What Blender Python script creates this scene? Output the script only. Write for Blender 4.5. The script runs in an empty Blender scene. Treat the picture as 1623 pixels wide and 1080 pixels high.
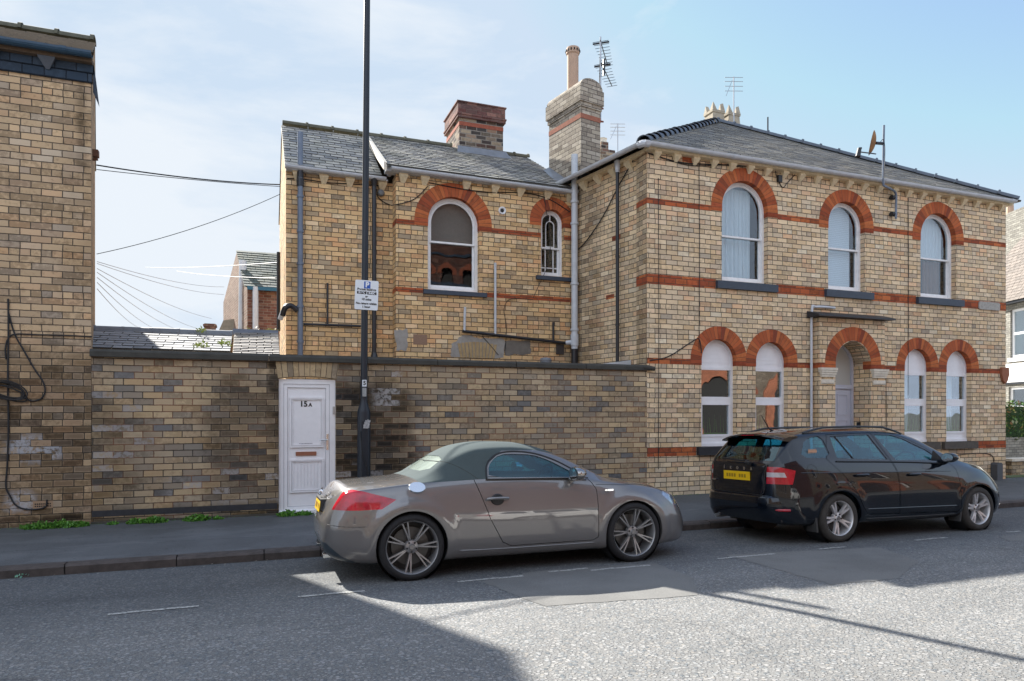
import bpy, bmesh, math, random
import numpy as np
from mathutils import Vector, Matrix
from mathutils.geometry import tessellate_polygon
R = math.radians; PI = math.pi
random.seed(7)
SC = bpy.context.scene
COL = SC.collection

# ---------------------------------------------------------------- camera
HEAD = R(20.5); EYE = 1.62
cam_d = bpy.data.cameras.new('camera'); cam = bpy.data.objects.new('camera', cam_d); COL.objects.link(cam)
cam_d.sensor_width = 36.0; cam_d.lens = 1085/1623*36.0
cam_d.shift_y = 115/1623; cam_d.clip_start = 0.05; cam_d.clip_end = 3000
cam.location = (0, 0, EYE); cam.rotation_euler = (R(90), 0, -HEAD)
SC.camera = cam

# ---------------------------------------------------------------- sky and sun
SKYTINT = (0.93, 0.92, 0.94, 1); CLOUDF = (2.85, 3.05, 3.28, 1); CLOUDB = (4.3, 4.95, 6.0, 1)
SUN_AZ, SUN_EL = 20.5, 34.7            # shadows fall this far to the right of straight towards the camera
w = bpy.data.worlds.new('World'); SC.world = w; w.use_nodes = True
nt = w.node_tree; nt.nodes.clear()
def wn(t, **k):
    n = nt.nodes.new(t)
    for a, b in k.items(): setattr(n, a, b)
    return n
sky = wn('ShaderNodeTexSky', sky_type='NISHITA', sun_disc=False)
sky.sun_elevation = R(SUN_EL); sky.sun_rotation = R(-SUN_AZ)
sky.air_density = 1.0; sky.dust_density = 0.5; sky.ozone_density = 1.6
geo = wn('ShaderNodeTexCoord')
mp = wn('ShaderNodeMapping'); mp.inputs['Scale'].default_value = (1.3, 1.3, 4.2)
mp.inputs['Rotation'].default_value = (0, 0, R(14)); mp.inputs['Location'].default_value = (0.35, 0.1, 0.2)
nt.links.new(geo.outputs['Generated'], mp.inputs['Vector'])
n1 = wn('ShaderNodeTexNoise'); n1.inputs['Scale'].default_value = 1.7; n1.inputs['Detail'].default_value = 9; n1.inputs['Roughness'].default_value = 0.58; n1.inputs['Distortion'].default_value = 0.35
nt.links.new(mp.outputs[0], n1.inputs['Vector'])
# more cloud towards the left of the view (north-west) and low down
sep = wn('ShaderNodeSeparateXYZ'); nt.links.new(geo.outputs['Generated'], sep.inputs[0])
mx = wn('ShaderNodeMath', operation='MULTIPLY_ADD'); nt.links.new(sep.outputs['X'], mx.inputs[0]); mx.inputs[1].default_value = -0.30; nt.links.new(n1.outputs['Fac'], mx.inputs[2])
mz = wn('ShaderNodeMath', operation='MULTIPLY_ADD'); nt.links.new(sep.outputs['Z'], mz.inputs[0]); mz.inputs[1].default_value = -0.22; nt.links.new(mx.outputs[0], mz.inputs[2])
cr = wn('ShaderNodeValToRGB'); cr.color_ramp.elements[0].position = 0.33; cr.color_ramp.elements[1].position = 0.51
cr.color_ramp.elements[0].color = (0.06, 0.06, 0.06, 1); cr.color_ramp.elements[1].color = (0.95, 0.95, 0.95, 1)
nt.links.new(mz.outputs[0], cr.inputs[0])
mixc = wn('ShaderNodeMix', data_type='RGBA'); addb = wn('ShaderNodeMath', operation='MULTIPLY_ADD', use_clamp=True); yb = wn('ShaderNodeMapRange'); nt.links.new(sep.outputs['Y'], yb.inputs[0])
yb.inputs[1].default_value = 0.0; yb.inputs[2].default_value = -0.5; yb.inputs[3].default_value = 0.0; yb.inputs[4].default_value = 0.6
nt.links.new(cr.outputs[0], addb.inputs[0]); addb.inputs[1].default_value = 1.0; nt.links.new(yb.outputs[0], addb.inputs[2])
nt.links.new(addb.outputs[0], mixc.inputs[0])
tint = wn('ShaderNodeMix', data_type='RGBA', blend_type='MULTIPLY'); tint.inputs[0].default_value = 1.0; tint.inputs[7].default_value = SKYTINT
cap = wn('ShaderNodeMix', data_type='RGBA', blend_type='DARKEN'); cap.inputs[0].default_value = 1.0; cap.inputs[7].default_value = (2.05, 2.5, 3.05, 1)
nt.links.new(sky.outputs[0], tint.inputs[6]); nt.links.new(tint.outputs[2], cap.inputs[6]); nt.links.new(cap.outputs[2], mixc.inputs[6])
# thin cloud in front, unseen brighter cloud added behind to fill the facades
yr = wn('ShaderNodeMapRange', interpolation_type='SMOOTHSTEP'); nt.links.new(sep.outputs['Y'], yr.inputs[0])
yr.inputs[1].default_value = 0.1; yr.inputs[2].default_value = -0.6; yr.inputs[3].default_value = 0.0; yr.inputs[4].default_value = 1.0
cc = wn('ShaderNodeMix', data_type='RGBA'); nt.links.new(yr.outputs[0], cc.inputs[0]); cc.inputs[6].default_value = CLOUDF; cc.inputs[7].default_value = CLOUDB
nt.links.new(cc.outputs[2], mixc.inputs[7])
bg = wn('ShaderNodeBackground'); bg.inputs['Strength'].default_value = 0.12
nt.links.new(mixc.outputs[2], bg.inputs['Color'])
wo = wn('ShaderNodeOutputWorld'); nt.links.new(bg.outputs[0], wo.inputs['Surface'])
sl = bpy.data.lights.new('sun', 'SUN'); sl.energy = 5.0; sl.angle = R(0.53); sl.color = (1.0, 0.95, 0.87)
so = bpy.data.objects.new('sun', sl); COL.objects.link(so)
a, e = R(SUN_AZ), R(SUN_EL)
ldir = Vector((math.sin(a)*math.cos(e), -math.cos(a)*math.cos(e), -math.sin(e)))
so.rotation_euler = ldir.to_track_quat('-Z', 'Y').to_euler(); so.location = (-8, 25, 22)
SC.view_settings.view_transform = 'Standard'; SC.view_settings.look = 'None'
SC.view_settings.gamma = 1.0; SC.view_settings.exposure = 1.32
SC.view_settings.use_curve_mapping = False
SC.render.engine = 'CYCLES'

# ---------------------------------------------------------------- materials
class M:
    """tiny node-tree writer"""
    def __init__(s, name):
        s.m = bpy.data.materials.new(name); s.m.use_nodes = True; s.t = s.m.node_tree
        s.b = s.t.nodes['Principled BSDF']; s.o = s.t.nodes['Material Output']
    def n(s, ty, **k):
        x = s.t.nodes.new(ty)
        for a, b in k.items(): setattr(x, a, b)
        return x
    def set(s, sock, v):
        if v is None: return
        if hasattr(v, 'is_output') or isinstance(v, bpy.types.NodeSocket): s.t.links.new(v, sock)
        else: sock.default_value = v
    def math(s, op, a, b=None, c=None, clamp=False):
        x = s.n('ShaderNodeMath', operation=op, use_clamp=clamp); s.set(x.inputs[0], a)
        if b is not None: s.set(x.inputs[1], b)
        if c is not None: s.set(x.inputs[2], c)
        return x.outputs[0]
    def sstep(s, v, a, b, lo=0.0, hi=1.0):
        x = s.n('ShaderNodeMapRange', interpolation_type='SMOOTHSTEP'); s.set(x.inputs[0], v)
        x.inputs[1].default_value = a; x.inputs[2].default_value = b; x.inputs[3].default_value = lo; x.inputs[4].default_value = hi
        return x.outputs[0]
    def mix(s, f, a, b, mode='MIX'):
        x = s.n('ShaderNodeMix', data_type='RGBA', blend_type=mode); s.set(x.inputs[0], f)
        for i, v in ((6, a), (7, b)):
            if isinstance(v, (tuple, list)) and len(v) == 3: v = (*v, 1)
            s.set(x.inputs[i], v)
        return x.outputs[2]
    def noise(s, vec, scale, detail=4, rough=0.55, dist=0.0, out='Fac'):
        x = s.n('ShaderNodeTexNoise'); s.set(x.inputs['Vector'], vec); x.inputs['Scale'].default_value = scale
        x.inputs['Detail'].default_value = detail; x.inputs['Roughness'].default_value = rough; x.inputs['Distortion'].default_value = dist
        return x.outputs[out]
    def wnoise(s, vec, out='Value'):
        x = s.n('ShaderNodeTexWhiteNoise', noise_dimensions='3D'); s.set(x.inputs['Vector'], vec); return x.outputs[out]
    def comb(s, x, y, z=0.0):
        c = s.n('ShaderNodeCombineXYZ'); s.set(c.inputs[0], x); s.set(c.inputs[1], y); s.set(c.inputs[2], z); return c.outputs[0]
    def ramp(s, f, els, const=False):
        x = s.n('ShaderNodeValToRGB'); s.set(x.inputs[0], f); r = x.color_ramp
        if const: r.interpolation = 'CONSTANT'
        while len(r.elements) < len(els): r.elements.new(0.5)
        for e_, (p, c) in zip(r.elements, els): e_.position = p; e_.color = (*c, 1)
        return x.outputs[0]
    def obj(s): return s.n('ShaderNodeTexCoord').outputs['Object']
    def uv(s): return s.n('ShaderNodeTexCoord').outputs['UV']
    def bump(s, h, strength=0.5, dist=0.01, nrm=None):
        x = s.n('ShaderNodeBump'); x.inputs['Strength'].default_value = strength; x.inputs['Distance'].default_value = dist
        s.set(x.inputs['Height'], h)
        if nrm is not None: s.set(x.inputs['Normal'], nrm)
        return x.outputs[0]
    def P(s, **k):
        for a, v in k.items():
            s.set(s.b.inputs[a.replace('_', ' ')], (*v, 1) if isinstance(v, tuple) and len(v) == 3 else v)
        return s.m

def region(m, u, v, rg, wob):
    """soft noisy box mask: rg=(u0,u1,v0,v1,soft)"""
    u0, u1, v0, v1, sf = rg
    a = m.sstep(u, u0-sf, u0+sf); b = m.sstep(u, u1-sf, u1+sf, 1, 0)
    c = m.sstep(v, v0-sf, v0+sf); d = m.sstep(v, v1-sf, v1+sf, 1, 0)
    k = m.math('MULTIPLY', m.math('MULTIPLY', a, b), m.math('MULTIPLY', c, d))
    return m.sstep(m.math('ADD', k, m.math('MULTIPLY_ADD', wob, 1.0, -0.5)), 0.25, 0.95)

def brick_mat(name, pal, mortar=(.12, .105, .09), h=.0905, wd=.242, every=6, dirt=(), mort=.0055, hue=1.0, soot=.25, pale=(), mort2=None, rowoff=0):
    m = M(name); uv = m.uv(); sp = m.n('ShaderNodeSeparateXYZ'); m.set(sp.inputs[0], uv)
    u, v = sp.outputs[0], sp.outputs[1]
    nz = m.noise(uv, 7.0, 3, .6, out='Color'); s2 = m.n('ShaderNodeSeparateXYZ'); m.set(s2.inputs[0], nz)
    uu = m.math('MULTIPLY_ADD', s2.outputs[0], .012, u); vv = m.math('MULTIPLY_ADD', s2.outputs[1], .010, v)
    row = m.math('FLOOR', m.math('DIVIDE', vv, h)); fv = m.math('SUBTRACT', vv, m.math('MULTIPLY', row, h))
    if every:
        hd = m.math('LESS_THAN', m.math('FLOORED_MODULO', m.math('ADD', row, rowoff), float(every)), .5)
        W = m.math('MULTIPLY_ADD', hd, -wd/2, wd)
    else: W = wd
    rj = m.wnoise(m.comb(row, 3.3, 1.0))
    off = m.math('ADD', m.math('MULTIPLY', m.math('FLOORED_MODULO', row, 2.0), wd*.5), m.math('MULTIPLY', rj, wd*.09))
    x = m.math('DIVIDE', m.math('ADD', uu, off), W); c = m.math('FLOOR', x); fu = m.math('MULTIPLY', m.math('SUBTRACT', x, c), W)
    # a few stretchers are broken into two
    r1 = m.wnoise(m.comb(c, row, 0.0)); r2 = m.wnoise(m.comb(c, row, 7.0)); r3 = m.wnoise(m.comb(c, row, 13.0))
    du = m.math('MINIMUM', fu, m.math('SUBTRACT', W, fu)); dv = m.math('MINIMUM', fv, m.math('SUBTRACT', h, fv))
    d = m.math('MINIMUM', du, dv)
    n2 = m.noise(uv, 55, 3, .6)
    d = m.math('ADD', d, m.math('MULTIPLY_ADD', n2, .006, -.003))
    mm = m.sstep(d, mort-.002, mort+.0025, 1, 0)
    col = m.ramp(r1, pal)
    col = m.mix(m.math('MULTIPLY', r2, .5), col, (.72, .71, .70), 'MULTIPLY')
    # speckle and patches inside the brick
    nb = m.noise(uv, 95, 4, .7); n3 = m.noise(uv, 14, 5, .65)
    col = m.mix(m.sstep(nb, .42, .78, 0, .30), col, (.6, .55, .5), 'MULTIPLY')
    col = m.mix(m.sstep(m.math('ADD', n3, m.math('MULTIPLY', r3, .32)), .62, .82, 0, soot+.15), col, (.42, .40, .38), 'MULTIPLY')
    big = m.noise(uv, .9, 5, .62)
    col = m.mix(m.sstep(big, .45, .72, 0, soot), col, (.42, .40, .38), 'MULTIPLY')
    mc = mortar
    if mort2: mc = m.mix(m.sstep(m.noise(uv, 1.3, 3), .42, .6), mortar, mort2)
    mc = m.mix(m.sstep(n3, .3, .7, 0, .5), mc, (.5, .5, .5), 'MULTIPLY')
    col = m.mix(mm, col, mc)
    wob = m.noise(uv, 2.6, 6, .65)
    for (rg, dc, amt) in dirt:
        k = m.math('MULTIPLY', region(m, u, v, rg, wob), amt)
        k = m.math('MULTIPLY', k, m.math('MULTIPLY_ADD', r2, .9, .38), clamp=True); k = m.math('MULTIPLY', k, m.sstep(m.math('ADD', d, m.math('MULTIPLY_ADD', n3, .03, -.015)), .004, .030, .68, 1.0))
        col = m.mix(k, col, dc, 'MULTIPLY')
    for (rg, pc, amt, th) in pale:            # flaking whitewash / salts, brick by brick
        k = m.math('MULTIPLY', region(m, u, v, rg, wob), m.math('GREATER_THAN', r3, th))
        k = m.math('MULTIPLY', k, m.sstep(n3, .38, .56, 0, amt)); col = m.mix(k, col, pc)
    hgt = m.math('ADD', m.math('MULTIPLY', mm, -1.0), m.math('ADD', m.math('MULTIPLY', nb, .35), m.math('MULTIPLY', r2, .35)))
    return m.P(Base_Color=col, Roughness=.93, Specular_IOR_Level=.18, Normal=m.bump(hgt, .85, .006))

PCREAM = [(0, (0.930, 0.739, 0.493)), (.22, (0.800, 0.581, 0.344)), (.42, (0.735, 0.600, 0.427)), (.6, (0.930, 0.718, 0.465)), (.74, (0.649, 0.522, 0.381)), (.85, (0.865, 0.561, 0.335)), (.96, (0.930, 0.806, 0.594)), (1, (0.455, 0.374, 0.288))]
PGOLD = [(0, (0.900, 0.651, 0.352)), (.25, (0.729, 0.487, 0.252)), (.45, (0.857, 0.574, 0.294)), (.6, (0.557, 0.421, 0.268)), (.75, (0.836, 0.478, 0.236)), (.9, (0.921, 0.717, 0.453)), (1, (0.385, 0.297, 0.201))]
PLEFT = [(0, (0.677, 0.491, 0.302)), (.3, (0.522, 0.386, 0.246)), (.5, (0.696, 0.499, 0.302)), (.66, (0.426, 0.350, 0.271)), (.8, (0.658, 0.430, 0.246)), (1, (0.599, 0.491, 0.365))]
PWALL = [(0, (0.523, 0.394, 0.248)), (.2, (0.356, 0.288, 0.208)), (.38, (0.586, 0.443, 0.264)), (.52, (0.283, 0.245, 0.200)), (.68, (0.523, 0.374, 0.214)), (.8, (.19, .185, .18)), (.92, (0.607, 0.479, 0.315)), (1, (.16, .16, .16))]
PRED = [(0, (.58, .155, .06)), (.3, (.38, .09, .045)), (.6, (.62, .19, .07)), (.8, (.27, .075, .045)), (1, (.52, .13, .055))]
DK = (.30, .285, .27); VDK = (.16, .16, .17)
B_right = brick_mat('buff_brick_right', PCREAM, (.085, .072, .06), rowoff=3, soot=.24,
    dirt=[((6.4, 16.4, -.2, .75, .25), (.45, .44, .42), .8), ((7.2, 7.9, .9, 2.3, .3), (.36, .34, .33), .8), ((6.5, 7.2, 4.1, 5.4, .3), (.5, .48, .46), .7),
          ((6.5, 7.0, 5.5, 6.4, .25), (.4, .38, .36), .8), ((12.2, 12.9, .6, 2.4, .3), (.38, .36, .35), .8), ((14.9, 16.2, .9, 2.3, .35), (.5, .48, .46), .6), ((8.5, 9.1, .2, 2.4, .25), (.5, .48, .46), .6)])
B_side = brick_mat('buff_brick_side', PCREAM, (.09, .08, .07), rowoff=2, soot=.3, dirt=[((-13.0, -10.6, 2.2, 6.6, .4), (.5, .48, .46), .8)])
B_mid = brick_mat('golden_brick_middle', PGOLD, (.10, .08, .06), rowoff=4, soot=.3,
    dirt=[((2.4, 3.0, 2.2, 6.2, .25), (.5, .48, .44), .7), ((5.0, 6.4, 2.4, 4.0, .4), (.5, .47, .42), .75), ((6.1, 6.6, 2.4, 6.2, .2), (.4, .38, .35), .8), ((1.7, 2.5, 2.2, 6, .3), (.62, .58, .5), .6)],
    pale=[((2.55, 2.85, 2.6, 3.2, .1), (.55, .54, .5), .9, .1)])
B_left = brick_mat('tan_brick_left', PLEFT, (.11, .09, .07), rowoff=1, soot=.4,
    dirt=[((-9, -1, -.3, 2.5, .5), (.36, .345, .33), 1.0), ((-9, -1, -.3, .25, .12), (.25, .25, .27), .9), ((-2.28, -2.16, 4.9, 6.2, .10), (.22, .22, .22), .75), ((-2.5, -2, 3.0, 6, .3), (.7, .67, .62), .5), ((-3.3, -2, .9, 1.7, .3), (.5, .5, .52), .7)],
    pale=[((-3.1, -2.4, .95, 1.35, .18), (.42, .43, .46), .8, .45), ((-3.1, -2.75, .3, .6, .12), (.45, .44, .45), .85, .35)])
B_wall = brick_mat('sooty_brick_wall', PWALL, (.075, .065, .055), wd=.248, h=.0915, every=0, mort2=(.26, .13, .08), soot=.3,
    dirt=[((-2.4, .7, -.3, 2.25, .5), (.42, .41, .40), 1.1), ((-2.4, -.2, .4, 2.05, .45), (.30, .31, .34), 1.1), ((1.4, 4.8, -.2, 1.8, .6), (.66, .64, .61), .8), ((4.6, 6.8, -.2, 1.2, .5), (.6, .57, .53), 1.0), ((-2.1, 6.6, -.2, .3, .12), (.4, .4, .38), .8), ((-2.1, 6.7, 2.25, 2.45, .1), (.6, .57, .55), .6), ((1.5, 4.5, .3, 1.9, .5), (.55, .53, .5), .7), ((-.35, -.15, 1.9, 2.5, .1), (.2, .2, .2), .9)],
    pale=[((-1.9, 1.2, .3, .85, .2), (.42, .40, .39), .6, .72), ((1.2, 4.6, .6, 2.1, .5), (.42, .41, .42), .5, .8), ((3.6, 6.2, .95, 1.25, .2), (.5, .5, .52), .8, .7), ((-2.2, -1.7, 1.6, 2.3, .2), (.5, .49, .48), .6, .55)])
B_redhouse = brick_mat('red_brick_house', [(0, (.26, .11, .08)), (.5, (.16, .075, .06)), (.8, (.32, .18, .13)), (1, (.22, .10, .075))], (.3, .27, .22), every=0, soot=.3)
B_redband = brick_mat('red_band_brick', PRED, (.16, .09, .06), every=0, soot=.3, h=.1)
B_arch = brick_mat('red_arch_brick', PRED, (.17, .09, .06), every=0, h=9.0, wd=.078, soot=.25, mort=.003)
B_lintel = brick_mat('tan_lintel_brick', PWALL[:3]+[(1, (.36, .28, .18))], (.09, .075, .06), every=0, h=9.0, wd=.095, soot=.3, mort=.004)
B_infill = brick_mat('pale_arch_infill', PGOLD, (.2, .15, .12), every=0, h=9.0, wd=.09, soot=.1)
B_chim = brick_mat('weathered_chimney_brick', [(0, (.30, .2, .14)), (.25, (.05, .045, .045)), (.45, (.22, .13, .1)), (.6, (.42, .34, .24)), (.75, (.06, .055, .055)), (1, (.38, .3, .22))], (.30, .27, .23), every=0, soot=.35, mort=.009)
B_chimpale = brick_mat('pale_chimney_brick', [(0, (.5, .44, .35)), (.4, (.38, .33, .27)), (.7, (.56, .5, .41)), (1, (.3, .25, .2))], (.12, .1, .09), every=0, soot=.4)
B_white = brick_mat('white_brick_terrace', [(0, (.34, .33, .295)), (.5, (.27, .26, .235)), (1, (.38, .37, .33))], (.10, .10, .10), every=0, soot=.15)

def plain(name, col, rough=.5, metal=0., spec=.5, nz=0., nscale=30., bump=0., coat=0.):
    m = M(name); c = (*col, 1)
    if nz:
        c = m.mix(m.sstep(m.noise(m.obj(), nscale, 5, .65), .3, .75, 0, nz), col, tuple(x*.35 for x in col))
    nrm = None
    if bump: nrm = m.bump(m.noise(m.obj(), nscale*2, 4), bump, .004)
    m.P(Base_Color=c, Roughness=rough, Metallic=metal, Specular_IOR_Level=spec, Coat_Weight=coat)
    if nrm is not None: m.P(Normal=nrm)
    return m.m
WHITE = plain('white_upvc', (.84, .84, .86), .32, nz=.10, nscale=6)
WHITEP = plain('white_paint_timber', (.86, .86, .86), .45, nz=.2, nscale=9)
LILAC = plain('pale_grey_door_paint', (.55, .57, .66), .4, nz=.1, nscale=5)
SLATEBLUE = plain('dark_blue_grey_sill', (.045, .062, .09), .55, nz=.3, nscale=14, bump=.2)
BLACKST = plain('black_stone_sill', (.025, .025, .03), .7, nz=.4, nscale=10, bump=.3)
BROWNST = plain('brown_stone_sill', (.10, .085, .07), .8, nz=.4, nscale=10, bump=.3)
COPING = plain('dark_mossy_coping', (.06, .058, .05), .85, nz=.6, nscale=5, bump=.5)
COPGREEN = plain('dark_green_coping', (.03, .036, .034), .7, nz=.5, nscale=4, bump=.4)
GREYPIPE = plain('grey_plastic_pipe', (.58, .61, .65), .38, nz=.25, nscale=7)
BLUEPIPE = plain('slate_blue_pipe', (.16, .20, .27), .4, nz=.3, nscale=7)
BLACKPIPE = plain('black_pipe', (.018, .02, .026), .35, nz=.2, nscale=10)
BLUEPAINT = plain('dark_blue_paint', (.03, .075, .13), .4, nz=.35, nscale=8)
BANDBLUE = brick_mat('blue_painted_brick', [(0, (.05, .075, .11)), (.5, (.04, .06, .09)), (1, (.065, .09, .125))], (.02, .025, .035), every=0, h=.12, wd=.25, soot=.2)
LEAD = plain('lead_flashing', (.22, .24, .27), .5, nz=.4, nscale=6, bump=.3)
CEMENT = plain('cement_render', (.36, .34, .31), .9, nz=.35, nscale=9, bump=.5)
STONE = plain('cream_stone', (.76, .69, .57), .8, nz=.3, nscale=12, bump=.3)
CORBEL = plain('cream_corbel', (.84, .71, .48), .85, nz=.35, nscale=20, bump=.2)
TERRA = plain('terracotta', (.33, .13, .07), .85, nz=.3, nscale=20, bump=.2)
POTBUFF = plain('buff_clay_pot', (.50, .34, .24), .8, nz=.2, nscale=6)
RIDGE = plain('mossy_ridge_tile', (.12, .115, .08), .9, nz=.6, nscale=9, bump=.5)
RIDGEBLUE = plain('blue_ridge_tile', (.11, .13, .16), .6, nz=.4, nscale=7, bump=.3)
CABLE = plain('black_cable', (.012, .012, .014), .6)
CABLEW = plain('pale_cable', (.5, .51, .53), .6)
ALU = plain('aluminium', (.42, .43, .45), .42, .85)
STEEL = plain('bright_steel', (.62, .60, .58), .25, 1.)
BRASS = plain('bronze_plate', (.33, .2, .15), .35, .9)
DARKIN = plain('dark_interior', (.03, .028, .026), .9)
POLE = plain('lamp_column_paint', (.008, .014, .024), .42, nz=.25, nscale=8)
BLUEBACK = plain('sign_blue', (.01, .09, .42), .4)
SIGNW = plain('sign_white', (.72, .76, .80), .35)
INK = plain('sign_black', (.012, .012, .014), .5)
YELLOW = plain('plate_yellow', (.85, .53, .01), .35)
RUBBER = plain('tyre_rubber', (.016, .016, .018), .8, nz=.3, nscale=30, bump=.2)
TYREG = plain('dusty_tyre_rubber', (.05, .047, .043), .85, nz=.5, nscale=14)
BLACKPL = plain('black_plastic', (.014, .015, .017), .5)
GLOSSBK = plain('gloss_black', (.008, .009, .011), .08, coat=.5)
CHROME = plain('chrome', (.75, .76, .78), .08, 1.)

def slate_mat(name, pal, rough=.68, moss=.0):
    m = M(name); g = m.n('ShaderNodeNewGeometry'); r = g.outputs['Random Per Island']
    col = m.ramp(r, pal); o = m.obj()
    col = m.mix(m.sstep(m.noise(o, 7, 6, .7), .4, .75, 0, .55), col, (.4, .4, .4), 'MULTIPLY')
    col = m.mix(m.sstep(m.noise(o, 40, 3, .7), .55, .75, 0, .45), col, (.34, .33, .28))
    if moss: col = m.mix(m.sstep(m.noise(o, 1.6, 5, .6), .48, .68, 0, moss), col, (.085, .09, .035))
    return m.P(Base_Color=col, Roughness=rough, Specular_IOR_Level=.4, Normal=m.bump(m.noise(o, 60, 4), .35, .004))
SLATE = slate_mat('grey_slate', [(0, (.20, .20, .20)), (.25, (.36, .34, .31)), (.5, (.52, .48, .40)), (.75, (.24, .24, .235)), (1, (.62, .57, .47))], moss=.35)
SLEDGE = plain('dark_slate_edge', (.075, .074, .068), .9)  # lap edges darkened: grime, with the gap shade put into the colour
SLATEB = slate_mat('blue_slate', [(0, (.15, .145, .135)), (.4, (.25, .23, .19)), (.7, (.34, .30, .23)), (.9, (.16, .155, .15)), (1, (.42, .36, .27))])
SLATEG = slate_mat('greenish_slate', [(0, (.06, .085, .075)), (.5, (.09, .11, .09)), (1, (.12, .13, .11))], moss=.5)
SLATEP = slate_mat('pale_slate', [(0, (.28, .29, .31)), (.5, (.35, .36, .37)), (1, (.23, .24, .26))], .8)

def road_mat():
    m = M('chipped_asphalt_road'); o = m.obj()
    wv = m.noise(o, 30, 2, .5, out='Color'); vm = m.n('ShaderNodeVectorMath', operation='MULTIPLY_ADD')
    m.set(vm.inputs[0], wv); vm.inputs[1].default_value = (.012, .012, 0); m.set(vm.inputs[2], o)
    v = m.n('ShaderNodeTexVoronoi', feature='F1'); m.set(v.inputs['Vector'], vm.outputs[0]); v.inputs['Scale'].default_value = 40
    v2 = m.n('ShaderNodeTexVoronoi', feature='DISTANCE_TO_EDGE'); m.set(v2.inputs['Vector'], vm.outputs[0]); v2.inputs['Scale'].default_value = 40
    s = m.n('ShaderNodeSeparateXYZ'); m.set(s.inputs[0], v.outputs['Color'])
    stone = m.ramp(s.outputs[0], [(0, (.13, .15, .165)), (.2, (.27, .275, .275)), (.42, (.37, .365, .35)), (.58, (.19, .21, .22)), (.76, (.38, .378, .37)), (.92, (.31, .29, .26)), (1, (.42, .418, .41))])
    gap = m.sstep(m.math('ADD', v2.outputs['Distance'], m.math('MULTIPLY_ADD', m.noise(o, 90, 2), .1, -.05)), .03, .13, 1, 0)
    fill = m.mix(m.noise(o, 3, 4), (.17, .17, .165), (.27, .27, .26))
    rad = m.math('MULTIPLY_ADD', s.outputs[1], .30, .33)
    inside = m.sstep(m.math('SUBTRACT', v.outputs['Distance'], rad), -.09, .05, 1, 0)
    fine = m.noise(o, 170, 3, .7)
    fill = m.mix(m.sstep(fine, .4, .62), m.mix(.3, fill, (.05, .052, .056)), m.mix(.4, fill, (.42, .415, .40)))
    col = m.mix(inside, fill, stone)
    rim = m.math('MULTIPLY', m.sstep(m.math('ABSOLUTE', m.math('SUBTRACT', v.outputs['Distance'], m.math('ADD', rad, .03))), .0, .12, 1, 0), .62)
    col = m.mix(rim, col, (.09, .095, .10))
    gap = m.math('SUBTRACT', 1.0, inside)
    big = m.noise(o, .55, 5, .6)
    col = m.mix(m.sstep(big, .35, .7, 0, .28), col, (.6, .6, .6), 'MULTIPLY')
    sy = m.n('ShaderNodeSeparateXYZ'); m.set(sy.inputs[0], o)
    worn_shade = m.sstep(m.math('ADD', sy.outputs[1], m.math('MULTIPLY', big, .8)), 5.4, 7.4)
    col = m.mix(m.math('MULTIPLY', worn_shade, .6), col, (.31, .35, .40), 'MULTIPLY')  # bluish shade by the parking bays put into the worn road colour
    tr = m.noise(m.comb(m.math('MULTIPLY', sy.outputs[0], .12), m.math('MULTIPLY', sy.outputs[1], 1.4)), 1.6, 4, .6); col = m.mix(m.sstep(tr, .4, .7, 0, .3), col, (.62, .63, .64), 'MULTIPLY')
    crk = m.n('ShaderNodeTexVoronoi', feature='DISTANCE_TO_EDGE'); m.set(crk.inputs['Vector'], m.comb(m.math('ADD', sy.outputs[0], m.math('MULTIPLY', m.noise(o, 3, 5, .7), .5)), m.math('ADD', sy.outputs[1], m.math('MULTIPLY', m.noise(o, 4, 5, .7), .4)))); crk.inputs['Scale'].default_value = .32
    col = m.mix(m.sstep(crk.outputs['Distance'], .0010, .0035, .45, 0), col, (.08, .08, .08))
    spots = m.sstep(m.noise(o, 240, 1), .72, .76, 0, .5); col = m.mix(spots, col, (.42, .42, .41))
    hgt = m.math('MULTIPLY', m.math('SUBTRACT', 1.0, gap), m.math('MULTIPLY_ADD', s.outputs[2], .7, .5))
    return m.P(Base_Color=col, Roughness=.85, Specular_IOR_Level=.25, Normal=m.bump(hgt, .8, .006))
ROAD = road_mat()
def asphalt(name, c1, c2, sc=120, b=.35, band=False):
    m = M(name); o = m.obj(); n = m.noise(o, sc, 3, .7)
    col = m.mix(m.sstep(n, .35, .7), c1, c2)
    col = m.mix(m.sstep(m.noise(o, 1.2, 5, .6), .35, .7, 0, .45), col, (.55, .55, .55), 'MULTIPLY')
    col = m.mix(m.sstep(m.noise(o, 300, 1), .7, .74, 0, .5), col, (.4, .4, .38))
    if band:
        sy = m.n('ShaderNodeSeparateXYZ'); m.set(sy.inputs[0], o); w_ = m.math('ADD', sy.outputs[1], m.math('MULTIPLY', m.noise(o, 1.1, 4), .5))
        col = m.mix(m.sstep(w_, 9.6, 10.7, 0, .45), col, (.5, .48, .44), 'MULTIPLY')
        col = m.mix(m.sstep(m.math('ABSOLUTE', m.math('SUBTRACT', m.math('ADD', sy.outputs[1], m.math('MULTIPLY', m.noise(o, .7, 2), .12)), 9.25)), .0, .012, .5, 0), col, (.04, .04, .04))
        col = m.mix(m.sstep(m.noise(m.comb(m.math('MULTIPLY', sy.outputs[0], .35), sy.outputs[1]), 2.2, 4, .6), .52, .6, 0, .35), col, (1.5, 1.5, 1.5), 'MULTIPLY')
        col = m.mix(m.sstep(m.noise(o, 16, 1), .72, .75, 0, .5), col, (.3, .3, .3), 'MULTIPLY')
    return m.P(Base_Color=col, Roughness=.88, Specular_IOR_Level=.25, Normal=m.bump(n, b, .004))
PATCH = asphalt('smooth_asphalt_patch', (.17, .17, .165), (.27, .265, .25), 160)
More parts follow.
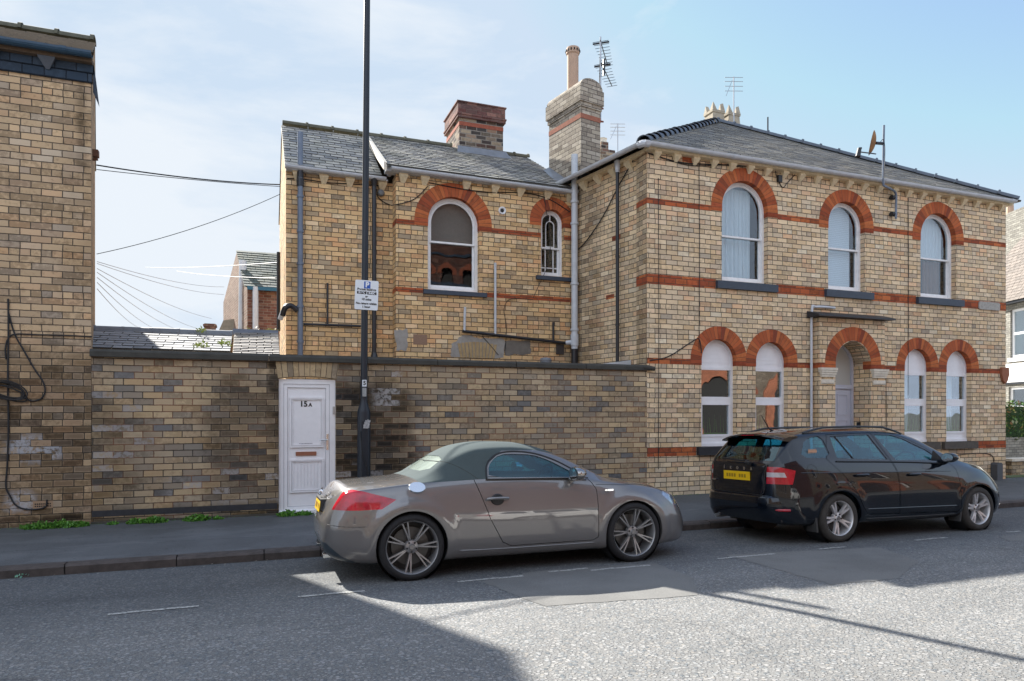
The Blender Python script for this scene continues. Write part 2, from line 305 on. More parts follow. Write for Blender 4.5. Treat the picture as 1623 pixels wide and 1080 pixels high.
PAVE = asphalt('grey_asphalt_pavement', (.105, .112, .118), (.165, .172, .178), 140, band=True)
KERB = plain('brown_kerb_stone', (.095, .080, .074), .8, nz=.65, nscale=9, bump=.5)
m_ = M('worn_white_line'); o_ = m_.obj()
LINE = m_.P(Base_Color=m_.mix(m_.sstep(m_.noise(o_, 45, 4, .7), .42, .6), (.55, .55, .52), (.2, .2, .19)), Roughness=.8)

def glass_mat(name, tint=(.9, .95, .95), base=.08, rough=.01):
    m = M(name); m.t.nodes.remove(m.b)
    tr = m.n('ShaderNodeBsdfTransparent'); tr.inputs[0].default_value = (*tint, 1)
    gl = m.n('ShaderNodeBsdfGlossy'); gl.inputs['Roughness'].default_value = rough; gl.inputs['Color'].default_value = (.95, .97, 1, 1)
    lw = m.n('ShaderNodeLayerWeight'); lw.inputs[0].default_value = .5
    f = m.math('MULTIPLY_ADD', m.math('POWER', lw.outputs['Facing'], 4.0), .9, base, clamp=True)
    mx_ = m.n('ShaderNodeMixShader'); m.set(mx_.inputs[0], f); m.set(mx_.inputs[1], tr.outputs[0]); m.set(mx_.inputs[2], gl.outputs[0])
    if rough < .05:
        bm_ = m.bump(m.noise(m.obj(), 2.4, 1), .085, .02); m.set(gl.inputs['Normal'], bm_)
    m.t.links.new(mx_.outputs[0], m.o.inputs['Surface']); return m.m
GLASS = glass_mat('window_glass', (.85, .9, .92), .17)
GLASSD = glass_mat('old_sash_glass', (.86, .9, .92), .06)
CARGLASS = glass_mat('tinted_car_glass', (.42, .78, .85), .06)
FROST = plain('frosted_fanlight', (.5, .5, .47), .25)
def cloth(name, col, tr=.3):
    m = M(name); o = m.obj()
    wv = m.n('ShaderNodeTexWave', wave_type='BANDS', bands_direction='X'); m.set(wv.inputs['Vector'], o); wv.inputs['Scale'].default_value = 3.2; wv.inputs['Distortion'].default_value = 2.5; wv.inputs['Detail'].default_value = 2
    return m.P(Base_Color=col, Roughness=.9, Normal=m.bump(wv.outputs['Fac'], .6, .03))
CURT = cloth('white_curtain', (.78, .82, .84)); CURTB = cloth('brown_curtain', (.22, .12, .07))
def blind_mat():
    m = M('white_blind'); o = m.obj(); s = m.n('ShaderNodeSeparateXYZ'); m.set(s.inputs[0], o)
    f = m.math('FRACT', m.math('MULTIPLY', s.outputs[2], 26.0))
    return m.P(Base_Color=m.mix(m.sstep(f, .0, .25), (.42, .46, .5), (.78, .82, .85)), Roughness=.7)
BLIND = blind_mat()
def leaf_mat(name, pal):
    m = M(name); g = m.n('ShaderNodeNewGeometry')
    return m.P(Base_Color=m.ramp(g.outputs['Random Per Island'], pal), Roughness=.5, Subsurface_Weight=0.0)
WEED = leaf_mat('weed_leaf', [(0, (.05, .16, .02)), (.6, (.09, .26, .03)), (1, (.16, .32, .05))])
HEDGE = leaf_mat('hedge_leaf', [(0, (.03, .09, .02)), (.5, (.08, .18, .03)), (.8, (.16, .22, .06)), (.93, (.3, .12, .06)), (1, (.3, .35, .2))])

# ---------------------------------------------------------------- mesh building
class MB:
    def __init__(s): s.v = []; s.f = []; s.uv = []; s.mi = []
    def add(s, vs, fs, uvs=None, mi=0):
        b = len(s.v); s.v += [tuple(p) for p in vs]
        for i, f in enumerate(fs):
            s.f.append(tuple(b+k for k in f)); s.uv.append(uvs[i] if uvs else None); s.mi.append(mi)
        return s
    def box(s, x0, x1, y0, y1, z0, z1, mi=0, M4=None):
        vs = [(x, y, z) for z in (z0, z1) for y in (y0, y1) for x in (x0, x1)]
        if M4 is not None: vs = [M4 @ Vector(p) for p in vs]
        return s.add(vs, [(0, 2, 3, 1), (4, 5, 7, 6), (0, 1, 5, 4), (2, 6, 7, 3), (0, 4, 6, 2), (1, 3, 7, 5)], mi=mi)
    def quad(s, a, b, c, d, mi=0): return s.add([a, b, c, d], [(0, 1, 2, 3)], mi=mi)
    def prism(s, poly, axis, a0, a1, mi=0):
        """poly: 2D ring; axis 'y': (x,z) extruded along y ; 'x': (y,z) ; 'z': (x,y)"""
        n = len(poly)
        def P3(p, t): return {'y': (p[0], t, p[1]), 'x': (t, p[0], p[1]), 'z': (p[0], p[1], t)}[axis]
        vs = [P3(p, a0) for p in poly]+[P3(p, a1) for p in poly]
        fs = [tuple(range(n)), tuple(range(2*n-1, n-1, -1))]+[(i, i+n, (i+1) % n+n, (i+1) % n) for i in range(n)]
        return s.add(vs, fs, mi=mi)
    def ring(s, outer, inner, y0, y1, mp, mi=0):
        """two same-length 2D loops (open or closed) on a plane, y0..y1 deep"""
        n = len(outer); vs = []
        for y in (y0, y1):
            vs += [mp(p, y) for p in outer]+[mp(p, y) for p in inner]
        o0, i0, o1, i1 = 0, n, 2*n, 3*n; fs = []
        for k in range(n):
            j = (k+1) % n
            fs += [(o0+k, o0+j, i0+j, i0+k), (o1+k, i1+k, i1+j, o1+j), (i0+k, i0+j, i1+j, i1+k), (o0+k, o1+k, o1+j, o0+j)]
        return s.add(vs, fs, mi=mi)
    def tube(s, pts, r, n=8, cap=True, mi=0):
        pts = [Vector(p) for p in pts]; rs = r if isinstance(r, (list, tuple)) else [r]*len(pts)
        t0 = (pts[1]-pts[0]).normalized(); up = Vector((0, 0, 1)) if abs(t0.z) < .9 else Vector((1, 0, 0))
        a = t0.cross(up).normalized(); vs = []
        for i, p in enumerate(pts):
            t = ((pts[min(i+1, len(pts)-1)]-pts[max(i-1, 0)])).normalized()
            a = (a-t*a.dot(t)).normalized(); b = t.cross(a)
            vs += [p+a*math.cos(2*PI*k/n)*rs[i]+b*math.sin(2*PI*k/n)*rs[i] for k in range(n)]
        fs = [(i*n+k, i*n+(k+1) % n, (i+1)*n+(k+1) % n, (i+1)*n+k) for i in range(len(pts)-1) for k in range(n)]
        if cap: fs += [tuple(range(n-1, -1, -1)), tuple((len(pts)-1)*n+k for k in range(n))]
        return s.add(vs, fs, mi=mi)
    def lathe(s, prof, n, M4, mi=0, cap=False):
        """prof: (radius, axial) pairs, axis = local z"""
        vs = [M4 @ Vector((r*math.cos(2*PI*k/n), r*math.sin(2*PI*k/n), z)) for r, z in prof for k in range(n)]
        fs = [(i*n+k, i*n+(k+1) % n, (i+1)*n+(k+1) % n, (i+1)*n+k) for i in range(len(prof)-1) for k in range(n)]
        if cap: fs += [tuple(range(n-1, -1, -1)), tuple((len(prof)-1)*n+k for k in range(n))]
        return s.add(vs, fs, mi=mi)
    def build(s, name, mat, parent=None, smooth=False, recalc=True, angle=35, uvdone=False):
        me = bpy.data.meshes.new(name); off = basepos(parent)
        vs = s.v
        me.from_pydata([tuple(p) for p in vs], [], s.f); me.validate()
        for x in (mat if isinstance(mat, (list, tuple)) else [mat]): me.materials.append(x)
        if isinstance(mat, (list, tuple)) and len(me.polygons) == len(s.mi): me.polygons.foreach_set('material_index', s.mi)
        if recalc:
            bm = bmesh.new(); bm.from_mesh(me); bmesh.ops.recalc_face_normals(bm, faces=bm.faces); bm.to_mesh(me); bm.free()
        auto_uv(me, s.uv if len(me.polygons) == len(s.uv) else None)
        if off: me.transform(Matrix.Translation(-off))
        if smooth:
            me.shade_smooth(); me.set_sharp_from_angle(angle=R(angle))
        return link(name, me, parent)
def auto_uv(me, uvs=None):
    lay = me.uv_layers.new(name='UVMap') if not me.uv_layers else me.uv_layers[0]
    for p in me.polygons:
        if uvs and uvs[p.index]:
            # custom uvs are stored per vertex index
            d = uvs[p.index]
            for li in p.loop_indices:
                lay.data[li].uv = d[me.loops[li].vertex_index] if isinstance(d, dict) else d
            continue
        n = p.normal
        if abs(n.z) > .97: U, V = Vector((1, 0, 0)), Vector((0, 1, 0))
        else:
            U = Vector((-n.y, n.x, 0)).normalized(); V = n.cross(U)
            if V.z < 0: V = -V
            if abs(n.z) < .02: V = Vector((0, 0, 1))
        for li in p.loop_indices:
            c = me.vertices[me.loops[li].vertex_index].co; lay.data[li].uv = (c.dot(U), c.dot(V))
BASE = {}
def basepos(parent):
    while parent is not None:
        if parent.name in BASE: return BASE[parent.name]
        parent = parent.parent
    return None
def link(name, me, parent=None):
    o = bpy.data.objects.new(name, me); COL.objects.link(o)
    if parent is not None: o.parent = parent
    return o
def tag(o, label=None, cat=None, group=None, kind=None):
    if label: o['label'] = label
    if cat: o['category'] = cat
    if group: o['group'] = group
    if kind: o['kind'] = kind
    return o
def thing(name, label, cat, base, group=None):
    o = bpy.data.objects.new(name, None); COL.objects.link(o); o.location = base; o.empty_display_size = .2
    BASE[o.name] = Vector(base); return tag(o, label, cat, group)
def solo(mb, name, mat, label, cat, group=None, **k):
    """a thing that is one mesh; origin at its lowest middle point"""
    xs = np.array(mb.v); b = Vector((float((xs[:, 0].min()+xs[:, 0].max())/2), float((xs[:, 1].min()+xs[:, 1].max())/2), float(xs[:, 2].min())))
    o = mb.build(name, mat, None, **k); o.data.transform(Matrix.Translation(-b)); o.location = b
    return tag(o, label, cat, group)
def structure(mb, name, mat, **k): return tag(mb.build(name, mat, None, **k), kind='structure')

def frame(O, U):
    """wall frame: origin O (x,y), direction U along the wall (to the right seen from outside); N points inwards"""
    U = Vector((U[0], U[1], 0)).normalized(); N = Vector((-U.y, U.x, 0)); O = Vector((O[0], O[1], 0))
    return lambda p, d=0.0: O+U*p[0]+Vector((0, 0, p[1]))+N*d
def wall_panel(mb, mp, outline, holes, reveal=.2, mi=0):
    loops = [outline]+[h for h in holes]; flat = [p for l in loops for p in l]
    tris = tessellate_polygon([[Vector((p[0], p[1], 0)) for p in l] for l in loops])
    mb.add([mp(p) for p in flat], [tuple(t) for t in tris], mi=mi)
    for h in holes:
        n = len(h); mb.add([mp(p) for p in h]+[mp(p, reveal) for p in h], [(i, (i+1) % n, (i+1) % n+n, i+n) for i in range(n)], mi=mi)
def arch(cx, z0, zs, r, n=22, t=0.0):
    """closed loop: opening with round head; t = inset"""
    r2 = r-t; pts = [(cx-r2, z0+t), (cx+r2, z0+t)]
    pts += [(cx+r2*math.cos(PI*k/n), zs+r2*math.sin(PI*k/n)) for k in range(n+1)]
    return pts
def arch_ring(mb, mp, cx, zs, ri, ro, y0, y1, n=40, extra=.1):
    ri -= .004
    """voussoir ring from y0 (proud) to y1 plus short vertical feet"""
    pts = [(-extra, None)]+[(k, PI*k/n) for k in range(n+1)]+[(-extra, None)]
    path = []
    path.append(((cx+ro, zs-extra), (cx+ri, zs-extra), -extra))
    for k in range(n+1):
        t = PI*k/n; path.append(((cx+ro*math.cos(t), zs+ro*math.sin(t)), (cx+ri*math.cos(t), zs+ri*math.sin(t)), t*(ri+ro)/2))
    path.append(((cx-ro, zs-extra), (cx-ri, zs-extra), PI*(ri+ro)/2+extra))
    for (o0, i0, u0), (o1, i1, u1) in zip(path, path[1:]):
        b = len(mb.v)
        mb.add([mp(o0, y0), mp(i0, y0), mp(i1, y0), mp(o1, y0), mp(o0, y1), mp(i0, y1), mp(i1, y1), mp(o1, y1)],
               [(0, 1, 2, 3), (1, 5, 6, 2), (0, 3, 7, 4)],
               [{b: (u0, .12), b+1: (u0, .30), b+2: (u1, .30), b+3: (u1, .12), b+4: (u0, .1), b+5: (u0, .5), b+6: (u1, .5), b+7: (u1, .1)}]*3)
def text_mesh(txt, size, align='CENTER', extr=.001, bold=0.0):
    cu = bpy.data.curves.new('txt', 'FONT'); cu.body = txt; cu.size = size; cu.align_x = align; cu.align_y = 'CENTER'; cu.extrude = extr; cu.offset = bold
    o = bpy.data.objects.new('txt', cu); COL.objects.link(o); dg = bpy.context.evaluated_depsgraph_get()
    me = bpy.data.meshes.new_from_object(o.evaluated_get(dg)); bpy.data.objects.remove(o); bpy.data.curves.remove(cu); return me
def put_text(name, txt, size, mat, parent, M4, bold=0.0):
    """text in its local xy plane moved by world matrix M4"""
    me = text_mesh(txt, size, bold=bold); me.transform(M4); me.materials.clear(); me.materials.append(mat)
    off = basepos(parent)
    if off: me.transform(Matrix.Translation(-off))
    return link(name, me, parent)
def face_mat(pos, U=(1, 0, 0)):
    """local x->U, local y->up, z->towards the viewer side"""
    U = Vector(U).normalized(); Z = Vector((0, 0, 1)); Nn = U.cross(Z)
    return Matrix(((U.x, Z.x, Nn.x, pos[0]), (U.y, Z.y, Nn.y, pos[1]), (U.z, Z.z, Nn.z, pos[2]), (0, 0, 0, 1)))
def slates(mb, bl, br, tr, tl, course=.19, wd=.28, th=.009):
    """individual overlapping slates on the slope bl-br-tr-tl"""
    bl, br, tr, tl = map(Vector, (bl, br, tr, tl)); n = (br-bl).cross(tl-bl)
    if n.length < 1e-6: n = (br-bl).cross(tr-bl)
    n.normalize()
    if n.z < 0: n = -n
    L = max((tl-bl).length, (tr-br).length); N = max(1, int(round(L/course)))
    for i in range(N):
        a, b = i/N, (i+1.25)/N
        b = min(b, 1.0)
        l0, r0, l1, r1 = bl.lerp(tl, a), br.lerp(tr, a), bl.lerp(tl, b), br.lerp(tr, b)
        W = (r0-l0).length
        if W < .03: continue
        k = max(1, int(round(W/wd))); offs = (.5 if i % 2 else 0)
        xs = [0]+[(j+offs+random.uniform(-.07, .07))/k for j in range(1 if not offs else 0, k+1) if .12/k < (j+offs)/k < 1-.12/k]+[1]
        xs = sorted(xs)
        for x0, x1 in zip(xs, xs[1:]):
            g = .007/W; x0g, x1g = x0+g, x1-g
            if x1g <= x0g: continue
            dz = n*(th+random.uniform(0, .007)); dz2 = n*random.uniform(0.001, .003); sl_ = random.uniform(-.006, .006)
            dn = (l0-l1).normalized()*sl_
            p0 = l0.lerp(r0, x0g)+dn; p1 = l0.lerp(r0, x1g)+dn; p2 = l1.lerp(r1, x1g); p3 = l1.lerp(r1, x0g)
            mb.add([p0+dz, p1+dz, p2+dz2, p3+dz2, p0-n*.012, p1-n*.012], [(0, 1, 2, 3)])
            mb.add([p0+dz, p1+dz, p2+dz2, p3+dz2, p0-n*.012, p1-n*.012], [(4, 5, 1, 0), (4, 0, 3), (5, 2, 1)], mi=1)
def half_tube(mb, p0, p1, r, up, n=8, lift=0, mi=0, cap=True, r1=None):
    """half-round ridge tile from p0 to p1"""
    p0, p1, up = Vector(p0), Vector(p1), Vector(up).normalized(); d = (p1-p0).normalized(); s_ = d.cross(up).normalized()
    vs = []
    for p, ra in ((p0, r), (p1, r if r1 is None else r1)):
        for rr in (ra, ra-.015):
            vs += [p+s_*math.cos(PI*k/n)*rr+up*(math.sin(PI*k/n)*rr+lift) for k in range(n+1)]
    m_ = n+1; fs = []
    for k in range(n):
        fs += [(k, k+1, 2*m_+k+1, 2*m_+k), (m_+k, 3*m_+k, 3*m_+k+1, m_+k+1), (k, m_+k, m_+k+1, k+1), (2*m_+k, 2*m_+k+1, 3*m_+k+1, 3*m_+k)]
    mb.add(vs, fs, mi=mi)
def ridge_tiles(mb, p0, p1, r=.09, seg=.45, collar=.022, taper=0):
    p0, p1 = Vector(p0), Vector(p1); L = (p1-p0).length; n = max(1, int(round(L/seg))); d = (p1-p0)/n
    s_ = d.cross(Vector((0, 0, 1))).normalized(); up = s_.cross(d).normalized()
    if up.z < 0: up = -up
    for i in range(n):
        a = p0+d*i; b = p0+d*(i+.99); j = random.uniform(-.005, .005)
        if taper: half_tube(mb, a, b+d*.12, r+taper, up, lift=-.03+j, r1=r); continue
        half_tube(mb, a, b, r, up, lift=-.02+j); half_tube(mb, b-d*.1, b, r+collar, up, lift=-.02+j)
def gutter(mb, p0, p1, r=.06, mi=0):
    """half-round gutter, open at the top, as a closed profile"""
    p0, p1 = Vector(p0), Vector(p1); d = (p1-p0).normalized(); s_ = d.cross(Vector((0, 0, 1))).normalized(); n = 8; vs = []
    for p in (p0, p1):
        for rr in (r, r-.006):
            vs += [p+s_*math.cos(PI+PI*k/n)*rr+Vector((0, 0, math.sin(PI+PI*k/n)*rr)) for k in range(n+1)]
    m_ = n+1; fs = []
    for k in range(n): fs += [(k, k+1, 2*m_+k+1, 2*m_+k), (m_+k, 3*m_+k, 3*m_+k+1, m_+k+1), (k, m_+k, m_+k+1, k+1), (2*m_+k, 2*m_+k+1, 3*m_+k+1, 3*m_+k)]
    fs += [(0, 2*m_, 3*m_, m_), (n, m_+n, 3*m_+n, 2*m_+n)]
    mb.add(vs, fs, mi=mi)
def sag(p0, p1, s_=.2, n=14):
    p0, p1 = Vector(p0), Vector(p1)
    return [p0.lerp(p1, i/n)-Vector((0, 0, s_*4*(i/n)*(1-i/n))) for i in range(n+1)]
def smooth_path(pts, n=6):
    pts = [Vector(p) for p in pts]; out = []
    for i in range(len(pts)-1):
        a, b, c, d = pts[max(i-1, 0)], pts[i], pts[i+1], pts[min(i+2, len(pts)-1)]
        for k in range(n):
            t = k/n; out.append(.5*((2*b)+(c-a)*t+(2*a-5*b+4*c-d)*t*t+(3*b-a-3*c+d)*t**3))
    out.append(pts[-1]); return out
# where a line of sight of the photograph meets the vertical plane y = Y (used to measure the place)
_s, _c = math.sin(HEAD), math.cos(HEAD)
def at(px, py, Y):
    u = (px-811.5)/1085; z = Y/(_c-u*_s); return Vector((z*(_s+u*_c), Y, EYE-(py-655)/1085*z))

# ---------------------------------------------------------------- ground, road, pavement
YK, YW, GZ = 8.28, 10.75, -0.06
def roadz(y): return float(np.interp(y, [-1.2, 2.5, 4.2, 5.5, 6.5, YK], [.03, .105, .085, .045, .0, -.06]))
def pavez(y): return .045+(y-YK)/(YW-YK)*.065
mb = MB(); mb.quad((-900, -900, -.5), (900, -900, -.5), (900, 900, -.5), (-900, 900, -.5)); structure(mb, 'ground', plain('distant_ground', (.14, .14, .12), .9))
mb = MB()
for x0, x1 in ((-60, 80),):
    ys = [-1.2, 2.5, 4.2, 5.5, 6.5, YK+.02]
    for y0, y1 in zip(ys, ys[1:]): mb.quad((x0, y0, roadz(y0)), (x1, y0, roadz(y0)), (x1, y1, roadz(y1)), (x0, y1, roadz(y1)))
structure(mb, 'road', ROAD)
mb = MB(); mb.add([(-60, YK+.15, .045), (16.9, YK+.15, .045), (16.9, YW+.01, .11), (-60, YW+.01, .11), (-60, 30, .1), (16.9, 30, .1)], [(0, 1, 2, 3), (3, 2, 5, 4)])
mb.quad((16.9, YK+.15, .045), (80, YK+.15, .045), (80, 11.0, .1), (16.9, 11.0, .1)); structure(mb, 'pavement', PAVE)
mb = MB(); mb.quad((16.9, 11.0, .097), (80, 11.0, .097), (80, 60, .1), (16.9, 60, .1)); structure(mb, 'side_path', plain('pale_flag_path', (.4, .38, .33), .8, nz=.25, nscale=5))
mb = MB(); x = -40.0
while x < 60:
    L = random.choice((.62, .9, .9, 1.05, .9)); t = random.uniform(-.006, .006); g = .012
    y0 = YK+random.uniform(-.006, .006)
    mb.add([(x+g, y0+.018, GZ-.05), (x+L, y0+.018, GZ-.05), (x+L, y0, .02+t), (x+g, y0, .02+t), (x+g, y0+.022, .045+t), (x+L, y0+.022, .045+t), (x+g, YK+.155, .05), (x+L, YK+.155, .05), (x+g, YK+.155, GZ-.05), (x+L, YK+.155, GZ-.05)],
           [(0, 1, 2, 3), (3, 2, 5, 4), (4, 5, 7, 6), (0, 3, 4, 6, 8), (1, 9, 7, 5, 2)]); x += L
structure(mb, 'kerb', KERB)
mb = MB(); mb.box(-40, 60, YK+.03, YK+.15, -.3, .025); structure(mb, 'kerb_bed', DARKIN)
mb = MB(); mb.add([(-60, -1.2, .0), (80, -1.2, .0), (80, -1.2, .1), (-60, -1.2, .1), (80, -5.2, .14), (-60, -5.2, .14)], [(0, 1, 2, 3), (3, 2, 4, 5)]); structure(mb, 'opposite_pavement', PAVE)
# gravelly gutter silt and litter line along the kerb
def patch_sheet(pts, name, mat, dz=.003):
    """irregular sheet following the road"""
    m2 = MB(); lv = [-5, 2.5, 4.2, 5.5, 6.5, 20]
    for a0, a1 in zip(lv, lv[1:]):
        q = list(pts)
        for lim, sg in ((a0, 1), (a1, -1)):
            out = []
            for p, r_ in zip(q, q[1:]+q[:1]):
                ip, ir = (p[1]-lim)*sg >= 0, (r_[1]-lim)*sg >= 0
                if ip: out.append(p)
                if ip != ir: t_ = (lim-p[1])/(r_[1]-p[1]); out.append((p[0]+(r_[0]-p[0])*t_, lim))
            q = out
            if not q: break
        if len(q) > 2: m2.add([(p[0], p[1], roadz(p[1])+dz) for p in q], [tuple(range(len(q)))])
    return structure(m2, name, mat)
def jag(pts, k=8, a=.02):
    out = []
    for p, q in zip(pts, pts[1:]+pts[:1]):
        for i in range(k): out.append((p[0]+(q[0]-p[0])*i/k+random.uniform(-a, a), p[1]+(q[1]-p[1])*i/k+random.uniform(-a, a)))
    return out
def G(px, py):
    """road point seen at this place in the photograph"""
    h_ = EYE
    for _ in range(12):
        z = h_*1085/(py-655); u = (px-811.5)/1085; h_ = EYE-roadz(z*(_c-u*_s))
    return (z*(_s+u*_c), z*(_c-u*_s))
pa = [G(762, 922), G(860, 905), G(1040, 893), G(1100, 917), G(1105, 944), G(865, 962)]
patch_sheet(jag(pa), 'road_patch', PATCH)
pb = [G(1150, 880), G(1395, 868), G(1455, 890), G(1425, 918), G(1315, 927), G(1230, 903)]
patch_sheet(jag(pb), 'road_patch', PATCH)
pc = [G(1585, 851), G(1660, 841), G(1720, 858), G(1600, 858)]
patch_sheet(jag(pc, a=.008), 'road_patch', PATCH)
mb = MB()
def dash(x0, x1, yy=6.33, w_=.055, dz=.005):
    n = max(2, int((x1-x0)/.12))
    for i in range(n):
        if random.random() < .06: continue
        a0 = x0+(x1-x0)*i/n; a1 = x0+(x1-x0)*(i+1)/n; j = random.uniform(-.008, .008)
        mb.quad((a0, yy+j, roadz(yy)+dz), (a1, yy+j, roadz(yy)+dz), (a1, yy+w_+j, roadz(yy+w_)+dz), (a0, yy+w_+j, roadz(yy+w_)+dz))
for p0, p1 in (((172, 974), (315, 962)), ((472, 946.5), (578, 937)), ((724, 922), (830, 914)), ((868, 906.5), (932, 902)), ((935, 904.5), (1030, 896.5)), ((1136, 886), (1228, 878.5)), ((1295, 871), (1340, 867.5)), ((1447, 857), (1500, 852.5)), ((1583, 845), (1640, 841)), ((1700, 835), (1760, 830))):
    q0, q1 = G(*p0), G(*p1); dash(q0[0], q1[0], (q0[1]+q1[1])/2-.03)
structure(mb, 'parking_bay_line', LINE)

# ---------------------------------------------------------------- building helpers
def curtain(mb, mp, x0, x1, z0, z1, d, amp=.03, n=40):
    pts = [(x0+(x1-x0)*i/n, d+amp*math.sin(i*1.15+math.sin(i*.7)*1.4)) for i in range(n+1)]
    for (a, da), (b, db) in zip(pts, pts[1:]):
        mb.quad(mp((a, z0), da), mp((b, z0), db), mp((b, z1), db*.4+d*.6), mp((a, z1), da*.4+d*.6))
def ring_part(loop_o, loop_i, mp, d0, d1, name, mat, parent):
    b = MB(); b.ring(loop_o, loop_i, d0, d1, mp); return b.build(name, mat, parent)
def bar_box(mb, mp, x0, x1, z0, z1, d0, d1):
    vs = [mp((x, z), d) for z in (z0, z1) for d in (d0, d1) for x in (x0, x1)]
    mb.add(vs, [(0, 2, 3, 1), (4, 5, 7, 6), (0, 1, 5, 4), (2, 6, 7, 3), (0, 4, 6, 2), (1, 3, 7, 5)])
def pane_part(mp, loop, d, parent, mat, name='pane'):
    b = MB(); n = len(loop); b.add([mp(p, d) for p in loop]+[mp(p, d+.006) for p in loop], [tuple(range(n)), tuple(range(2*n-1, n-1, -1))]+[(i, (i+1) % n, (i+1) % n+n, i+n) for i in range(n)])
    return b.build(name, mat, parent)
def room_box(mb, mp, x0, x1, z0, z1, d0, d1):
    """dark room behind a window, open towards it"""
    P8 = [mp((x, z), d) for d in (d0, d1) for z in (z0, z1) for x in (x0, x1)]
    mb.add(P8, [(0, 1, 5, 4), (2, 6, 7, 3), (0, 4, 6, 2), (1, 3, 7, 5), (4, 5, 7, 6)])
def sash_window(house, mp, cx, zsill, zs, r, meet, mat=WHITEP, glass=GLASSD, dressing=None, sill=None, sillmat=SLATEBLUE, silld=.07, ro=None, rec=.11, t=.045, bars=None, label=None):
    """round-headed sliding sash in its brick opening"""
    win = ring_part(arch(cx, zsill, zs, r), arch(cx, zsill, zs, r, t=t), mp, rec, rec+.10, 'window', mat, house)
    if label: win['label'] = label
    it = t+.002
    sash = MB()
    # upper sash (front), lower sash (behind)
    up_o = [(cx-r+it, meet), (cx+r-it, meet)]+[(cx+(r-it)*math.cos(PI*k/22), zs+(r-it)*math.sin(PI*k/22)) for k in range(23)]
    up_i = [(cx-r+it+.035, meet+.035), (cx+r-it-.035, meet+.035)]+[(cx+(r-it-.035)*math.cos(PI*k/22), zs+(r-it-.035)*math.sin(PI*k/22)) for k in range(23)]
    sash.ring(up_o, up_i, rec+.02, rec+.055, mp)
    lo_o = [(cx-r+it, zsill+it), (cx+r-it, zsill+it), (cx+r-it, meet+.035), (cx-r+it, meet+.035)]
    lo_i = [(cx-r+it+.035, zsill+it+.06), (cx+r-it-.035, zsill+it+.06), (cx+r-it-.035, meet), (cx-r+it+.035, meet)]
    sash.ring(lo_o, lo_i, rec+.058, rec+.092, mp)
    if bars: bars(sash, mp, rec)
    sash.build('sash', mat, win)
    pane_part(mp, up_i, rec+.036, win, glass); pane_part(mp, lo_i, rec+.074, win, glass)
    if sill:
        b = MB(); x0, x1, z0, z1 = sill; vs = [mp((x, z), d) for (z, d) in ((z0, -silld), (z1-.012, -silld), (z1, rec), (z0, rec)) for x in (x0, x1)]
        b.add(vs, [(0, 1, 3, 2), (2, 3, 5, 4), (4, 5, 7, 6), (6, 7, 1, 0), (0, 2, 4, 6), (1, 7, 5, 3)]); b.build('sill', sillmat, win)
    if ro:
        b = MB(); arch_ring(b, mp, cx, zs, r, ro, -.006, rec+.05); b.build('brick_arch', B_arch, win)
    if dressing: dressing(win, mp, rec)
    return win

# ---------------------------------------------------------------- corner house on the right
XR0, XR1 = 6.63, 16.12
EAV = 6.38
RH = thing('corner_house', 'two-storey cream brick corner house with red brick bands and a hipped slate roof', 'house', (11.4, 15, .1))
mpF = frame((0, YW), (1, 0))
holesF = []
W1 = (8.80, 4.14, 5.54, .54, .78); W2 = (11.35, 4.14, 5.47, .49, .73); W3 = (13.97, 4.14, 5.45, .54, .78)
Gs = [(8.20, .99, 2.62, .40, .64), (9.44, .99, 2.62, .39, .63), (13.35, .99, 2.62, .39, .62), (14.60, .99, 2.62, .39, .63)]
for (cx, z0, zs, r, ro) in (W1, W2, W3): holesF.append(arch(cx, z0-.01, zs, r))
for (cx, z0, zs, r, ro) in Gs: holesF.append(arch(cx, z0-.01, zs, r))
holesF.append(arch(11.35, .13, 2.60, .62))
mb = MB(); wall_panel(mb, mpF, [(XR0, -.3), (XR1, -.3), (XR1, EAV), (XR0, EAV)], holesF, .23)
# returning pier at the left corner, then the skewed side wall
SK = Vector((-.2, .98, 0)).normalized()
C0 = Vector((XR0, YW, 0)); C1 = Vector((XR0, 11.12, 0)); C2 = Vector((XR0+.035, 11.12, 0))
def wall_strip(m2, p, q, z0, z1): m2.quad((p.x, p.y, z0), (q.x, q.y, z0), (q.x, q.y, z1), (p.x, p.y, z1))
mb.build('front_wall', B_right, RH)
mb = MB(); wall_strip(mb, C1, C0, -.3, EAV); wall_strip(mb, C2, C1, -.3, EAV)
CB = C2+SK*9.0; wall_strip(mb, CB, C2, -.3, EAV)
mb.build('side_wall', B_side, RH)
mb = MB(); wall_strip(mb, Vector((XR1, YW, 0)), Vector((XR1, CB.y, 0)), -.3, EAV); wall_strip(mb, Vector((XR1, CB.y, 0)), CB, -.3, EAV)
mb.build('rear_wall', B_side, RH)
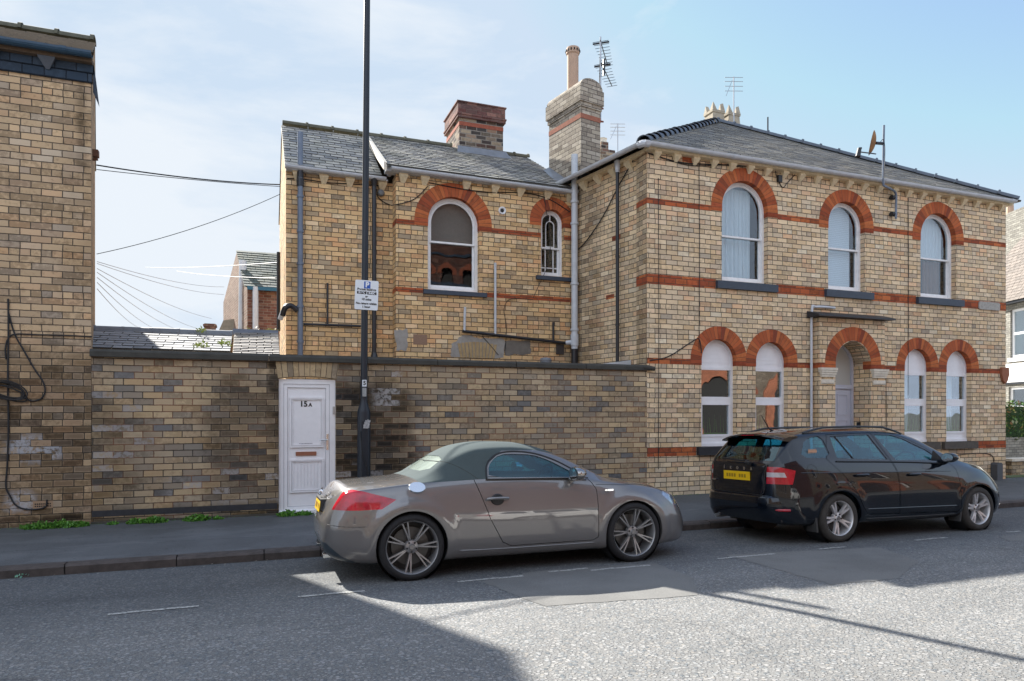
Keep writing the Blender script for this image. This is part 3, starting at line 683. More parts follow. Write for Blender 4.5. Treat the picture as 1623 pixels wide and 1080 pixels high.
# red bands, projecting 4 mm, cut around the openings
def band(mb, mp, z0, z1, x0, x1, cuts, d=-.004):
    xs = [x0]+[c for cc in sorted(cuts) for c in cc]+[x1]
    for a_, b_ in zip(xs[::2], xs[1::2]):
        if b_-a_ > .01: bar_box(mb, mp, a_, b_, z0, z1, d, .01)
mb = MB()
for (cx, z0, zs, r, ro) in (W1, W2, W3): pass
cutU = [(w_[0]-w_[3]-.002, w_[0]+w_[3]+.002) for w_ in (W1, W2, W3)]
xs = [XR0]+[c for cc in cutU for c in cc]+[XR1]
mb2 = MB()
band(mb, mpF, 5.425, 5.525, XR0, XR1, [(w_[0]-w_[4]-.002, w_[0]+w_[4]+.002) for w_ in (W1, W2, W3)])
band(mb, mpF, 3.965, 4.145, XR0, XR1, [(8.115, 9.545), (10.755, 12.035), (13.295, 14.695)])
band(mb, mpF, 2.52, 2.62, XR0, XR1, [(g[0]-g[4]-.002, g[0]+g[4]+.002) for g in Gs[:1]]+[(9.44-.602, 9.44+.632)]+[(10.46, 12.21)]+[(13.35-.622, 13.35+.625), (14.60-.622, 14.60+.632)])
band(mb, mpF, .83, .985, XR0, XR1, [(7.68, 8.87), (8.89, 9.95), (10.46, 12.21), (12.83, 13.95), (13.97, 15.12)])
mpP = lambda p, d=0.0: Vector((XR0+d, YW-p[0], p[1]))     # pier side face
for z0, z1 in ((5.425, 5.525), (3.965, 4.145)): bar_box(mb, lambda p, d=0: Vector((XR0+d, YW+p[0], p[1])), 0.0, .37, z0, z1, -.004, .01)
mb.build('red_brick_band', B_redband, RH)
# odd red bricks
mb = MB()
for (px, py) in ((1091, 254),): 
    p = at(px, py, YW); bar_box(mb, mpF, p.x-.13, p.x+.13, p.z-.045, p.z+.045, -.003, .01)
def mpS(p, d=0.0):       # along the skewed side wall
    q = C2+SK*p[0]; n_ = Vector((.98, .2, 0)); return Vector((q.x, q.y, p[1]))+n_*d
for t_, z_ in ((.62, 5.02), (.80, 3.9)): bar_box(mb, mpS, t_-.12, t_+.12, z_-.042, z_+.042, -.003, .01)
mb.build('stray_red_brick', B_redband, RH)
# first-floor windows
def net_curtain(win, mp, rec):
    b = MB(); curtain(b, mp, 8.80-.46, 8.80+.02, 4.2, 6.0, rec+.17, .028); curtain(b, mp, 8.80+.0, 8.80+.36, 4.22, 6.0, rec+.18, .024)
    b.build('curtain', CURT, win); dark_room(win, mp, 8.8, 4.1, 6.1, .54)
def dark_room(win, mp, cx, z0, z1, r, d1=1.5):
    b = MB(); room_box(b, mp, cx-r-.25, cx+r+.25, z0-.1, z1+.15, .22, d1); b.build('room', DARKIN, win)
def blind(win, mp, rec):
    b = MB(); bar_box(b, mp, 11.35-.43, 11.35+.34, 4.2, 5.93, rec+.15, rec+.165); b.build('blind', BLIND, win); dark_room(win, mp, 11.35, 4.1, 6.0, .49)
def brown_room(win, mp, rec):
    b = MB(); bar_box(b, mp, 13.5, 14.4, 5.0, 6.0, rec+.16, rec+.17); b.build('blind', CURT, win)
    b = MB(); curtain(b, mp, 13.97-.1, 13.97+.42, 4.2, 5.1, rec+.2, .02); b.build('curtain', CURTB, win); dark_room(win, mp, 13.97, 4.1, 6.05, .54)
sash_window(RH, mpF, *W1[:4], 5.0, dressing=net_curtain, sill=(8.12, 9.54, 3.975, 4.13), ro=W1[4], label='first-floor sash window with a white curtain')
sash_window(RH, mpF, *W2[:4], 4.99, dressing=blind, sill=(10.76, 12.03, 3.975, 4.13), ro=W2[4], label='first-floor sash window with a white slatted blind')
sash_window(RH, mpF, *W3[:4], 4.99, dressing=brown_room, sill=(13.30, 14.69, 3.975, 4.13), ro=W3[4], label='first-floor sash window with a half-drawn brown curtain')
# ground-floor white plastic windows with a blind arched head
def upvc_window(i, cx, z0, zs, r, ro):
    rec = .11; win = ring_part(arch(cx, z0, zs, r), arch(cx, z0, zs, r, t=.05), mpF, rec, rec+.07, 'window', WHITE, RH)
    b = MB(); q = r-.05
    hd = [(cx-q, 2.50), (cx+q, 2.50)]+[(cx+q*math.cos(PI*k/20), zs+q*math.sin(PI*k/20)) for k in range(21)]
    b.add([mpF(p, rec+.018) for p in hd], [tuple(range(len(hd)))])
    for zz in (2.58, 2.66, 2.74, 2.82, 2.90):
        hw = math.sqrt(max(q*q-max(0, zz-zs)**2, 0))-.02
        if hw > .05: bar_box(b, mpF, cx-hw, cx+hw, zz, zz+.008, rec+.014, rec+.02)
    b.build('head_panel', WHITE, win)
    b = MB(); bar_box(b, mpF, cx-q, cx+q, 2.44, 2.50, rec+.005, rec+.065); bar_box(b, mpF, cx-q, cx+q, 1.82, 1.93, rec+.0, rec+.065)
    bar_box(b, mpF, cx-q, cx+q, 1.04, 1.17, rec+.004, rec+.065); bar_box(b, mpF, cx-q-.03, cx+q+.03, z0, 1.045, rec-.03, rec+.06)
    b.ring([(cx-q, 1.17), (cx+q, 1.17), (cx+q, 1.82), (cx-q, 1.82)], [(cx-q+.045, 1.215), (cx+q-.045, 1.215), (cx+q-.045, 1.775), (cx-q+.045, 1.775)], rec-.008, rec+.06, mpF)
    b.build('glazing_frame', WHITE, win)
    pane_part(mpF, [(cx-q, 1.93), (cx+q, 1.93), (cx+q, 2.44), (cx-q, 2.44)], rec+.03, win, GLASS)
    pane_part(mpF, [(cx-q+.045, 1.215), (cx+q-.045, 1.215), (cx+q-.045, 1.775), (cx-q+.045, 1.775)], rec+.02, win, GLASS)
    b = MB(); sx0, sx1 = ((cx-.51, cx+.66), (cx-.54, cx+.5), (cx-.5, cx+.59), (cx-.53, cx+.51))[i]; bar_box(b, mpF, sx0, sx1, .835, .985, -.08, rec); b.build('sill', (BLACKST, BLACKST, BROWNST, BROWNST)[i], win)
    b = MB()
    ex = ro
    arch_ring(b, mpF, cx, zs, r, ro, -.006-.002*(i % 2), rec+.05, extra=.1); b.build('brick_arch', B_arch, win)
    dark_room(win, mpF, cx, .9, 3.0, r)
    if i in (2, 3):
        b = MB(); curtain(b, mpF, cx-q, cx+(.1 if i == 2 else .2), 1.2, 2.5, rec+.2, .02); b.build('curtain', CURT, win)
    b = MB(); bar_box(b, mpF, cx-q, cx+q, 1.2, 1.235, rec+.13, rec+.3)
    for k in range(9):
        x_ = cx-q+.06+k*.075; b.tube([mpF((x_, 1.2), rec+.16), mpF((x_+random.uniform(-.05, .05), 1.55+random.uniform(-.05, .08)), rec+.16)], [.008, .002], 5)
    b.build('windowsill_plants', WEED, win)
    return win
for i, g in enumerate(Gs): upvc_window(i, *g)
# porch block, arch, canopy, corbels, door
PD = YW-.17
mpD = frame((0, PD), (1, 0))
mb = MB(); wall_panel(mb, mpD, [(10.47, .1), (12.20, .1), (12.20, 3.53), (10.47, 3.53)], [[(11.35-.475, .101), (11.35+.475, .101)]+arch(11.35, .1, 2.60, .475)[2:]], .45)
mb.quad((10.47, YW, .1), (10.47, PD, .1), (10.47, PD, 3.53), (10.47, YW, 3.53)); mb.quad((12.2, YW, .1), (12.2, PD, .1), (12.2, PD, 3.53), (12.2, YW, 3.53)); mb.quad((10.47, PD, 3.53), (12.2, PD, 3.53), (12.2, YW, 3.53), (10.47, YW, 3.53))
porch = mb.build('porch', B_right, RH)
b = MB(); arch_ring(b, mpD, 11.35, 2.62, .475, .745, -.006, .2, extra=.1); b.build('brick_arch', B_arch, porch)
b = MB(); band(b, mpD, 2.52, 2.62, 10.47, 12.20, [(11.35-.747, 11.35+.747)]); bar_box(b, lambda p, d=0: Vector((10.47+d, PD+p[0], p[1])), 0, .166, 2.52, 2.62, -.004, .01); b.build('red_brick_band', B_redband, porch)
b = MB()
b.prism([(PD-.15, 3.53), (PD-.15, 3.565), (YW, 3.66), (YW, 3.53)], 'x', 10.31, 12.33); b.build('canopy', plain('dark_lead_canopy', (.03, .032, .04), .5, nz=.4, nscale=8, bump=.4), porch)
for cx_, sgn in ((10.66, 1), (12.03, -1)):
    b = MB()
    for k, (zz, hw, pr) in enumerate(((2.475, .21, .075), (2.43, .20, .066), (2.385, .19, .055), (2.34, .175, .042), (2.25, .165, .03))):
        bar_box(b, mpD, cx_-hw, cx_+hw, zz-(.0 if k < 4 else .03), zz+.042, -pr, .02)
    bar_box(b, mpD, cx_-.21, cx_+.21, 2.515, 2.522, -.078, .02)
    for k in range(7):
        x_ = cx_-.15+k*.05; bar_box(b, mpD, x_-.014, x_+.014, 2.20, 2.262, -.024, .02)
    b.build('corbel', STONE, porch)
DY = 11.02
mpE = frame((0, DY), (1, 0))
fr = ring_part([(10.86, .13), (11.84, .13)]+[(11.35+.49*math.cos(PI*k/20), 2.62+.49*math.sin(PI*k/20)) for k in range(21)], [(10.93, .16), (11.77, .16)]+[(11.35+.42*math.cos(PI*k/20), 2.62+.42*math.sin(PI*k/20)) for k in range(21)], mpE, 0, .09, 'door_frame', LILAC, porch)
b = MB(); bar_box(b, mpE, 10.93, 11.77, 2.13, 2.21, -.005, .08); b.build('transom', LILAC, porch)
pane_part(mpE, [(10.93, 2.21), (11.77, 2.21)]+[(11.35+.42*math.cos(PI*k/20), 2.62+.42*math.sin(PI*k/20)) for k in range(21)], .04, porch, FROST, 'fanlight')
b = MB(); bar_box(b, mpE, 10.935, 11.765, .16, 2.125, .03, .07)
for (x0, x1, z0, z1) in ((11.02, 11.30, 1.58, 2.02), (11.40, 11.68, 1.58, 2.02), (11.02, 11.30, .75, 1.48), (11.40, 11.68, .75, 1.48), (11.02, 11.68, .28, .62)):
    b.ring([(x0, z0), (x1, z0), (x1, z1), (x0, z1)], [(x0+.022, z0+.022), (x1-.022, z0+.022), (x1-.022, z1-.022), (x0+.022, z1-.022)], .018, .032, mpE)
door = b.build('front_door', LILAC, porch)
put_text('door_number', '15', .11, INK, door, face_mat((11.30, DY+.022, 1.52)), .002)
b = MB(); b.box(11.80, 11.825, PD+.26, PD+.34, 1.25, 1.43); b.box(11.79, 11.80, PD+.28, PD+.32, 1.30, 1.34); b.build('keypad', BLACKPL, porch)
mb = MB(); room_box(mb, mpE, 10.6, 12.1, .1, 3.3, .1, .8); mb.build('hall', DARKIN, porch)
mb = MB(); mb.box(10.9, 11.8, PD+.02, DY+.1, .0, .14); mb.build('doorstep', STONE, porch)
# eaves corbels, gutter, roof
mb = MB(); x = XR0+.18
while x < XR1:
    mb.add([(x-.025, YW-.002, 6.22), (x+.025, YW-.002, 6.22), (x-.07, YW-.10, 6.32), (x+.07, YW-.10, 6.32), (x-.07, YW-.10, 6.36), (x+.07, YW-.10, 6.36), (x-.07, YW-.002, 6.36), (x+.07, YW-.002, 6.36)],
           [(0, 1, 3, 2), (2, 3, 5, 4), (4, 5, 7, 6), (0, 2, 4, 6), (1, 7, 5, 3)]); x += .415
t_ = .2
while t_ < 3.0:
    q = mpS((t_, 0)); n_ = Vector((-.98, -.2, 0)); u_ = SK
    P_ = lambda du, dn, z: Vector((q.x, q.y, z))+u_*du+n_*dn
    mb.add([P_(-.05, .002, 6.20), P_(.05, .002, 6.20), P_(-.085, .11, 6.31), P_(.085, .11, 6.31), P_(-.085, .11, 6.36), P_(.085, .11, 6.36), P_(-.085, .002, 6.36), P_(.085, .002, 6.36)],
           [(0, 1, 3, 2), (2, 3, 5, 4), (4, 5, 7, 6), (0, 2, 4, 6), (1, 7, 5, 3)]); t_ += .46
mb.build('eaves_corbels', CORBEL, RH)
mb = MB(); bar_box(mb, mpF, XR0-.06, XR1+.05, 6.36, 6.42, -.13, .02); bar_box(mb, mpS, -.3, 9.0, 6.36, 6.42, -.13, .02); mb.build('eaves_course', CORBEL, RH)
GA = Vector((XR0-.2, YW-.2, 6.44)); GB = GA+SK*2.62
mb = MB()
for k in range(5): gutter(mb, (GA.x+.05+k*1.93, GA.y, 6.44), (GA.x+.05+(k+1)*1.93, GA.y, 6.44), .062)
for k in range(6): half = (GA.x+.05+k*1.9); gutter(mb, (half-.04, GA.y, 6.44), (half+.04, GA.y, 6.44), .07)
gutter(mb, GA+SK*.05, GB, .062); mb.tube(smooth_path([GA+Vector((.12, 0, -.03)), GA+Vector((.02, .02, -.03)), GA+SK*.12+Vector((0, 0, -.03))], 5), .062, 10)
gt = mb.build('gutter', GREYPIPE, RH, smooth=True)
APX = Vector((11.55, 15.25, 9.42)); EA = Vector((XR0-.2, YW-.2, 6.46)); EB = Vector((XR1+.22, YW-.2, 6.46)); EC = EA+SK*9.6; EDd = Vector((XR1+.22, EC.y, 6.46))
EC.z = 6.46
mb = MB(); slates(mb, EA, EB, APX+Vector((.02, 0, 0)), APX-Vector((.02, 0, 0)), .2, .3, .007); slates(mb, EC, EA, APX, APX+Vector((0, .02, 0)), .2, .3, .007); slates(mb, EB, EDd, APX+Vector((0, .02, 0)), APX, .25, .4, .007)
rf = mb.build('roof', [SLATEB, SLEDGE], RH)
mb = MB(); mb.add([EA-Vector((0, 0, .02)), EB-Vector((0, 0, .02)), EDd-Vector((0, 0, .02)), EC-Vector((0, 0, .02)), APX-Vector((0, 0, .02))], [(0, 1, 4), (1, 2, 4), (2, 3, 4), (3, 0, 4)]); mb.build('roof_deck', SLATEB, rf)
mb = MB(); ridge_tiles(mb, EB+Vector((-.1, 0, .02)), APX+Vector((0, 0, .02)), .09, .45, .028); ridge_tiles(mb, EA+Vector((.05, .08, .02)), APX+Vector((0, 0, .02)), .09, .42, .05, .05); mb.build('ridge_tiles', RIDGEBLUE, rf, smooth=True)
# pipes
def pipe(name, pts, r, mat, parent, clips=(), n=12):
    b = MB(); b.tube(pts, r, n)
    for c in clips: b.tube([Vector(c)-Vector((0, 0, .022)), Vector(c)+Vector((0, 0, .022))], r*1.28, n)
    return b.build(name, mat, parent, smooth=True)
q = mpS((.42, 0), -.14); pipe('downpipe', [(q.x, q.y, 6.4), (q.x, q.y, 2.4)], .034, BLACKPIPE, RH, [(q.x, q.y, z) for z in (6.25, 4.6, 3.3)])
b = MB(); b.tube([(q.x, q.y, 6.2), (q.x, q.y, 6.42)], [.04, .065], 12); b.build('gutter_outlet', GREYPIPE, RH)
p_ = at(1286, 487, YW-.05); pipe('waste_pipe', smooth_path([(p_.x+.62, p_.y+.02, p_.z+.02), (p_.x+.12, p_.y, p_.z+.01), (p_.x+.01, p_.y, p_.z-.1), (p_.x, p_.y, 2.4), (p_.x, p_.y, .2)], 5), .026, GREYPIPE, RH)
p_ = at(1405, 312, YW-.06)
# wires clipped to the walls
def wire(name, pts, r=.009, mat=CABLE, parent=None, sm=6, label=None, cat='cable', group=None):
    b = MB(); b.tube(smooth_path(pts, sm), r, 5, True)
    if parent is not None: return b.build(name, mat, parent, smooth=True)
    return solo(b, name, mat, label, cat, group, smooth=True)
W = lambda px, py, Y=YW-.012: at(px, py, Y)
wire('wall_cable', [W(1027, 243), W(1080, 258), W(1150, 262), W(1230, 268), W(1330, 282), W(1440, 300), W(1590, 322)], .012, parent=RH)
wire('wall_cable', [W(1040, 247), W(1090, 262), W(1140, 262), W(1175, 258)], .008, parent=RH)
for x_, z0, z1 in ((6.86, .6, 5.9), (7.74, 2.8, 6.3), (13.05, 2.0, 6.3), (12.42, .2, 2.5)): wire('wall_cable', [(x_, YW-.012, z1), (x_+.01, YW-.012, (z0+z1)/2), (x_, YW-.012, z0)], .006, parent=RH)
wire('wall_cable', [W(1229, 266), W(1231, 280), W(1240, 297), W(1248, 290), W(1260, 277)], .008, parent=RH)
p_ = at(1236, 283, YW-.04); b = MB(); b.box(p_.x-.045, p_.x+.045, YW-.06, YW, p_.z-.07, p_.z+.06); b.build('junction_box', BLACKPL, RH)
wire('wall_cable', [W(1500, 725), W(1540, 719), W(1572, 722), W(1575, 745)], .008, parent=RH)
wire('wall_cable', [W(1030, 572), W(1060, 565), W(1095, 543), W(1108, 538), W(1112, 560)], .01, parent=RH)
qs = [mpS((t_, z_), -.03) for t_, z_ in ((.1, 6.35), (.5, 6.0), (1.0, 5.5), (1.5, 5.15), (1.85, 5.0))]; wire('wall_cable', qs, .012, parent=RH)
# terracotta ornament and street plate
b = MB(); p_ = at(1590, 584, YW); b.prism([(p_.x-.11, 2.66), (p_.x+.11, 2.66), (p_.x+.12, 2.5), (p_.x+.07, 2.36), (p_.x, 2.29), (p_.x-.07, 2.36), (p_.x-.12, 2.5)], 'y', YW-.06, YW-.002); b.build('terracotta_boss', TERRA, RH)
sn = MB(); p0 = at(1550, 478, YW); p1 = at(1583, 493, YW)
sn.prism([(p0.x+.03, p1.z), (p1.x-.03, p1.z), (p1.x, p1.z+.03), (p1.x, p0.z-.03), (p1.x-.03, p0.z), (p0.x+.03, p0.z), (p0.x, p0.z-.03), (p0.x, p1.z+.03)], 'y', YW-.03, YW-.008)
snp = solo(sn, 'street_name_plate', plain('weathered_plate', (.42, .40, .36), .7, nz=.5, nscale=22), 'small weathered grey street name plate in the red band of the corner house', 'street sign')
# dish on its pole
sd = thing('satellite_dish', 'rusty satellite dish on a cranked grey pole fixed to the eaves of the corner house', 'satellite dish', at(1421, 345, YW-.06))
bp = [at(1420, 347, YW-.10), at(1420, 330, YW-.10), at(1420, 308, YW-.10), at(1414, 301, YW-.16), at(1404, 296, YW-.3), at(1400, 290, YW-.36), at(1400, 250, YW-.36), at(1401, 199, YW-.36)]
b = MB(); b.tube(smooth_path(bp, 4), .022, 10); b.build('pole', BLUEPIPE, sd, smooth=True)
b = MB()
for py in (314, 340): p_ = at(1417, py, YW-.05); b.tube([(p_.x-.09, YW-.06, p_.z), (p_.x-.02, YW-.06, p_.z)], .05, 10); b.box(p_.x-.08, p_.x+.04, YW-.1, YW, p_.z-.02, p_.z+.02)
b.build('bracket', BLACKPIPE, sd)
dc = at(1388, 227, YW-.40); b = MB(); ax = Vector((-.66, .73, .22)).normalized()
Mq = Matrix.Translation(dc) @ ax.to_track_quat('Z', 'Y').to_matrix().to_4x4()
b.lathe([(.001, 0), (.08, .006), (.14, .022), (.20, .048), (.24, .075), (.24, .08), (.20, .055), (.14, .029), (.001, .008)], 24, Mq); b.build('dish', plain('rusty_dish', (.36, .17, .05), .7, nz=.7, nscale=9), sd, smooth=True)
lnb = at(1362, 241, YW-.62); b = MB(); b.tube([dc+Vector((0, 0, -.22)), lnb], .012, 6); b.tube([dc, at(1400, 228, YW-.36)], .03, 6); b.build('arm', BLACKPIPE, sd)
b = MB(); b.tube([lnb+Vector((-.04, 0, -.10)), lnb+Vector((.0, 0, .06)), lnb+Vector((.05, 0, .08))], [.05, .04, .02], 10); b.build('receiver_head', BLACKPL, sd)
b = MB(); b.tube(smooth_path([dc+Vector((.1, 0, 0)), dc+Vector((.2, 0, .1)), dc+Vector((.25, 0, -.1)), dc+Vector((.22, 0, -.7))], 5), .006, 5); b.build('cable', CABLE, sd)
# meter post at the right foot of the wall
b = MB(); p_ = at(1581, 748, YW-.1); b.box(p_.x-.09, p_.x+.09, YW-.16, YW-.01, .1, .46); b.prism([(p_.x-.09, .46), (p_.x+.09, .46), (p_.x+.05, .5), (p_.x-.05, .5)], 'y', YW-.16, YW-.01)
solo(b, 'meter_box', plain('dark_grey_box', (.07, .075, .085), .5), 'small dark grey meter box at the corner house foot by the black car bonnet', 'utility box')

# big chimney on the side wall
CH = thing('chimney_stack', 'tall pale brick chimney with rounded cap and one clay pot on the corner house', 'chimney', (6.45, 13.4, 6.2))
u1, u2 = SK, Vector((.98, .2, 0)).normalized()
A0 = Vector((6.34, 12.86, 0)); LD, FW = 1.15, .52
def rectp(m2, o, l0, l1, f0, f1, z0, z1):
    P8 = [o+u1*l+u2*f_+Vector((0, 0, z)) for z in (z0, z1) for l in (l0, l1) for f_ in (f0, f1)]
    m2.add(P8, [(0, 2, 3, 1), (4, 5, 7, 6), (0, 1, 5, 4), (2, 6, 7, 3), (0, 4, 6, 2), (1, 3, 7, 5)])
b = MB(); rectp(b, A0, 0, LD, 0, FW, 5.9, 8.02); sh = b.build('shaft', B_chimpale, CH)
b = MB(); rectp(b, A0, -.006, LD+.006, -.006, FW+.006, 7.78, 7.88); b.build('red_brick_band', plain('faded_red_brick', (.36, .14, .09), .95, nz=.5, nscale=16), CH)
b = MB(); rectp(b, A0, -.025, LD+.025, -.025, FW+.025, 8.02, 8.12); rectp(b, A0, -.055, LD+.055, -.055, FW+.055, 8.12, 8.42)
n = 10; prof = [(-.035, 8.42)]+[(-.035+(FW+.07)*k/n, 8.42+.16*math.sin(PI*k/n)**.5+.06) for k in range(n+1)]+[(FW+.035, 8.42)]
vs = [A0+u1*l+u2*f_+Vector((0, 0, z)) for l in (-.035, LD+.035) for f_, z in prof]; k_ = len(prof)
b.add(vs, [tuple(range(k_)), tuple(range(2*k_-1, k_-1, -1))]+[(i, (i+1) % k_, (i+1) % k_+k_, i+k_) for i in range(k_)]); b.build('cap', B_chimpale, CH)
pc_ = A0+u1*.62+u2*.26; b = MB(); b.lathe([(.125, 8.5), (.125, 9.42), (.145, 9.44), (.15, 9.55), (.14, 9.57), (.11, 9.57), (.11, 9.2)], 20, Matrix.Translation((pc_.x, pc_.y, 0))); pot = b.build('flue_pot', POTBUFF, CH, smooth=True)
b = MB()
for k in range(14): 
    t_ = 2*PI*k/14; b.box(pc_.x+.15*math.cos(t_)-.012, pc_.x+.15*math.cos(t_)+.012, pc_.y+.15*math.sin(t_)-.012, pc_.y+.15*math.sin(t_)+.012, 9.475, 9.52)
b.build('vent_holes', DARKIN, pot)
b = MB(); rectp(b, A0, -.05, LD+.02, -.012, FW+.05, 6.2, 6.62); b.build('flashing', LEAD, CH)
def aerial(name, label, top, zbase, kind, scale=1.0, tilt=0, group=None):
    t = thing(name, label, 'aerial', (top.x, top.y, zbase), group); x, y, z = top
    b = MB(); b.tube([(x, y, zbase), (x, y, z)], .018*scale, 8); b.build('mast', ALU, t)
    def yagi(o, d, L, n, w0, w1, big=True):
        m = MB(); d = Vector(d).normalized(); s_ = d.cross(Vector((0, 0, 1))).normalized(); o = Vector(o)
        m.tube([o-d*.05, o+d*L], .011*scale, 6)
        for k in range(n):
            q_ = o+d*(L*k/(n-1)); w_ = (w0+(w1-w0)*k/(n-1)); m.tube([q_-s_*w_, q_+s_*w_], .0055*scale, 5)
        if big: q_ = o+d*.06; m.tube([q_-s_*w0*1.05, q_+s_*w0*1.05], .018*scale, 6)
        return m.build('yagi_array', ALU if not big else BLACKPIPE, t)
    if kind == 'double':
        yagi((x, y, z-.10), (.60, .79, -.03), 1.0, 9, .17, .12); yagi((x+.03, y, z-.58), (.66, .75, -.03), 1.0, 9, .17, .12)
        m = MB(); m.box(x+.04, x+.06, y-.1, y-.02, z-.85, z-.50); m.build('reflector', BLACKPIPE, t)
        m = MB()
        for zz in (zbase+.02, zbase+.30): m.tube([(x-.22, y+.02, zz+.03), (x+.06, y-.02, zz)], .018, 6)
        m.build('mounting_bracket', plain('rusty_bracket', (.2, .06, .04), .8), t)
        m = MB(); m.tube(smooth_path([(x-.01, y, z-.3), (x-.03, y, z-1.0), (x-.05, y, zbase+.3), (x-.12, y, zbase-.05), (x-.2, y, zbase+.1)], 5), .007, 5); m.build('cable', CABLE, t)
    else:
        m = MB()
        for zz, hw in ((-.02, .3), (-.14, .3), (-.28, .3), (-.42, .3)): m.tube([(x-hw*.85, y+.3*hw, z+zz), (x+hw*.85, y-.3*hw, z+zz)], .008*scale, 5)
        m.tube([(x-.05, y, z-.1), (x-.35, y-.1, z-.66)], .008*scale, 5)
        m.tube([(x, y, z-.02), (x, y, z-.45)], .012, 5); m.build('yagi_array', ALU, t)
    return t
mt = A0+u1*.15+u2*(FW+.13); aerial('tv_aerial', 'tall mast with two grey rooftop aerials strapped to the big pale chimney', Vector((mt.x, mt.y, 9.72)), 8.02-.15, 'double')
# second stack with four crenellated pots behind the hip
CH2 = thing('chimney_stack', 'low brick chimney stack with crenellated square clay pots behind the hipped roof', 'chimney', (13.35, 17.2, 8.6))
b = MB(); b.box(12.72, 14.25, 17.0, 17.6, 8.4, 10.10); b.box(12.66, 14.31, 16.93, 17.67, 9.9, 10.02); b.build('shaft', B_chimpale, CH2)
for px_ in (12.98, 13.55):
    b = MB(); s0, s1 = .235, .195; z0 = 10.08
    b.add([(px_+sx*(s0 if k == 0 else s1), 17.25+sy*(s0 if k == 0 else s1), z0 if k == 0 else z0+.6) for k in (0, 1) for sy in (-1, 1) for sx in (-1, 1)], [(0, 1, 5, 4), (1, 3, 7, 5), (3, 2, 6, 7), (2, 0, 4, 6)])
    b.box(px_-.225, px_+.225, 17.03, 17.47, z0+.55, z0+.62)
    for sx in (-1, 1):
        for sy in (-1, 1): b.add([(px_+sx*.225, 17.25+sy*.225, z0+.6), (px_+sx*.06, 17.25+sy*.225, z0+.6), (px_+sx*.06, 17.25+sy*.06, z0+.6), (px_+sx*.225, 17.25+sy*.06, z0+.6), (px_+sx*.18, 17.25+sy*.18, z0+.86), (px_+sx*.11, 17.25+sy*.14, z0+.84)], [(0, 1, 4), (1, 5, 4), (1, 2, 5), (2, 3, 5), (3, 4, 5), (3, 0, 4)])
    b.build('chimney_pot', plain('weathered_stone_pot', (.40, .35, .27), .9, nz=.5, nscale=9), CH2)
aerial('tv_aerial', 'slim ladder-shaped aerial on a mast in front of the crenellated chimney pots', at(1163, 122, 16.6), 9.0, 'ladder')
aerial('tv_aerial', 'small ladder-shaped aerial standing behind the big pale chimney', at(979, 196, 22), 8.2, 'ladder', 1.2)
b = MB(); p_ = at(1217, 186, 17.3); b.tube([(p_.x, 17.3, 9.6), (p_.x, 17.3, p_.z)], .022, 8); solo(b, 'vent_rod', BLACKPIPE, 'thin dark rod standing right of the crenellated chimney stack', 'rod')
CH3 = thing('chimney_stack', 'small stepped chimney with a single pot seen just right of the big pale chimney', 'chimney', at(968, 260, 17.5))
q0 = at(952, 262, 17.5); q1 = at(975, 240, 17.5); b = MB(); b.box(q0.x, q1.x, 17.5, 18.1, 7.0, q1.z+.02); b.box(q0.x+.01, q0.x+.24, 17.48, 17.88, 7.5, q1.z+.22); b.build('shaft', B_chim, CH3)
b = MB(); pz = at(960, 230, 17.5); b.lathe([(.15, pz.z-.1), (.12, pz.z+.22), (.14, pz.z+.24), (.10, pz.z+.24)], 12, Matrix.Translation((pz.x, 17.7, 0))); b.build('chimney_pot', STONE, CH3)

# ---------------------------------------------------------------- middle house behind the wall
YM, YL = 13.05, 13.40
MH = thing('rear_wing_house', 'golden brick rear wing with slate roof, one large and one narrow round-headed window', 'house', (3.4, 15, .1))
mpM = frame((0, YM), (1, 0)); mpL = frame((0, YL), (1, 0))
XJ = 6.32
V1 = (3.655, 4.03, 5.36, .525, .79); V2 = (5.78, 4.47, 5.60, .26, .51)
mb = MB(); wall_panel(mb, mpM, [(2.51, .1), (XJ+.1, .1), (XJ+.1, 6.20), (2.51, 6.20)], [arch(*V1[:4]), arch(*V2[:4])], .22)
wall_panel(mb, mpL, [(.52, .1), (2.51, .1), (2.51, 6.12), (.52, 6.12)], [], .1)
mb.quad((2.51, YL, .1), (2.51, YM, .1), (2.51, YM, 6.20), (2.51, YL, 6.20)); mb.build('front_wall', B_mid, MH)
RY, RZ = 15.2, 7.70
mb = MB(); mb.add([(.52, YL, .1), (.52, 17.0, .1), (.52, 17.0, 6.12), (.52, RY, 7.62), (.52, YL, 6.12)], [(0, 1, 2, 3, 4)]); mb.quad((.52, 17.0, .1), (5.6, 17.0, .1), (5.6, 17, 6.12), (.52, 17, 6.12)); mb.build('gable_wall', B_mid, MH)
mb = MB(); band(mb, mpM, 5.255, 5.345, 2.51, XJ, [(3.655-.79, 3.655+.79), (5.78-.262, 5.78+.262)]); band(mb, mpM, 3.95, 4.04, 2.51, XJ, [(3.035, 4.325)])
for z0, z1 in ((5.255, 5.345), (3.95, 4.04)): bar_box(mb, lambda p, d=0: Vector((2.51+d, YM+p[0], p[1])), 0, .35, z0, z1, -.004, .01)
mb.build('red_brick_band', B_redband, MH)
def backroom(cx, z0, z1, r):
    def f(win, mp, rec): dark_room(win, mp, cx, z0, z1, r)
    return f
def room1(win, mp, rec):
    dark_room(win, mp, 3.655, 4.0, 5.9, .525)
    b = MB(); bar_box(b, mp, 3.655-.5, 3.655+.5, 5.0, 5.86, rec+.16, rec+.17); b.build('blind', plain('grey_brown_blind', (.2, .19, .16), .8, nz=.2), win)
sash_window(MH, mpM, *V1[:4], 4.98, dressing=room1, sill=(3.035, 4.325, 3.935, 4.03), ro=V1[4], t=.06, label='large round-headed sash window')
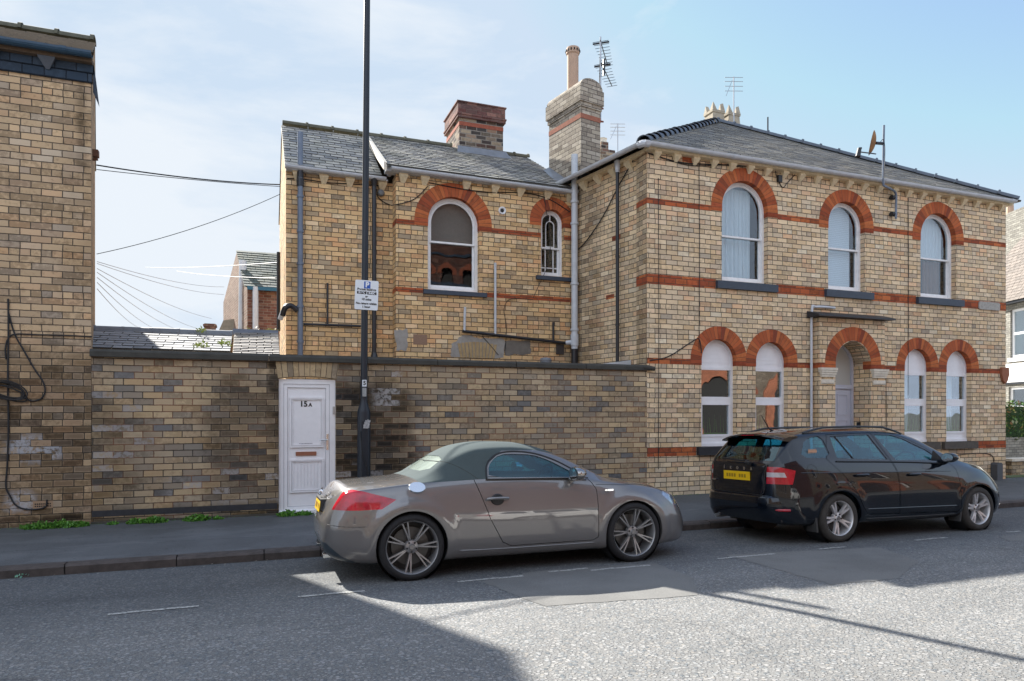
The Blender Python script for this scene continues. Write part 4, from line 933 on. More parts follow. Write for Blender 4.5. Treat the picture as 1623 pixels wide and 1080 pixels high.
def small_bars(m2, mp, rec):
    cx = 5.78
    for dx in (-.09, .09): bar_box(m2, mp, cx+dx-.01, cx+dx+.01, 4.53, 5.08, rec+.062, rec+.09)
    bar_box(m2, mp, cx-.2, cx+.2, 4.66, 4.68, rec+.062, rec+.09)
    o_ = [(cx-.10, 5.1), (cx+.10, 5.1)]+[(cx+.10*math.cos(PI*k/12), 5.55+.1*math.sin(PI*k/12)) for k in range(13)]
    i_ = [(cx-.085, 5.115), (cx+.085, 5.115)]+[(cx+.085*math.cos(PI*k/12), 5.55+.085*math.sin(PI*k/12)) for k in range(13)]
    m2.ring(o_, i_, rec+.025, rec+.05, mp); bar_box(m2, mp, cx-.01, cx+.01, 5.65, 5.8, rec+.025, rec+.05)
sash_window(MH, mpM, *V2[:4], 5.06, dressing=backroom(5.78, 4.4, 5.9, .26), sill=(5.40, 6.24, 4.375, 4.465), ro=V2[4], t=.045, bars=small_bars, sillmat=SLATEBLUE, label='narrow round-headed window with leaded bars')
# corbels, gutters, roof
mb = MB()
for mp_, y_, xs_, zt_ in ((mpM, YM, [2.64, 3.06, 3.9, 4.5, 5.05, 5.65, 6.15], 6.20), (mpL, YL, [.72, 1.2, 1.68, 2.3], 6.12)):
    for x_ in xs_: mb.add([(x_-.04, y_-.002, zt_-.16), (x_+.04, y_-.002, zt_-.16), (x_-.085, y_-.1, zt_-.05), (x_+.085, y_-.1, zt_-.05), (x_-.085, y_-.1, zt_), (x_+.085, y_-.1, zt_), (x_-.085, y_-.002, zt_), (x_+.085, y_-.002, zt_)], [(0, 1, 3, 2), (2, 3, 5, 4), (4, 5, 7, 6), (0, 2, 4, 6), (1, 7, 5, 3)])
mb.build('eaves_corbels', CORBEL, MH)
mb = MB(); gutter(mb, (2.38, YM-.17, 6.26), (XJ-.05, YM-.17, 6.24), .06); gutter(mb, (2.42, YM-.17, 6.26), (2.42, YL-.1, 6.26), .05); gutter(mb, (2.2+.15, YL-.17, 6.16), (.50, YL-.17, 6.18), .06)
mb.box(2.3, XJ-.05, YM-.11, YM+.1, 6.2, 6.30); mb.box(.52, 2.4, YL-.11, YL+.1, 6.12, 6.15); mb.build('gutter', GREYPIPE, MH)
mb = MB(); slates(mb, (.49, YL-.17, 6.19), (2.28, YL-.17, 6.19), (2.28, RY, RZ-.02), (.49, RY, RZ-.02), .15, .26, .012)
slates(mb, (2.28, YM-.2, 6.285), (6.30, YM-.2, 6.285), (6.05, RY, RZ+.03), (2.28, RY, RZ+.03), .145, .25, .014)
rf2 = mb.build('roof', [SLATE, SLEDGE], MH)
mb = MB(); mb.quad((.5, YL-.17, 6.17), (2.28, YL-.17, 6.17), (2.28, RY, RZ-.04), (.5, RY, RZ-.04)); mb.quad((2.28, YM-.2, 6.265), (6.32, YM-.2, 6.265), (6.0, RY, RZ+.01), (2.28, RY, RZ+.01)); mb.quad((.5, RY, RZ-.03), (6, RY, RZ-.03), (6, 17.2, 6.1), (.5, 17.2, 6.1)); mb.build('roof_deck', SLATE, rf2)
mb = MB(); mb.prism([(YM-.2, 6.18), (YM-.2, 6.33), (RY, RZ+.05), (RY, RZ-.1)], 'x', 2.24, 2.30); mb.prism([(YL-.15, 6.12), (YL-.15, 6.19), (RY, RZ-.02), (RY, RZ-.1)], 'x', .495, .545); mb.build('verge_mortar', STONE, rf2)
mb = MB(); ridge_tiles(mb, (.52, RY, RZ+.02), (4.2, RY, RZ+.02), .09, .52, .022); ridge_tiles(mb, (5.4, RY, RZ+.02), (6.1, RY, RZ+.02), .09, .4, .022); mb.build('ridge_tiles', RIDGE, rf2, smooth=True)
mb = MB(); mb.quad((4.2, 14.72, 7.44), (5.5, 14.72, 7.44), (5.42, 14.88, 7.66), (4.26, 14.88, 7.66)); mb.quad((5.9, 13.2, 6.50), (6.22, 12.95, 6.40), (6.12, 14.0, 7.1), (5.98, 14.0, 7.02)); mb.build('flashing', LEAD, rf2)
CM = thing('chimney_stack', 'squat red and black weathered brick chimney on the rear wing ridge', 'chimney', (4.8, 15.4, 7.3))
b = MB(); b.box(4.30, 5.35, 14.9, 16.0, 7.2, 8.30); b.build('shaft', B_chim, CM)
b = MB(); b.box(4.294, 5.356, 14.894, 16.006, 8.13, 8.22); b.build('red_brick_band', plain('sooty_red_brick', (.34, .10, .06), .95, nz=.5, nscale=16), CM)
b = MB(); b.box(4.25, 5.40, 14.85, 16.05, 8.30, 8.36); b.box(4.235, 5.415, 14.835, 16.065, 8.36, 8.395); b.box(4.26, 5.39, 14.86, 16.04, 8.395, 8.64); b.box(4.235, 5.415, 14.835, 16.065, 8.64, 8.665)
b.build('cap', brick_mat('purple_cap_brick', [(0, (.22, .10, .09)), (.5, (.15, .09, .085)), (1, (.3, .16, .13))], (.17, .12, .1), every=0, soot=.4), CM)
# pipes on the rear wing
ZW = 2.40
pipe('soil_pipe', [(.77, YL-.10, 6.84), (.77, YL-.10, ZW)], .050, BLUEPIPE, MH, [(.77, YL-.10, z) for z in (5.65, 5.0, 4.4, 3.6, 2.95)])
b = MB(); b.tube([(.77, YL-.10, 5.98), (.77, YL-.10, 5.84)], .068, 14); b.tube([(.77, YL-.10, 6.1), (.77, YL-.10, 6.0)], .06, 14); b.build('pipe_collar', BLACKPIPE, MH)
pipe('soil_pipe', smooth_path([(.72, YL-.10, 3.52), (.60, YL-.14, 3.60), (.50, YL-.16, 3.55), (.46, YL-.10, 3.42)], 5), .05, BLACKPIPE, MH)
pipe('waste_pipe', [(.42, YL-.02, 3.36), (.47, YL-.11, 3.5)], .046, GREYPIPE, MH)
q0, q1 = at(481, 514, YL-.05), at(572, 517, YL-.05); pipe('waste_pipe', [(q0.x, YL-.05, q0.z), (q1.x, YL-.05, q1.z)], .022, BLACKPIPE, MH)
q0, q1 = at(519, 449, YL-.05), at(519, 515, YL-.05); pipe('waste_pipe', [(q0.x, YL-.05, q0.z), (q0.x, YL-.05, q1.z)], .020, BLACKPIPE, MH)
pipe('downpipe', [(2.13, YL-.12, 6.12), (2.13, YL-.12, 2.62)], .042, BLACKPIPE, MH); b = MB(); b.tube([(2.13, YL-.12, 2.78), (2.13, YL-.12, 2.62), (2.13, YL-.12, 2.5)], [.05, .09, .06], 12); b.tube([(2.13, YL-.12, 6.0), (2.13, YL-.15, 6.16)], [.05, .075], 12); b.build('rainwater_head', BLACKPIPE, MH)
YP = YM-.06
def PP(px, py, Y=YP): return at(px, py, Y)
for pts, r_, mt_ in (([PP(733, 525), PP(905, 545)], .030, BLACKPIPE), ([PP(737, 487), PP(736, 525)], .026, GREYPIPE), ([PP(785, 417), PP(785, 530)], .026, GREYPIPE), ([PP(877, 511), PP(877, 540)], .024, BLACKPIPE)):
    pts[1].z = pts[1].z; pipe('waste_pipe', pts, r_, mt_, MH)
sx, sy = 6.19, YM-.20
pipe('soil_pipe', [(sx, sy, 6.98), (sx, sy, 2.95)], .068, GREYPIPE, MH, [(sx, sy, z) for z in (6.0, 5.55, 4.3, 3.35)])
pipe('soil_pipe', [(sx, sy, 2.95), (sx, sy, 2.3)], .072, BLACKPIPE, MH); b = MB(); b.tube([(sx, sy, 3.02), (sx, sy, 3.25)], .085, 14); b.tube([(sx, sy-.02, 3.1), (sx-.16, sy+.08, 3.08)], .045, 10); b.build('pipe_branch', GREYPIPE, MH)
v_ = at(796, 334, YM-.01); b = MB(); b.lathe([(.035, .0), (.055, -.03), (.075, -.03), (.08, 0)], 20, Matrix.Translation((v_.x, YM, v_.z)) @ Matrix.Rotation(R(-90), 4, 'X')); b.build('wall_vent', WHITE, MH); 
b = MB(); b.lathe([(.001, -.012), (.038, -.012)], 16, Matrix.Translation((v_.x, YM, v_.z)) @ Matrix.Rotation(R(-90), 4, 'X')); b.build('vent_hole', DARKIN, MH)
v_ = at(604, 306, YL-.05); b = MB(); b.lathe([(.001, 0), (.05, .01), (.07, .05), (.05, .09), (.001, .1)], 14, Matrix.Translation((v_.x, YL-.0, v_.z)) @ Matrix.Rotation(R(90), 4, 'X')); b.build('alarm_bell', plain('grey_bell', (.15, .16, .17), .5), MH, smooth=True)
wm = lambda px, py: at(px, py, YM-.015)
wl = lambda px, py: at(px, py, YL-.015)
wire('wall_cable', [wl(455, 283), wl(480, 284), wl(520, 290), wl(560, 292), wl(600, 295)], .010, parent=MH)
wire('wall_cable', [wl(597, 300), wl(599, 312), wl(607, 320), wl(618, 325)], .009, parent=MH); wire('wall_cable', [at(620, 326, YM-.02), wm(640, 322), wm(658, 315), wm(674, 300), wm(678, 295)], .009, parent=MH)
wire('wall_cable', [wm(680, 290), wm(760, 304), wm(830, 306), wm(870, 316), wm(903, 336)], .010, parent=MH)
wire('wall_cable', [wm(862, 310), wm(872, 380), wm(868, 420), wm(855, 450), wm(845, 472)], .006, parent=MH); wire('wall_cable', [wm(845, 475), wm(810, 474), wm(799, 490), wm(803, 520), wm(800, 560)], .006, parent=MH)
wire('wall_cable', [wm(764, 533), wm(776, 546), wm(790, 563)], .006, parent=MH)
# cement repairs, infilled arch, vents just above the yard wall
def blob(pts, k=7, a=.022): return jag(pts, k, a)
def patch2(pxs, name, mat, d=.006, mp=mpM, a=.022):
    l = [(at(x_, y_, YM).x, at(x_, y_, YM).z) for x_, y_ in pxs]; l = jag(l, 6, a)
    b = MB(); n = len(l); b.add([mp(p, -d) for p in l]+[mp(p, .01) for p in l], [tuple(range(n))]+[(i, (i+1) % n, (i+1) % n+n, i+n) for i in range(n)]); return b.build(name, mat, MH)
patch2([(626, 523), (647, 522), (645, 556), (628, 556)], 'cement_patch', CEMENT)
patch2([(715, 545), (735, 532), (760, 536), (800, 537), (799, 568), (715, 566)], 'cement_patch', CEMENT, .005)
patch2([(800, 540), (840, 540), (842, 562), (800, 563)], 'cement_patch', plain('dark_cement', (.2, .18, .155), .9, nz=.4, nscale=10, bump=.4), .005)
b = MB(); c_ = at(757, 560, YM); bw = .42
for k in range(11):
    f0, f1 = -1+2*k/11, -1+2*(k+1)/11; xx0, xx1 = c_.x+f0*bw, c_.x+f1*bw; tp = .30-.05*abs((f0+f1)/2)**2
    i0 = len(b.v); b.add([mpM((c_.x+f0*bw*.86, 2.72), -.014), mpM((c_.x+f1*bw*.86-.014, 2.72), -.014), mpM((xx1-.014, 2.72+tp+.02), -.014), mpM((xx0, 2.72+tp+.02), -.014)], [(0, 1, 2, 3)])
b.build('infilled_arch', plain('gold_voussoir', (.46, .33, .17), .9, nz=.4, nscale=14), MH)
b = MB(); q0, q1 = at(655, 530, YM), at(677, 547, YM); bar_box(b, mpM, q0.x, q1.x, q1.z, q0.z, -.004, .01); b.build('terracotta_vent', plain('pinkish_vent', (.3, .19, .13), .9, nz=.3, nscale=50), MH)
b = MB(); q0, q1 = at(881, 546, YM), at(893, 562, YM); bar_box(b, mpM, q0.x, q1.x, q1.z, q0.z, -.03, .01); b.build('wall_vent', plain('dark_vent', (.05, .04, .035), .8), MH)
v_ = at(865, 560, 12.6); b = MB(); b.lathe([(.09, 2.4), (.09, 2.62), (.11, 2.63), (.12, 2.68), (.10, 2.72), (.001, 2.74)], 16, Matrix.Translation((v_.x, 12.6, 0))); solo(b, 'flue_cowl', LEAD, 'small grey flue cowl peeping over the yard wall below the narrow window', 'flue', smooth=True)
# low white-edged lean-to roof beside the side wall
mb = MB(); mb.prism([(5.5, 2.38), (6.62, 2.38), (6.62, 2.62), (5.5, 2.46)], 'y', 11.3, 12.2)
solo(mb, 'lean_to_roof', plain('white_lean_to', (.62, .66, .7), .5, nz=.2), 'pale lean-to roof edge showing above the yard wall beside the corner house', 'roof')

# ---------------------------------------------------------------- yard wall with the white door
YWL = thing('yard_wall', 'long sooty brick yard wall with a dark stone coping and a white door numbered 15A', 'wall', (2.3, YW, .1))
WX0, WX1 = -2.10, 6.63
DX0, DX1, DT = .315, 1.145, 2.175
hole = [(DX0, -.2), (DX1, -.2), (DX1, DT-.035), (DX1-.2, DT-.008), (.73, DT), (DX0+.2, DT-.008), (DX0, DT-.035)]
mb = MB(); wall_panel(mb, mpF, [(WX0, -.3), (DX0, -.3)]+hole[::-1][0:0]+[(DX0, DT-.035), (DX0+.2, DT-.008), (.73, DT), (DX1-.2, DT-.008), (DX1, DT-.035), (DX1, -.3), (WX1, -.3), (WX1, 2.39), (WX0, 2.39)], [], .2)
lp = [(DX0, -.3), (DX0, DT-.035), (DX0+.2, DT-.008), (.73, DT), (DX1-.2, DT-.008), (DX1, DT-.035), (DX1, -.3)]
for a_, b_ in zip(lp, lp[1:]): mb.quad(mpF(a_), mpF(b_), mpF(b_, .3), mpF(a_, .3))
mb.quad((WX0, YW+.3, -.3), (DX0, YW+.3, -.3), (DX0, YW+.3, 2.39), (WX0, YW+.3, 2.39)); mb.quad((DX1, YW+.3, -.3), (WX1, YW+.3, -.3), (WX1, YW+.3, 2.39), (DX1, YW+.3, 2.39)); mb.quad((DX0, YW+.3, DT), (DX1, YW+.3, DT), (DX1, YW+.3, 2.39), (DX0, YW+.3, 2.39)); mb.quad((WX0, YW, 2.39), (WX1, YW, 2.39), (WX1, YW+.3, 2.39), (WX0, YW+.3, 2.39))
mb.build('wall', B_wall, YWL)
mb = MB(); x = WX0-.02
for L in (2.3, 2.55, 1.35, 1.3, 1.28):
    g = .006; j = random.uniform(-.006, .006); y0 = YW-.055+random.uniform(-.005, .005)
    mb.add([(x+g, y0, 2.392), (x+L-g, y0, 2.392), (x+L-g, y0, 2.455+j), (x+g, y0, 2.455+j), (x+g, y0+.03, 2.49+j), (x+L-g, y0+.03, 2.49+j), (x+g, YW+.34, 2.50+j), (x+L-g, YW+.34, 2.50+j), (x+g, YW+.34, 2.392), (x+L-g, YW+.34, 2.392)], [(0, 1, 2, 3), (3, 2, 5, 4), (4, 5, 7, 6), (6, 7, 9, 8), (8, 9, 1, 0), (0, 3, 4, 6, 8), (1, 9, 7, 5, 2)]); x += L
mb.build('coping', COPING, YWL)
mb = MB(); mb.tube(smooth_path([(6.5, YW-.01, 2.44), (6.62, YW-.05, 2.44), (6.75, YW-.05, 2.42)], 4), .04, 8); mb.build('coping_end', COPING, YWL)
# shallow brick lintel
mb = MB(); n = 11; r0 = 2.2
for k in range(n):
    f0, f1 = k/n, (k+1)/n; bx0, bx1 = DX0-.01+(DX1-DX0+.02)*f0, DX0-.01+(DX1-DX0+.02)*f1; tx0, tx1 = DX0-.045+(DX1-DX0+.09)*f0, DX0-.045+(DX1-DX0+.09)*f1
    zb = lambda f_: DT-.035+.035*math.sin(PI*f_)+.001
    i0 = len(mb.v); mb.add([mpF((bx0, zb(f0)), -.007), mpF((bx1, zb(f1)), -.007), mpF((tx1, 2.388), -.007), mpF((tx0, 2.388), -.007)], [(0, 1, 2, 3)], [{i0: (k*.095, .02), i0+1: ((k+1)*.095, .02), i0+2: ((k+1)*.095, .25), i0+3: (k*.095, .25)}])
    mb.quad(mpF((bx0, zb(f0)), -.007), mpF((bx1, zb(f1)), -.007), mpF((bx1, zb(f1)), .1), mpF((bx0, zb(f0)), .1))
mb.build('brick_lintel', B_lintel, YWL)
# door set: frame, leaf, furniture
FRW = .075; ft = DT-.045; rc = .045
fo = [(DX0+.004, .115), (DX1-.004, .115), (DX1-.004, ft), (DX0+.004, ft)]; fi = [(DX0+FRW, .16), (DX1-FRW-.02, .16), (DX1-FRW-.02, ft-FRW), (DX0+FRW, ft-FRW)]
dframe = ring_part(fo, fi, mpF, rc, rc+.07, 'door_frame', WHITE, YWL)
b = MB(); b.prism([(YW+rc-.05, .115), (YW+rc-.05, .15), (YW+rc, .165), (YW+rc+.05, .165), (YW+rc+.05, .115)], 'x', DX0+.004, DX1-.004); b.build('door_sill', WHITE, dframe)
fi2 = [(p[0]+(.05 if p[0] < .7 else -.05), p[1]+(.05 if p[1] < 1 else -.05)) for p in fi]
b = MB(); b.ring(fi, fi2, rc+.006, rc+.05, mpF); b.ring([(x_+(.004 if x_ < .7 else -.004), z_+(.004 if z_ < 1 else -.004)) for x_, z_ in fi], [(x_+(.012 if x_ < .7 else -.012), z_+(.012 if z_ < 1 else -.012)) for x_, z_ in fi], rc+.004, rc+.02, mpF)
x0, x1, z0, z1 = fi2[0][0]-.001, fi2[1][0]+.001, fi2[0][1]-.001, fi2[2][1]+.001
bar_box(b, mpF, x0, x1, z0, z1, rc+.026, rc+.05)
def mould(m2, a0, a1, c0, c1, t=.024, d=rc+.002):
    m2.ring([(a0, c0), (a1, c0), (a1, c1), (a0, c1)], [(a0+t, c0+t), (a1-t, c0+t), (a1-t, c1-t), (a0+t, c1-t)], d, d+.02, mpF)
    m2.ring([(a0+t+.006, c0+t+.006), (a1-t-.006, c0+t+.006), (a1-t-.006, c1-t-.006), (a0+t+.006, c1-t-.006)], [(a0+t+.016, c0+t+.016), (a1-t-.016, c0+t+.016), (a1-t-.016, c1-t-.016), (a0+t+.016, c1-t-.016)], d+.006, d+.02, mpF)
pa0, pa1 = x0+.035, x1-.035
mould(b, pa0, pa1, 1.10, 1.86); mould(b, pa0, pa1, .42, .92)
for k in range(9):
    xx = pa0+.05+k*(pa1-pa0-.1)/8; bar_box(b, mpF, xx-.009, xx+.009, .455, .885, rc+.017, rc+.026)
leafd = b.build('door_leaf', WHITE, YWL)
b = MB(); gz = rc+.0255
b.ring([(x0+.001, z0+.001), (x1-.001, z0+.001), (x1-.001, z1-.001), (x0+.001, z1-.001)], [(x0+.006, z0+.006), (x1-.006, z0+.006), (x1-.006, z1-.006), (x0+.006, z1-.006)], gz-.001, gz+.004, mpF)
b.ring([(fi[0][0]-.004, fi[0][1]-.004), (fi[1][0]+.004, fi[1][1]-.004), (fi[2][0]+.004, fi[2][1]+.004), (fi[3][0]-.004, fi[3][1]+.004)], fi, rc-.001, rc+.003, mpF)
b.build('door_gasket', plain('grey_gasket', (.25, .25, .27), .7), leafd)
b = MB(); zz = 1.0; xc = (pa0+pa1)/2-.01; b.ring([(xc-.15, .975), (xc+.15, .975), (xc+.15, 1.035), (xc-.15, 1.035)], [(xc-.137, .986), (xc+.137, .986), (xc+.137, 1.024), (xc-.137, 1.024)], rc+.010, rc+.03, mpF); bar_box(b, mpF, xc-.137, xc+.137, .986, 1.024, rc+.016, rc+.03); b.build('letterbox', BRASS, leafd)
b = MB(); xh = fi[1][0]-.028; bar_box(b, mpF, xh-.016, xh+.016, 1.06, 1.30, rc-.004, rc+.014); b.tube([mpF((xh, 1.21), rc-.03), mpF((xh-.115, 1.212), rc-.035)], .009, 8); b.tube([mpF((xh, 1.21), rc), mpF((xh, 1.21), rc-.035)], .011, 8); b.tube([mpF((xh, 1.12), rc-.006), mpF((xh, 1.12), rc)], .012, 10); b.build('handle', STEEL, leafd)
b = MB(); bar_box(b, mpF, DX1-.045, DX1+.004, 1.60, 1.72, rc-.018, rc+.01); b.build('hinge', ALU, dframe)
b = MB()
for k in range(15): xx = xc-.10+k*.0135; bar_box(b, mpF, xx, xx+.008+random.uniform(-.003, .004), 1.155, 1.163+random.uniform(0, .004), rc+.018, rc+.024)
b.build('sticker_strip', plain('faint_grey_ink', (.3, .3, .34), .6), leafd)
put_text('door_number', '15', .115, INK, leafd, face_mat((xc-.035, YW+rc+.022, 1.755)), .004); put_text('door_number', 'A', .075, INK, leafd, face_mat((xc+.062, YW+rc+.022, 1.742)), .003)
mb = MB(); mb.box(DX0-.02, DX1+.02, YW-.03, YW+.25, .0, .112); mb.build('doorstep', COPING, YWL)
# black course at the foot
mb = MB(); bar_box(mb, mpF, WX0, DX0-.02, .20, .285, -.003, .01); mb.build('painted_course', plain('black_painted_brick', (.035, .035, .04), .8, nz=.5, nscale=12, bump=.4), YWL)
mb = MB(); bar_box(mb, mpF, WX0, DX0-.02, -.1, .135, -.035, .01); bar_box(mb, mpF, DX1+.02, WX1, -.1, .12, -.03, .01); mb.build('footing', plain('mossy_footing', (.075, .07, .055), .95, nz=.6, nscale=6, bump=.8), YWL)

# ---------------------------------------------------------------- brick house on the left
LH = thing('end_house', 'tall tan brick end house at the left edge with a dark blue eaves band', 'house', (-5.5, 13, .1))
Q0 = Vector((-2.105, YW, 0)); Q1 = Vector((-2.93, 15.3, 0))
mb = MB(); mb.quad((-9, YW, -.3), (Q0.x, YW, -.3), (Q0.x, YW, 6.12), (-9, YW, 6.12)); mb.build('front_wall', B_left, LH)
RL = Vector((-2.47, 12.9, 7.68))
mb = MB(); hx = [(-2.74, 14.0, .1), (-3.27, 17.0, .1), (-3.27, 17.0, 9.62), (-2.74, 14.0, 8.2)]; mb.add(hx+[(-8, p[1], p[2]) for p in hx], [(0, 1, 2, 3), (7, 6, 5, 4), (0, 4, 5, 1), (1, 5, 6, 2), (2, 6, 7, 3), (3, 7, 4, 0)]); mb.build('shadow_block', B_left, LH)  # unseen block, added and shaped to cast the shadow edge on the road
mb = MB(); mb.add([(Q0.x, YW, -.3), (Q1.x, Q1.y, -.3), (Q1.x, Q1.y, 6.35), (RL.x, RL.y, RL.z-.08), (Q0.x, YW, 6.35)], [(0, 1, 2, 3, 4)]); mb.build('gable_wall', B_left, LH)
mb = MB(); mb.quad((-9, 15.3, -.3), (Q1.x, Q1.y, -.3), (Q1.x, Q1.y, 6.35), (-9, 15.3, 6.35)); mb.quad((-9, YW, -.3), (-9, 15.3, -.3), (-9, 15.3, 6.35), (-9, YW, 6.35)); mb.build('rear_wall', B_left, LH)
mb = MB(); bar_box(mb, mpF, -9, Q0.x+.015, 6.11, 6.235, -.03, .02); bar_box(mb, mpF, -9, Q0.x+.03, 6.235, 6.345, -.045, .02); mb.add([(Q0.x+.03, YW-.04, 5.98), (Q0.x+.03, YW+.02, 5.98), (Q0.x+.005, YW+.5, 6.0), (Q0.x+.03, YW-.04, 6.36), (Q0.x+.03, YW+.02, 6.36), (Q0.x-.04, YW+.5, 6.4)], [(0, 1, 4, 3), (1, 2, 5, 4)]); mb.build('eaves_band', BANDBLUE, LH)
mb = MB(); x = -2.60
while x > -9:
    mb.add([(x-.02, YW-.046, 6.20), (x+.02, YW-.046, 6.20), (x-.10, YW-.12, 6.33), (x+.10, YW-.12, 6.33), (x-.10, YW-.12, 6.35), (x+.10, YW-.12, 6.35), (x-.1, YW-.046, 6.35), (x+.1, YW-.046, 6.35)], [(0, 1, 3, 2), (2, 3, 5, 4), (4, 5, 7, 6), (0, 2, 4, 6), (1, 7, 5, 3)]); x -= .62
mb.build('eaves_corbels', plain('grey_blue_paint', (.09, .105, .13), .6, nz=.2), LH)
mb = MB(); bar_box(mb, mpF, -9, Q0.x+.03, 6.345, 6.40, -.13, .02); mb.build('soffit_course', plain('brown_soffit', (.13, .09, .06), .9, nz=.4), LH)
mb = MB(); gutter(mb, (-9, YW-.20, 6.45), (Q0.x+.05, YW-.20, 6.44), .068); gutter(mb, (-2.42, YW-.20, 6.445), (-2.34, YW-.20, 6.445), .075); mb.build('gutter', BLUEPAINT, LH)
mb = MB(); slates(mb, (-9, YW-.22, 6.46), (-2.04, YW-.22, 6.46), RL+Vector((.02, 0, 0)), (-9, RL.y, RL.z), .17, .27, .012); rfl = mb.build('roof', [slate_mat('brown_grey_slate', [(0, (.16, .14, .12)), (.4, (.26, .22, .17)), (.7, (.13, .13, .13)), (1, (.32, .27, .2))], moss=.3), plain('brown_slate_edge', (.26, .22, .17), .9, nz=.4, nscale=20)], LH)
mb = MB(); mb.quad((-9, YW-.22, 6.44), (-2.04, YW-.22, 6.44), RL-Vector((0, 0, .02)), (-9, RL.y, RL.z-.02)); mb.quad((-9, RL.y, RL.z-.02), RL-Vector((0, 0, .02)), (Q1.x, Q1.y+.1, 6.35), (-9, Q1.y+.1, 6.35)); mb.build('roof_deck', SLATEB, rfl)
mb = MB(); ridge_tiles(mb, (-8.9, RL.y, RL.z+.02), (RL.x, RL.y, RL.z+.02), .10, .5, .025); mb.build('ridge_tiles', RIDGE, rfl, smooth=True)
b = MB(); q0, q1 = at(52, 796, YW), at(84, 804, YW); bar_box(b, mpF, q0.x, q1.x, q1.z-.01, q0.z+.01, -.003, .01)
ab = b.build('air_brick', plain('clay_air_brick', (.36, .24, .15), .9, nz=.2), LH); b = MB()
for i in range(8):
    for j in range(2): xx = q0.x+.03+i*(q1.x-q0.x-.06)/7; zz = q1.z+.018+j*.03; bar_box(b, mpF, xx-.008, xx+.008, zz-.009, zz+.009, -.005, .01)
b.build('holes', DARKIN, ab)
CL = lambda px, py, d=-.014: mpF((at(px, py, YW).x, at(px, py, YW).z), d)
wire('wall_cable', [CL(13.5, 474), CL(14, 530), CL(13, 600), CL(14, 680), CL(12, 740), CL(10, 770), CL(16, 785), CL(25, 800), CL(40, 807), CL(60, 807), CL(73, 803), CL(75, 792)], .011, label='black cable running down the left brick house wall to the air brick', parent=None)
wire('wall_cable', [CL(14, 495), CL(24, 530), CL(39, 557), CL(55, 585), CL(68, 604), CL(72, 620), CL(66, 632), CL(52, 636), CL(40, 632)], .010, label='black cable drooping in a loop to the coil on the left brick house wall')
wire('wall_cable', [CL(10, 570), CL(9, 552), CL(14, 536), CL(26, 530), CL(60, 531), CL(100, 532), CL(146, 534)], .010, label='thin black cable running level along the left brick house wall')
b = MB(); cc = at(14, 622, YW)
for k in range(7):
    rx, rz = random.uniform(.17, .24), random.uniform(.07, .115); ox, oz, ph = random.uniform(-.04, .03), random.uniform(-.03, .03), random.uniform(-.45, -.15)
    pts = []
    for i in range(25):
        t_ = 2*PI*i/24; x_, z_ = rx*math.cos(t_), rz*math.sin(t_); pts.append((cc.x+ox+x_*math.cos(ph)-z_*math.sin(ph), YW-.02-.008*k+.004*math.sin(3*t_), cc.z+oz+x_*math.sin(ph)+z_*math.cos(ph)))
    b.tube(pts, .009, 5, False)
solo(b, 'cable_coil', CABLE, 'coil of black cable hung on the left brick house wall', 'cable coil', smooth=True)
b = MB(); p_ = at(154, 246, 11.8); b.box(p_.x-.12, p_.x+.03, 11.7, 11.8, p_.z-.05, p_.z+.05); b.tube([(p_.x-.1, 11.75, p_.z-.1), (p_.x+.02, 11.75, p_.z-.08)], .02, 6); b.build('cable_bracket', plain('rusty_iron', (.16, .08, .05), .8), LH)

# ---------------------------------------------------------------- behind the yard wall
mb = MB(); sl_ = MB()
P0 = at(149, 522, 13.2); P1 = at(369, 530, 13.2)
slates(sl_, (P0.x-.4, 12.0, 2.62), (P1.x, 12.0, 2.62), (P1.x, 13.2, P1.z), (P0.x-.4, 13.2, P0.z), .16, .30, .008)
OB = thing('outbuilding', 'low outbuilding roof of large pale slates behind the yard wall left of the door', 'outbuilding', (-1.4, 12.9, .1))
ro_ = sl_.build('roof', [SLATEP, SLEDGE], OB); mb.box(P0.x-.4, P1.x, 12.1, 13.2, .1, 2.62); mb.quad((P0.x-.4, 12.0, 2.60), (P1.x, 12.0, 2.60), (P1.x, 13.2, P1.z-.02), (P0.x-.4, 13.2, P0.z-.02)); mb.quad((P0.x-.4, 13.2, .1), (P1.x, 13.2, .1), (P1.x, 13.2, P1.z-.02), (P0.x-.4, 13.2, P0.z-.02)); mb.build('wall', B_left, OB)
mb = MB(); ridge_tiles(mb, (P0.x-.4, 13.2, P0.z), (P1.x, 13.2, P1.z), .085, .45, .004); mb.build('ridge_tiles', LEAD, ro_, smooth=True)
P0 = at(371, 527, 12.9); P1 = at(441, 527, 12.9)
OB2 = thing('outbuilding', 'small lean-to of rough pale slates with a blue ridge, against the rear wing', 'outbuilding', (0, 12.8, .1))
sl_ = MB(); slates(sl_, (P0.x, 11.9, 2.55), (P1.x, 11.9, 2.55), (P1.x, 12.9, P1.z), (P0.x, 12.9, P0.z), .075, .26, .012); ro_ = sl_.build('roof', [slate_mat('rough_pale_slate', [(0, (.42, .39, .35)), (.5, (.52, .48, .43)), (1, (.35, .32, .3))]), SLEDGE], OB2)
mb = MB(); mb.box(P0.x, P1.x, 12.0, 12.9, .1, 2.55); mb.quad((P0.x, 11.9, 2.53), (P1.x, 11.9, 2.53), (P1.x, 12.9, P1.z-.02), (P0.x, 12.9, P0.z-.02)); mb.build('wall', B_left, OB2)
mb = MB(); bar_box(mb, frame((0, 12.86), (1, 0)), P0.x-.02, P1.x, P1.z-.07, P1.z+.03, 0, .12); mb.build('ridge_tiles', BLUEPIPE, ro_)
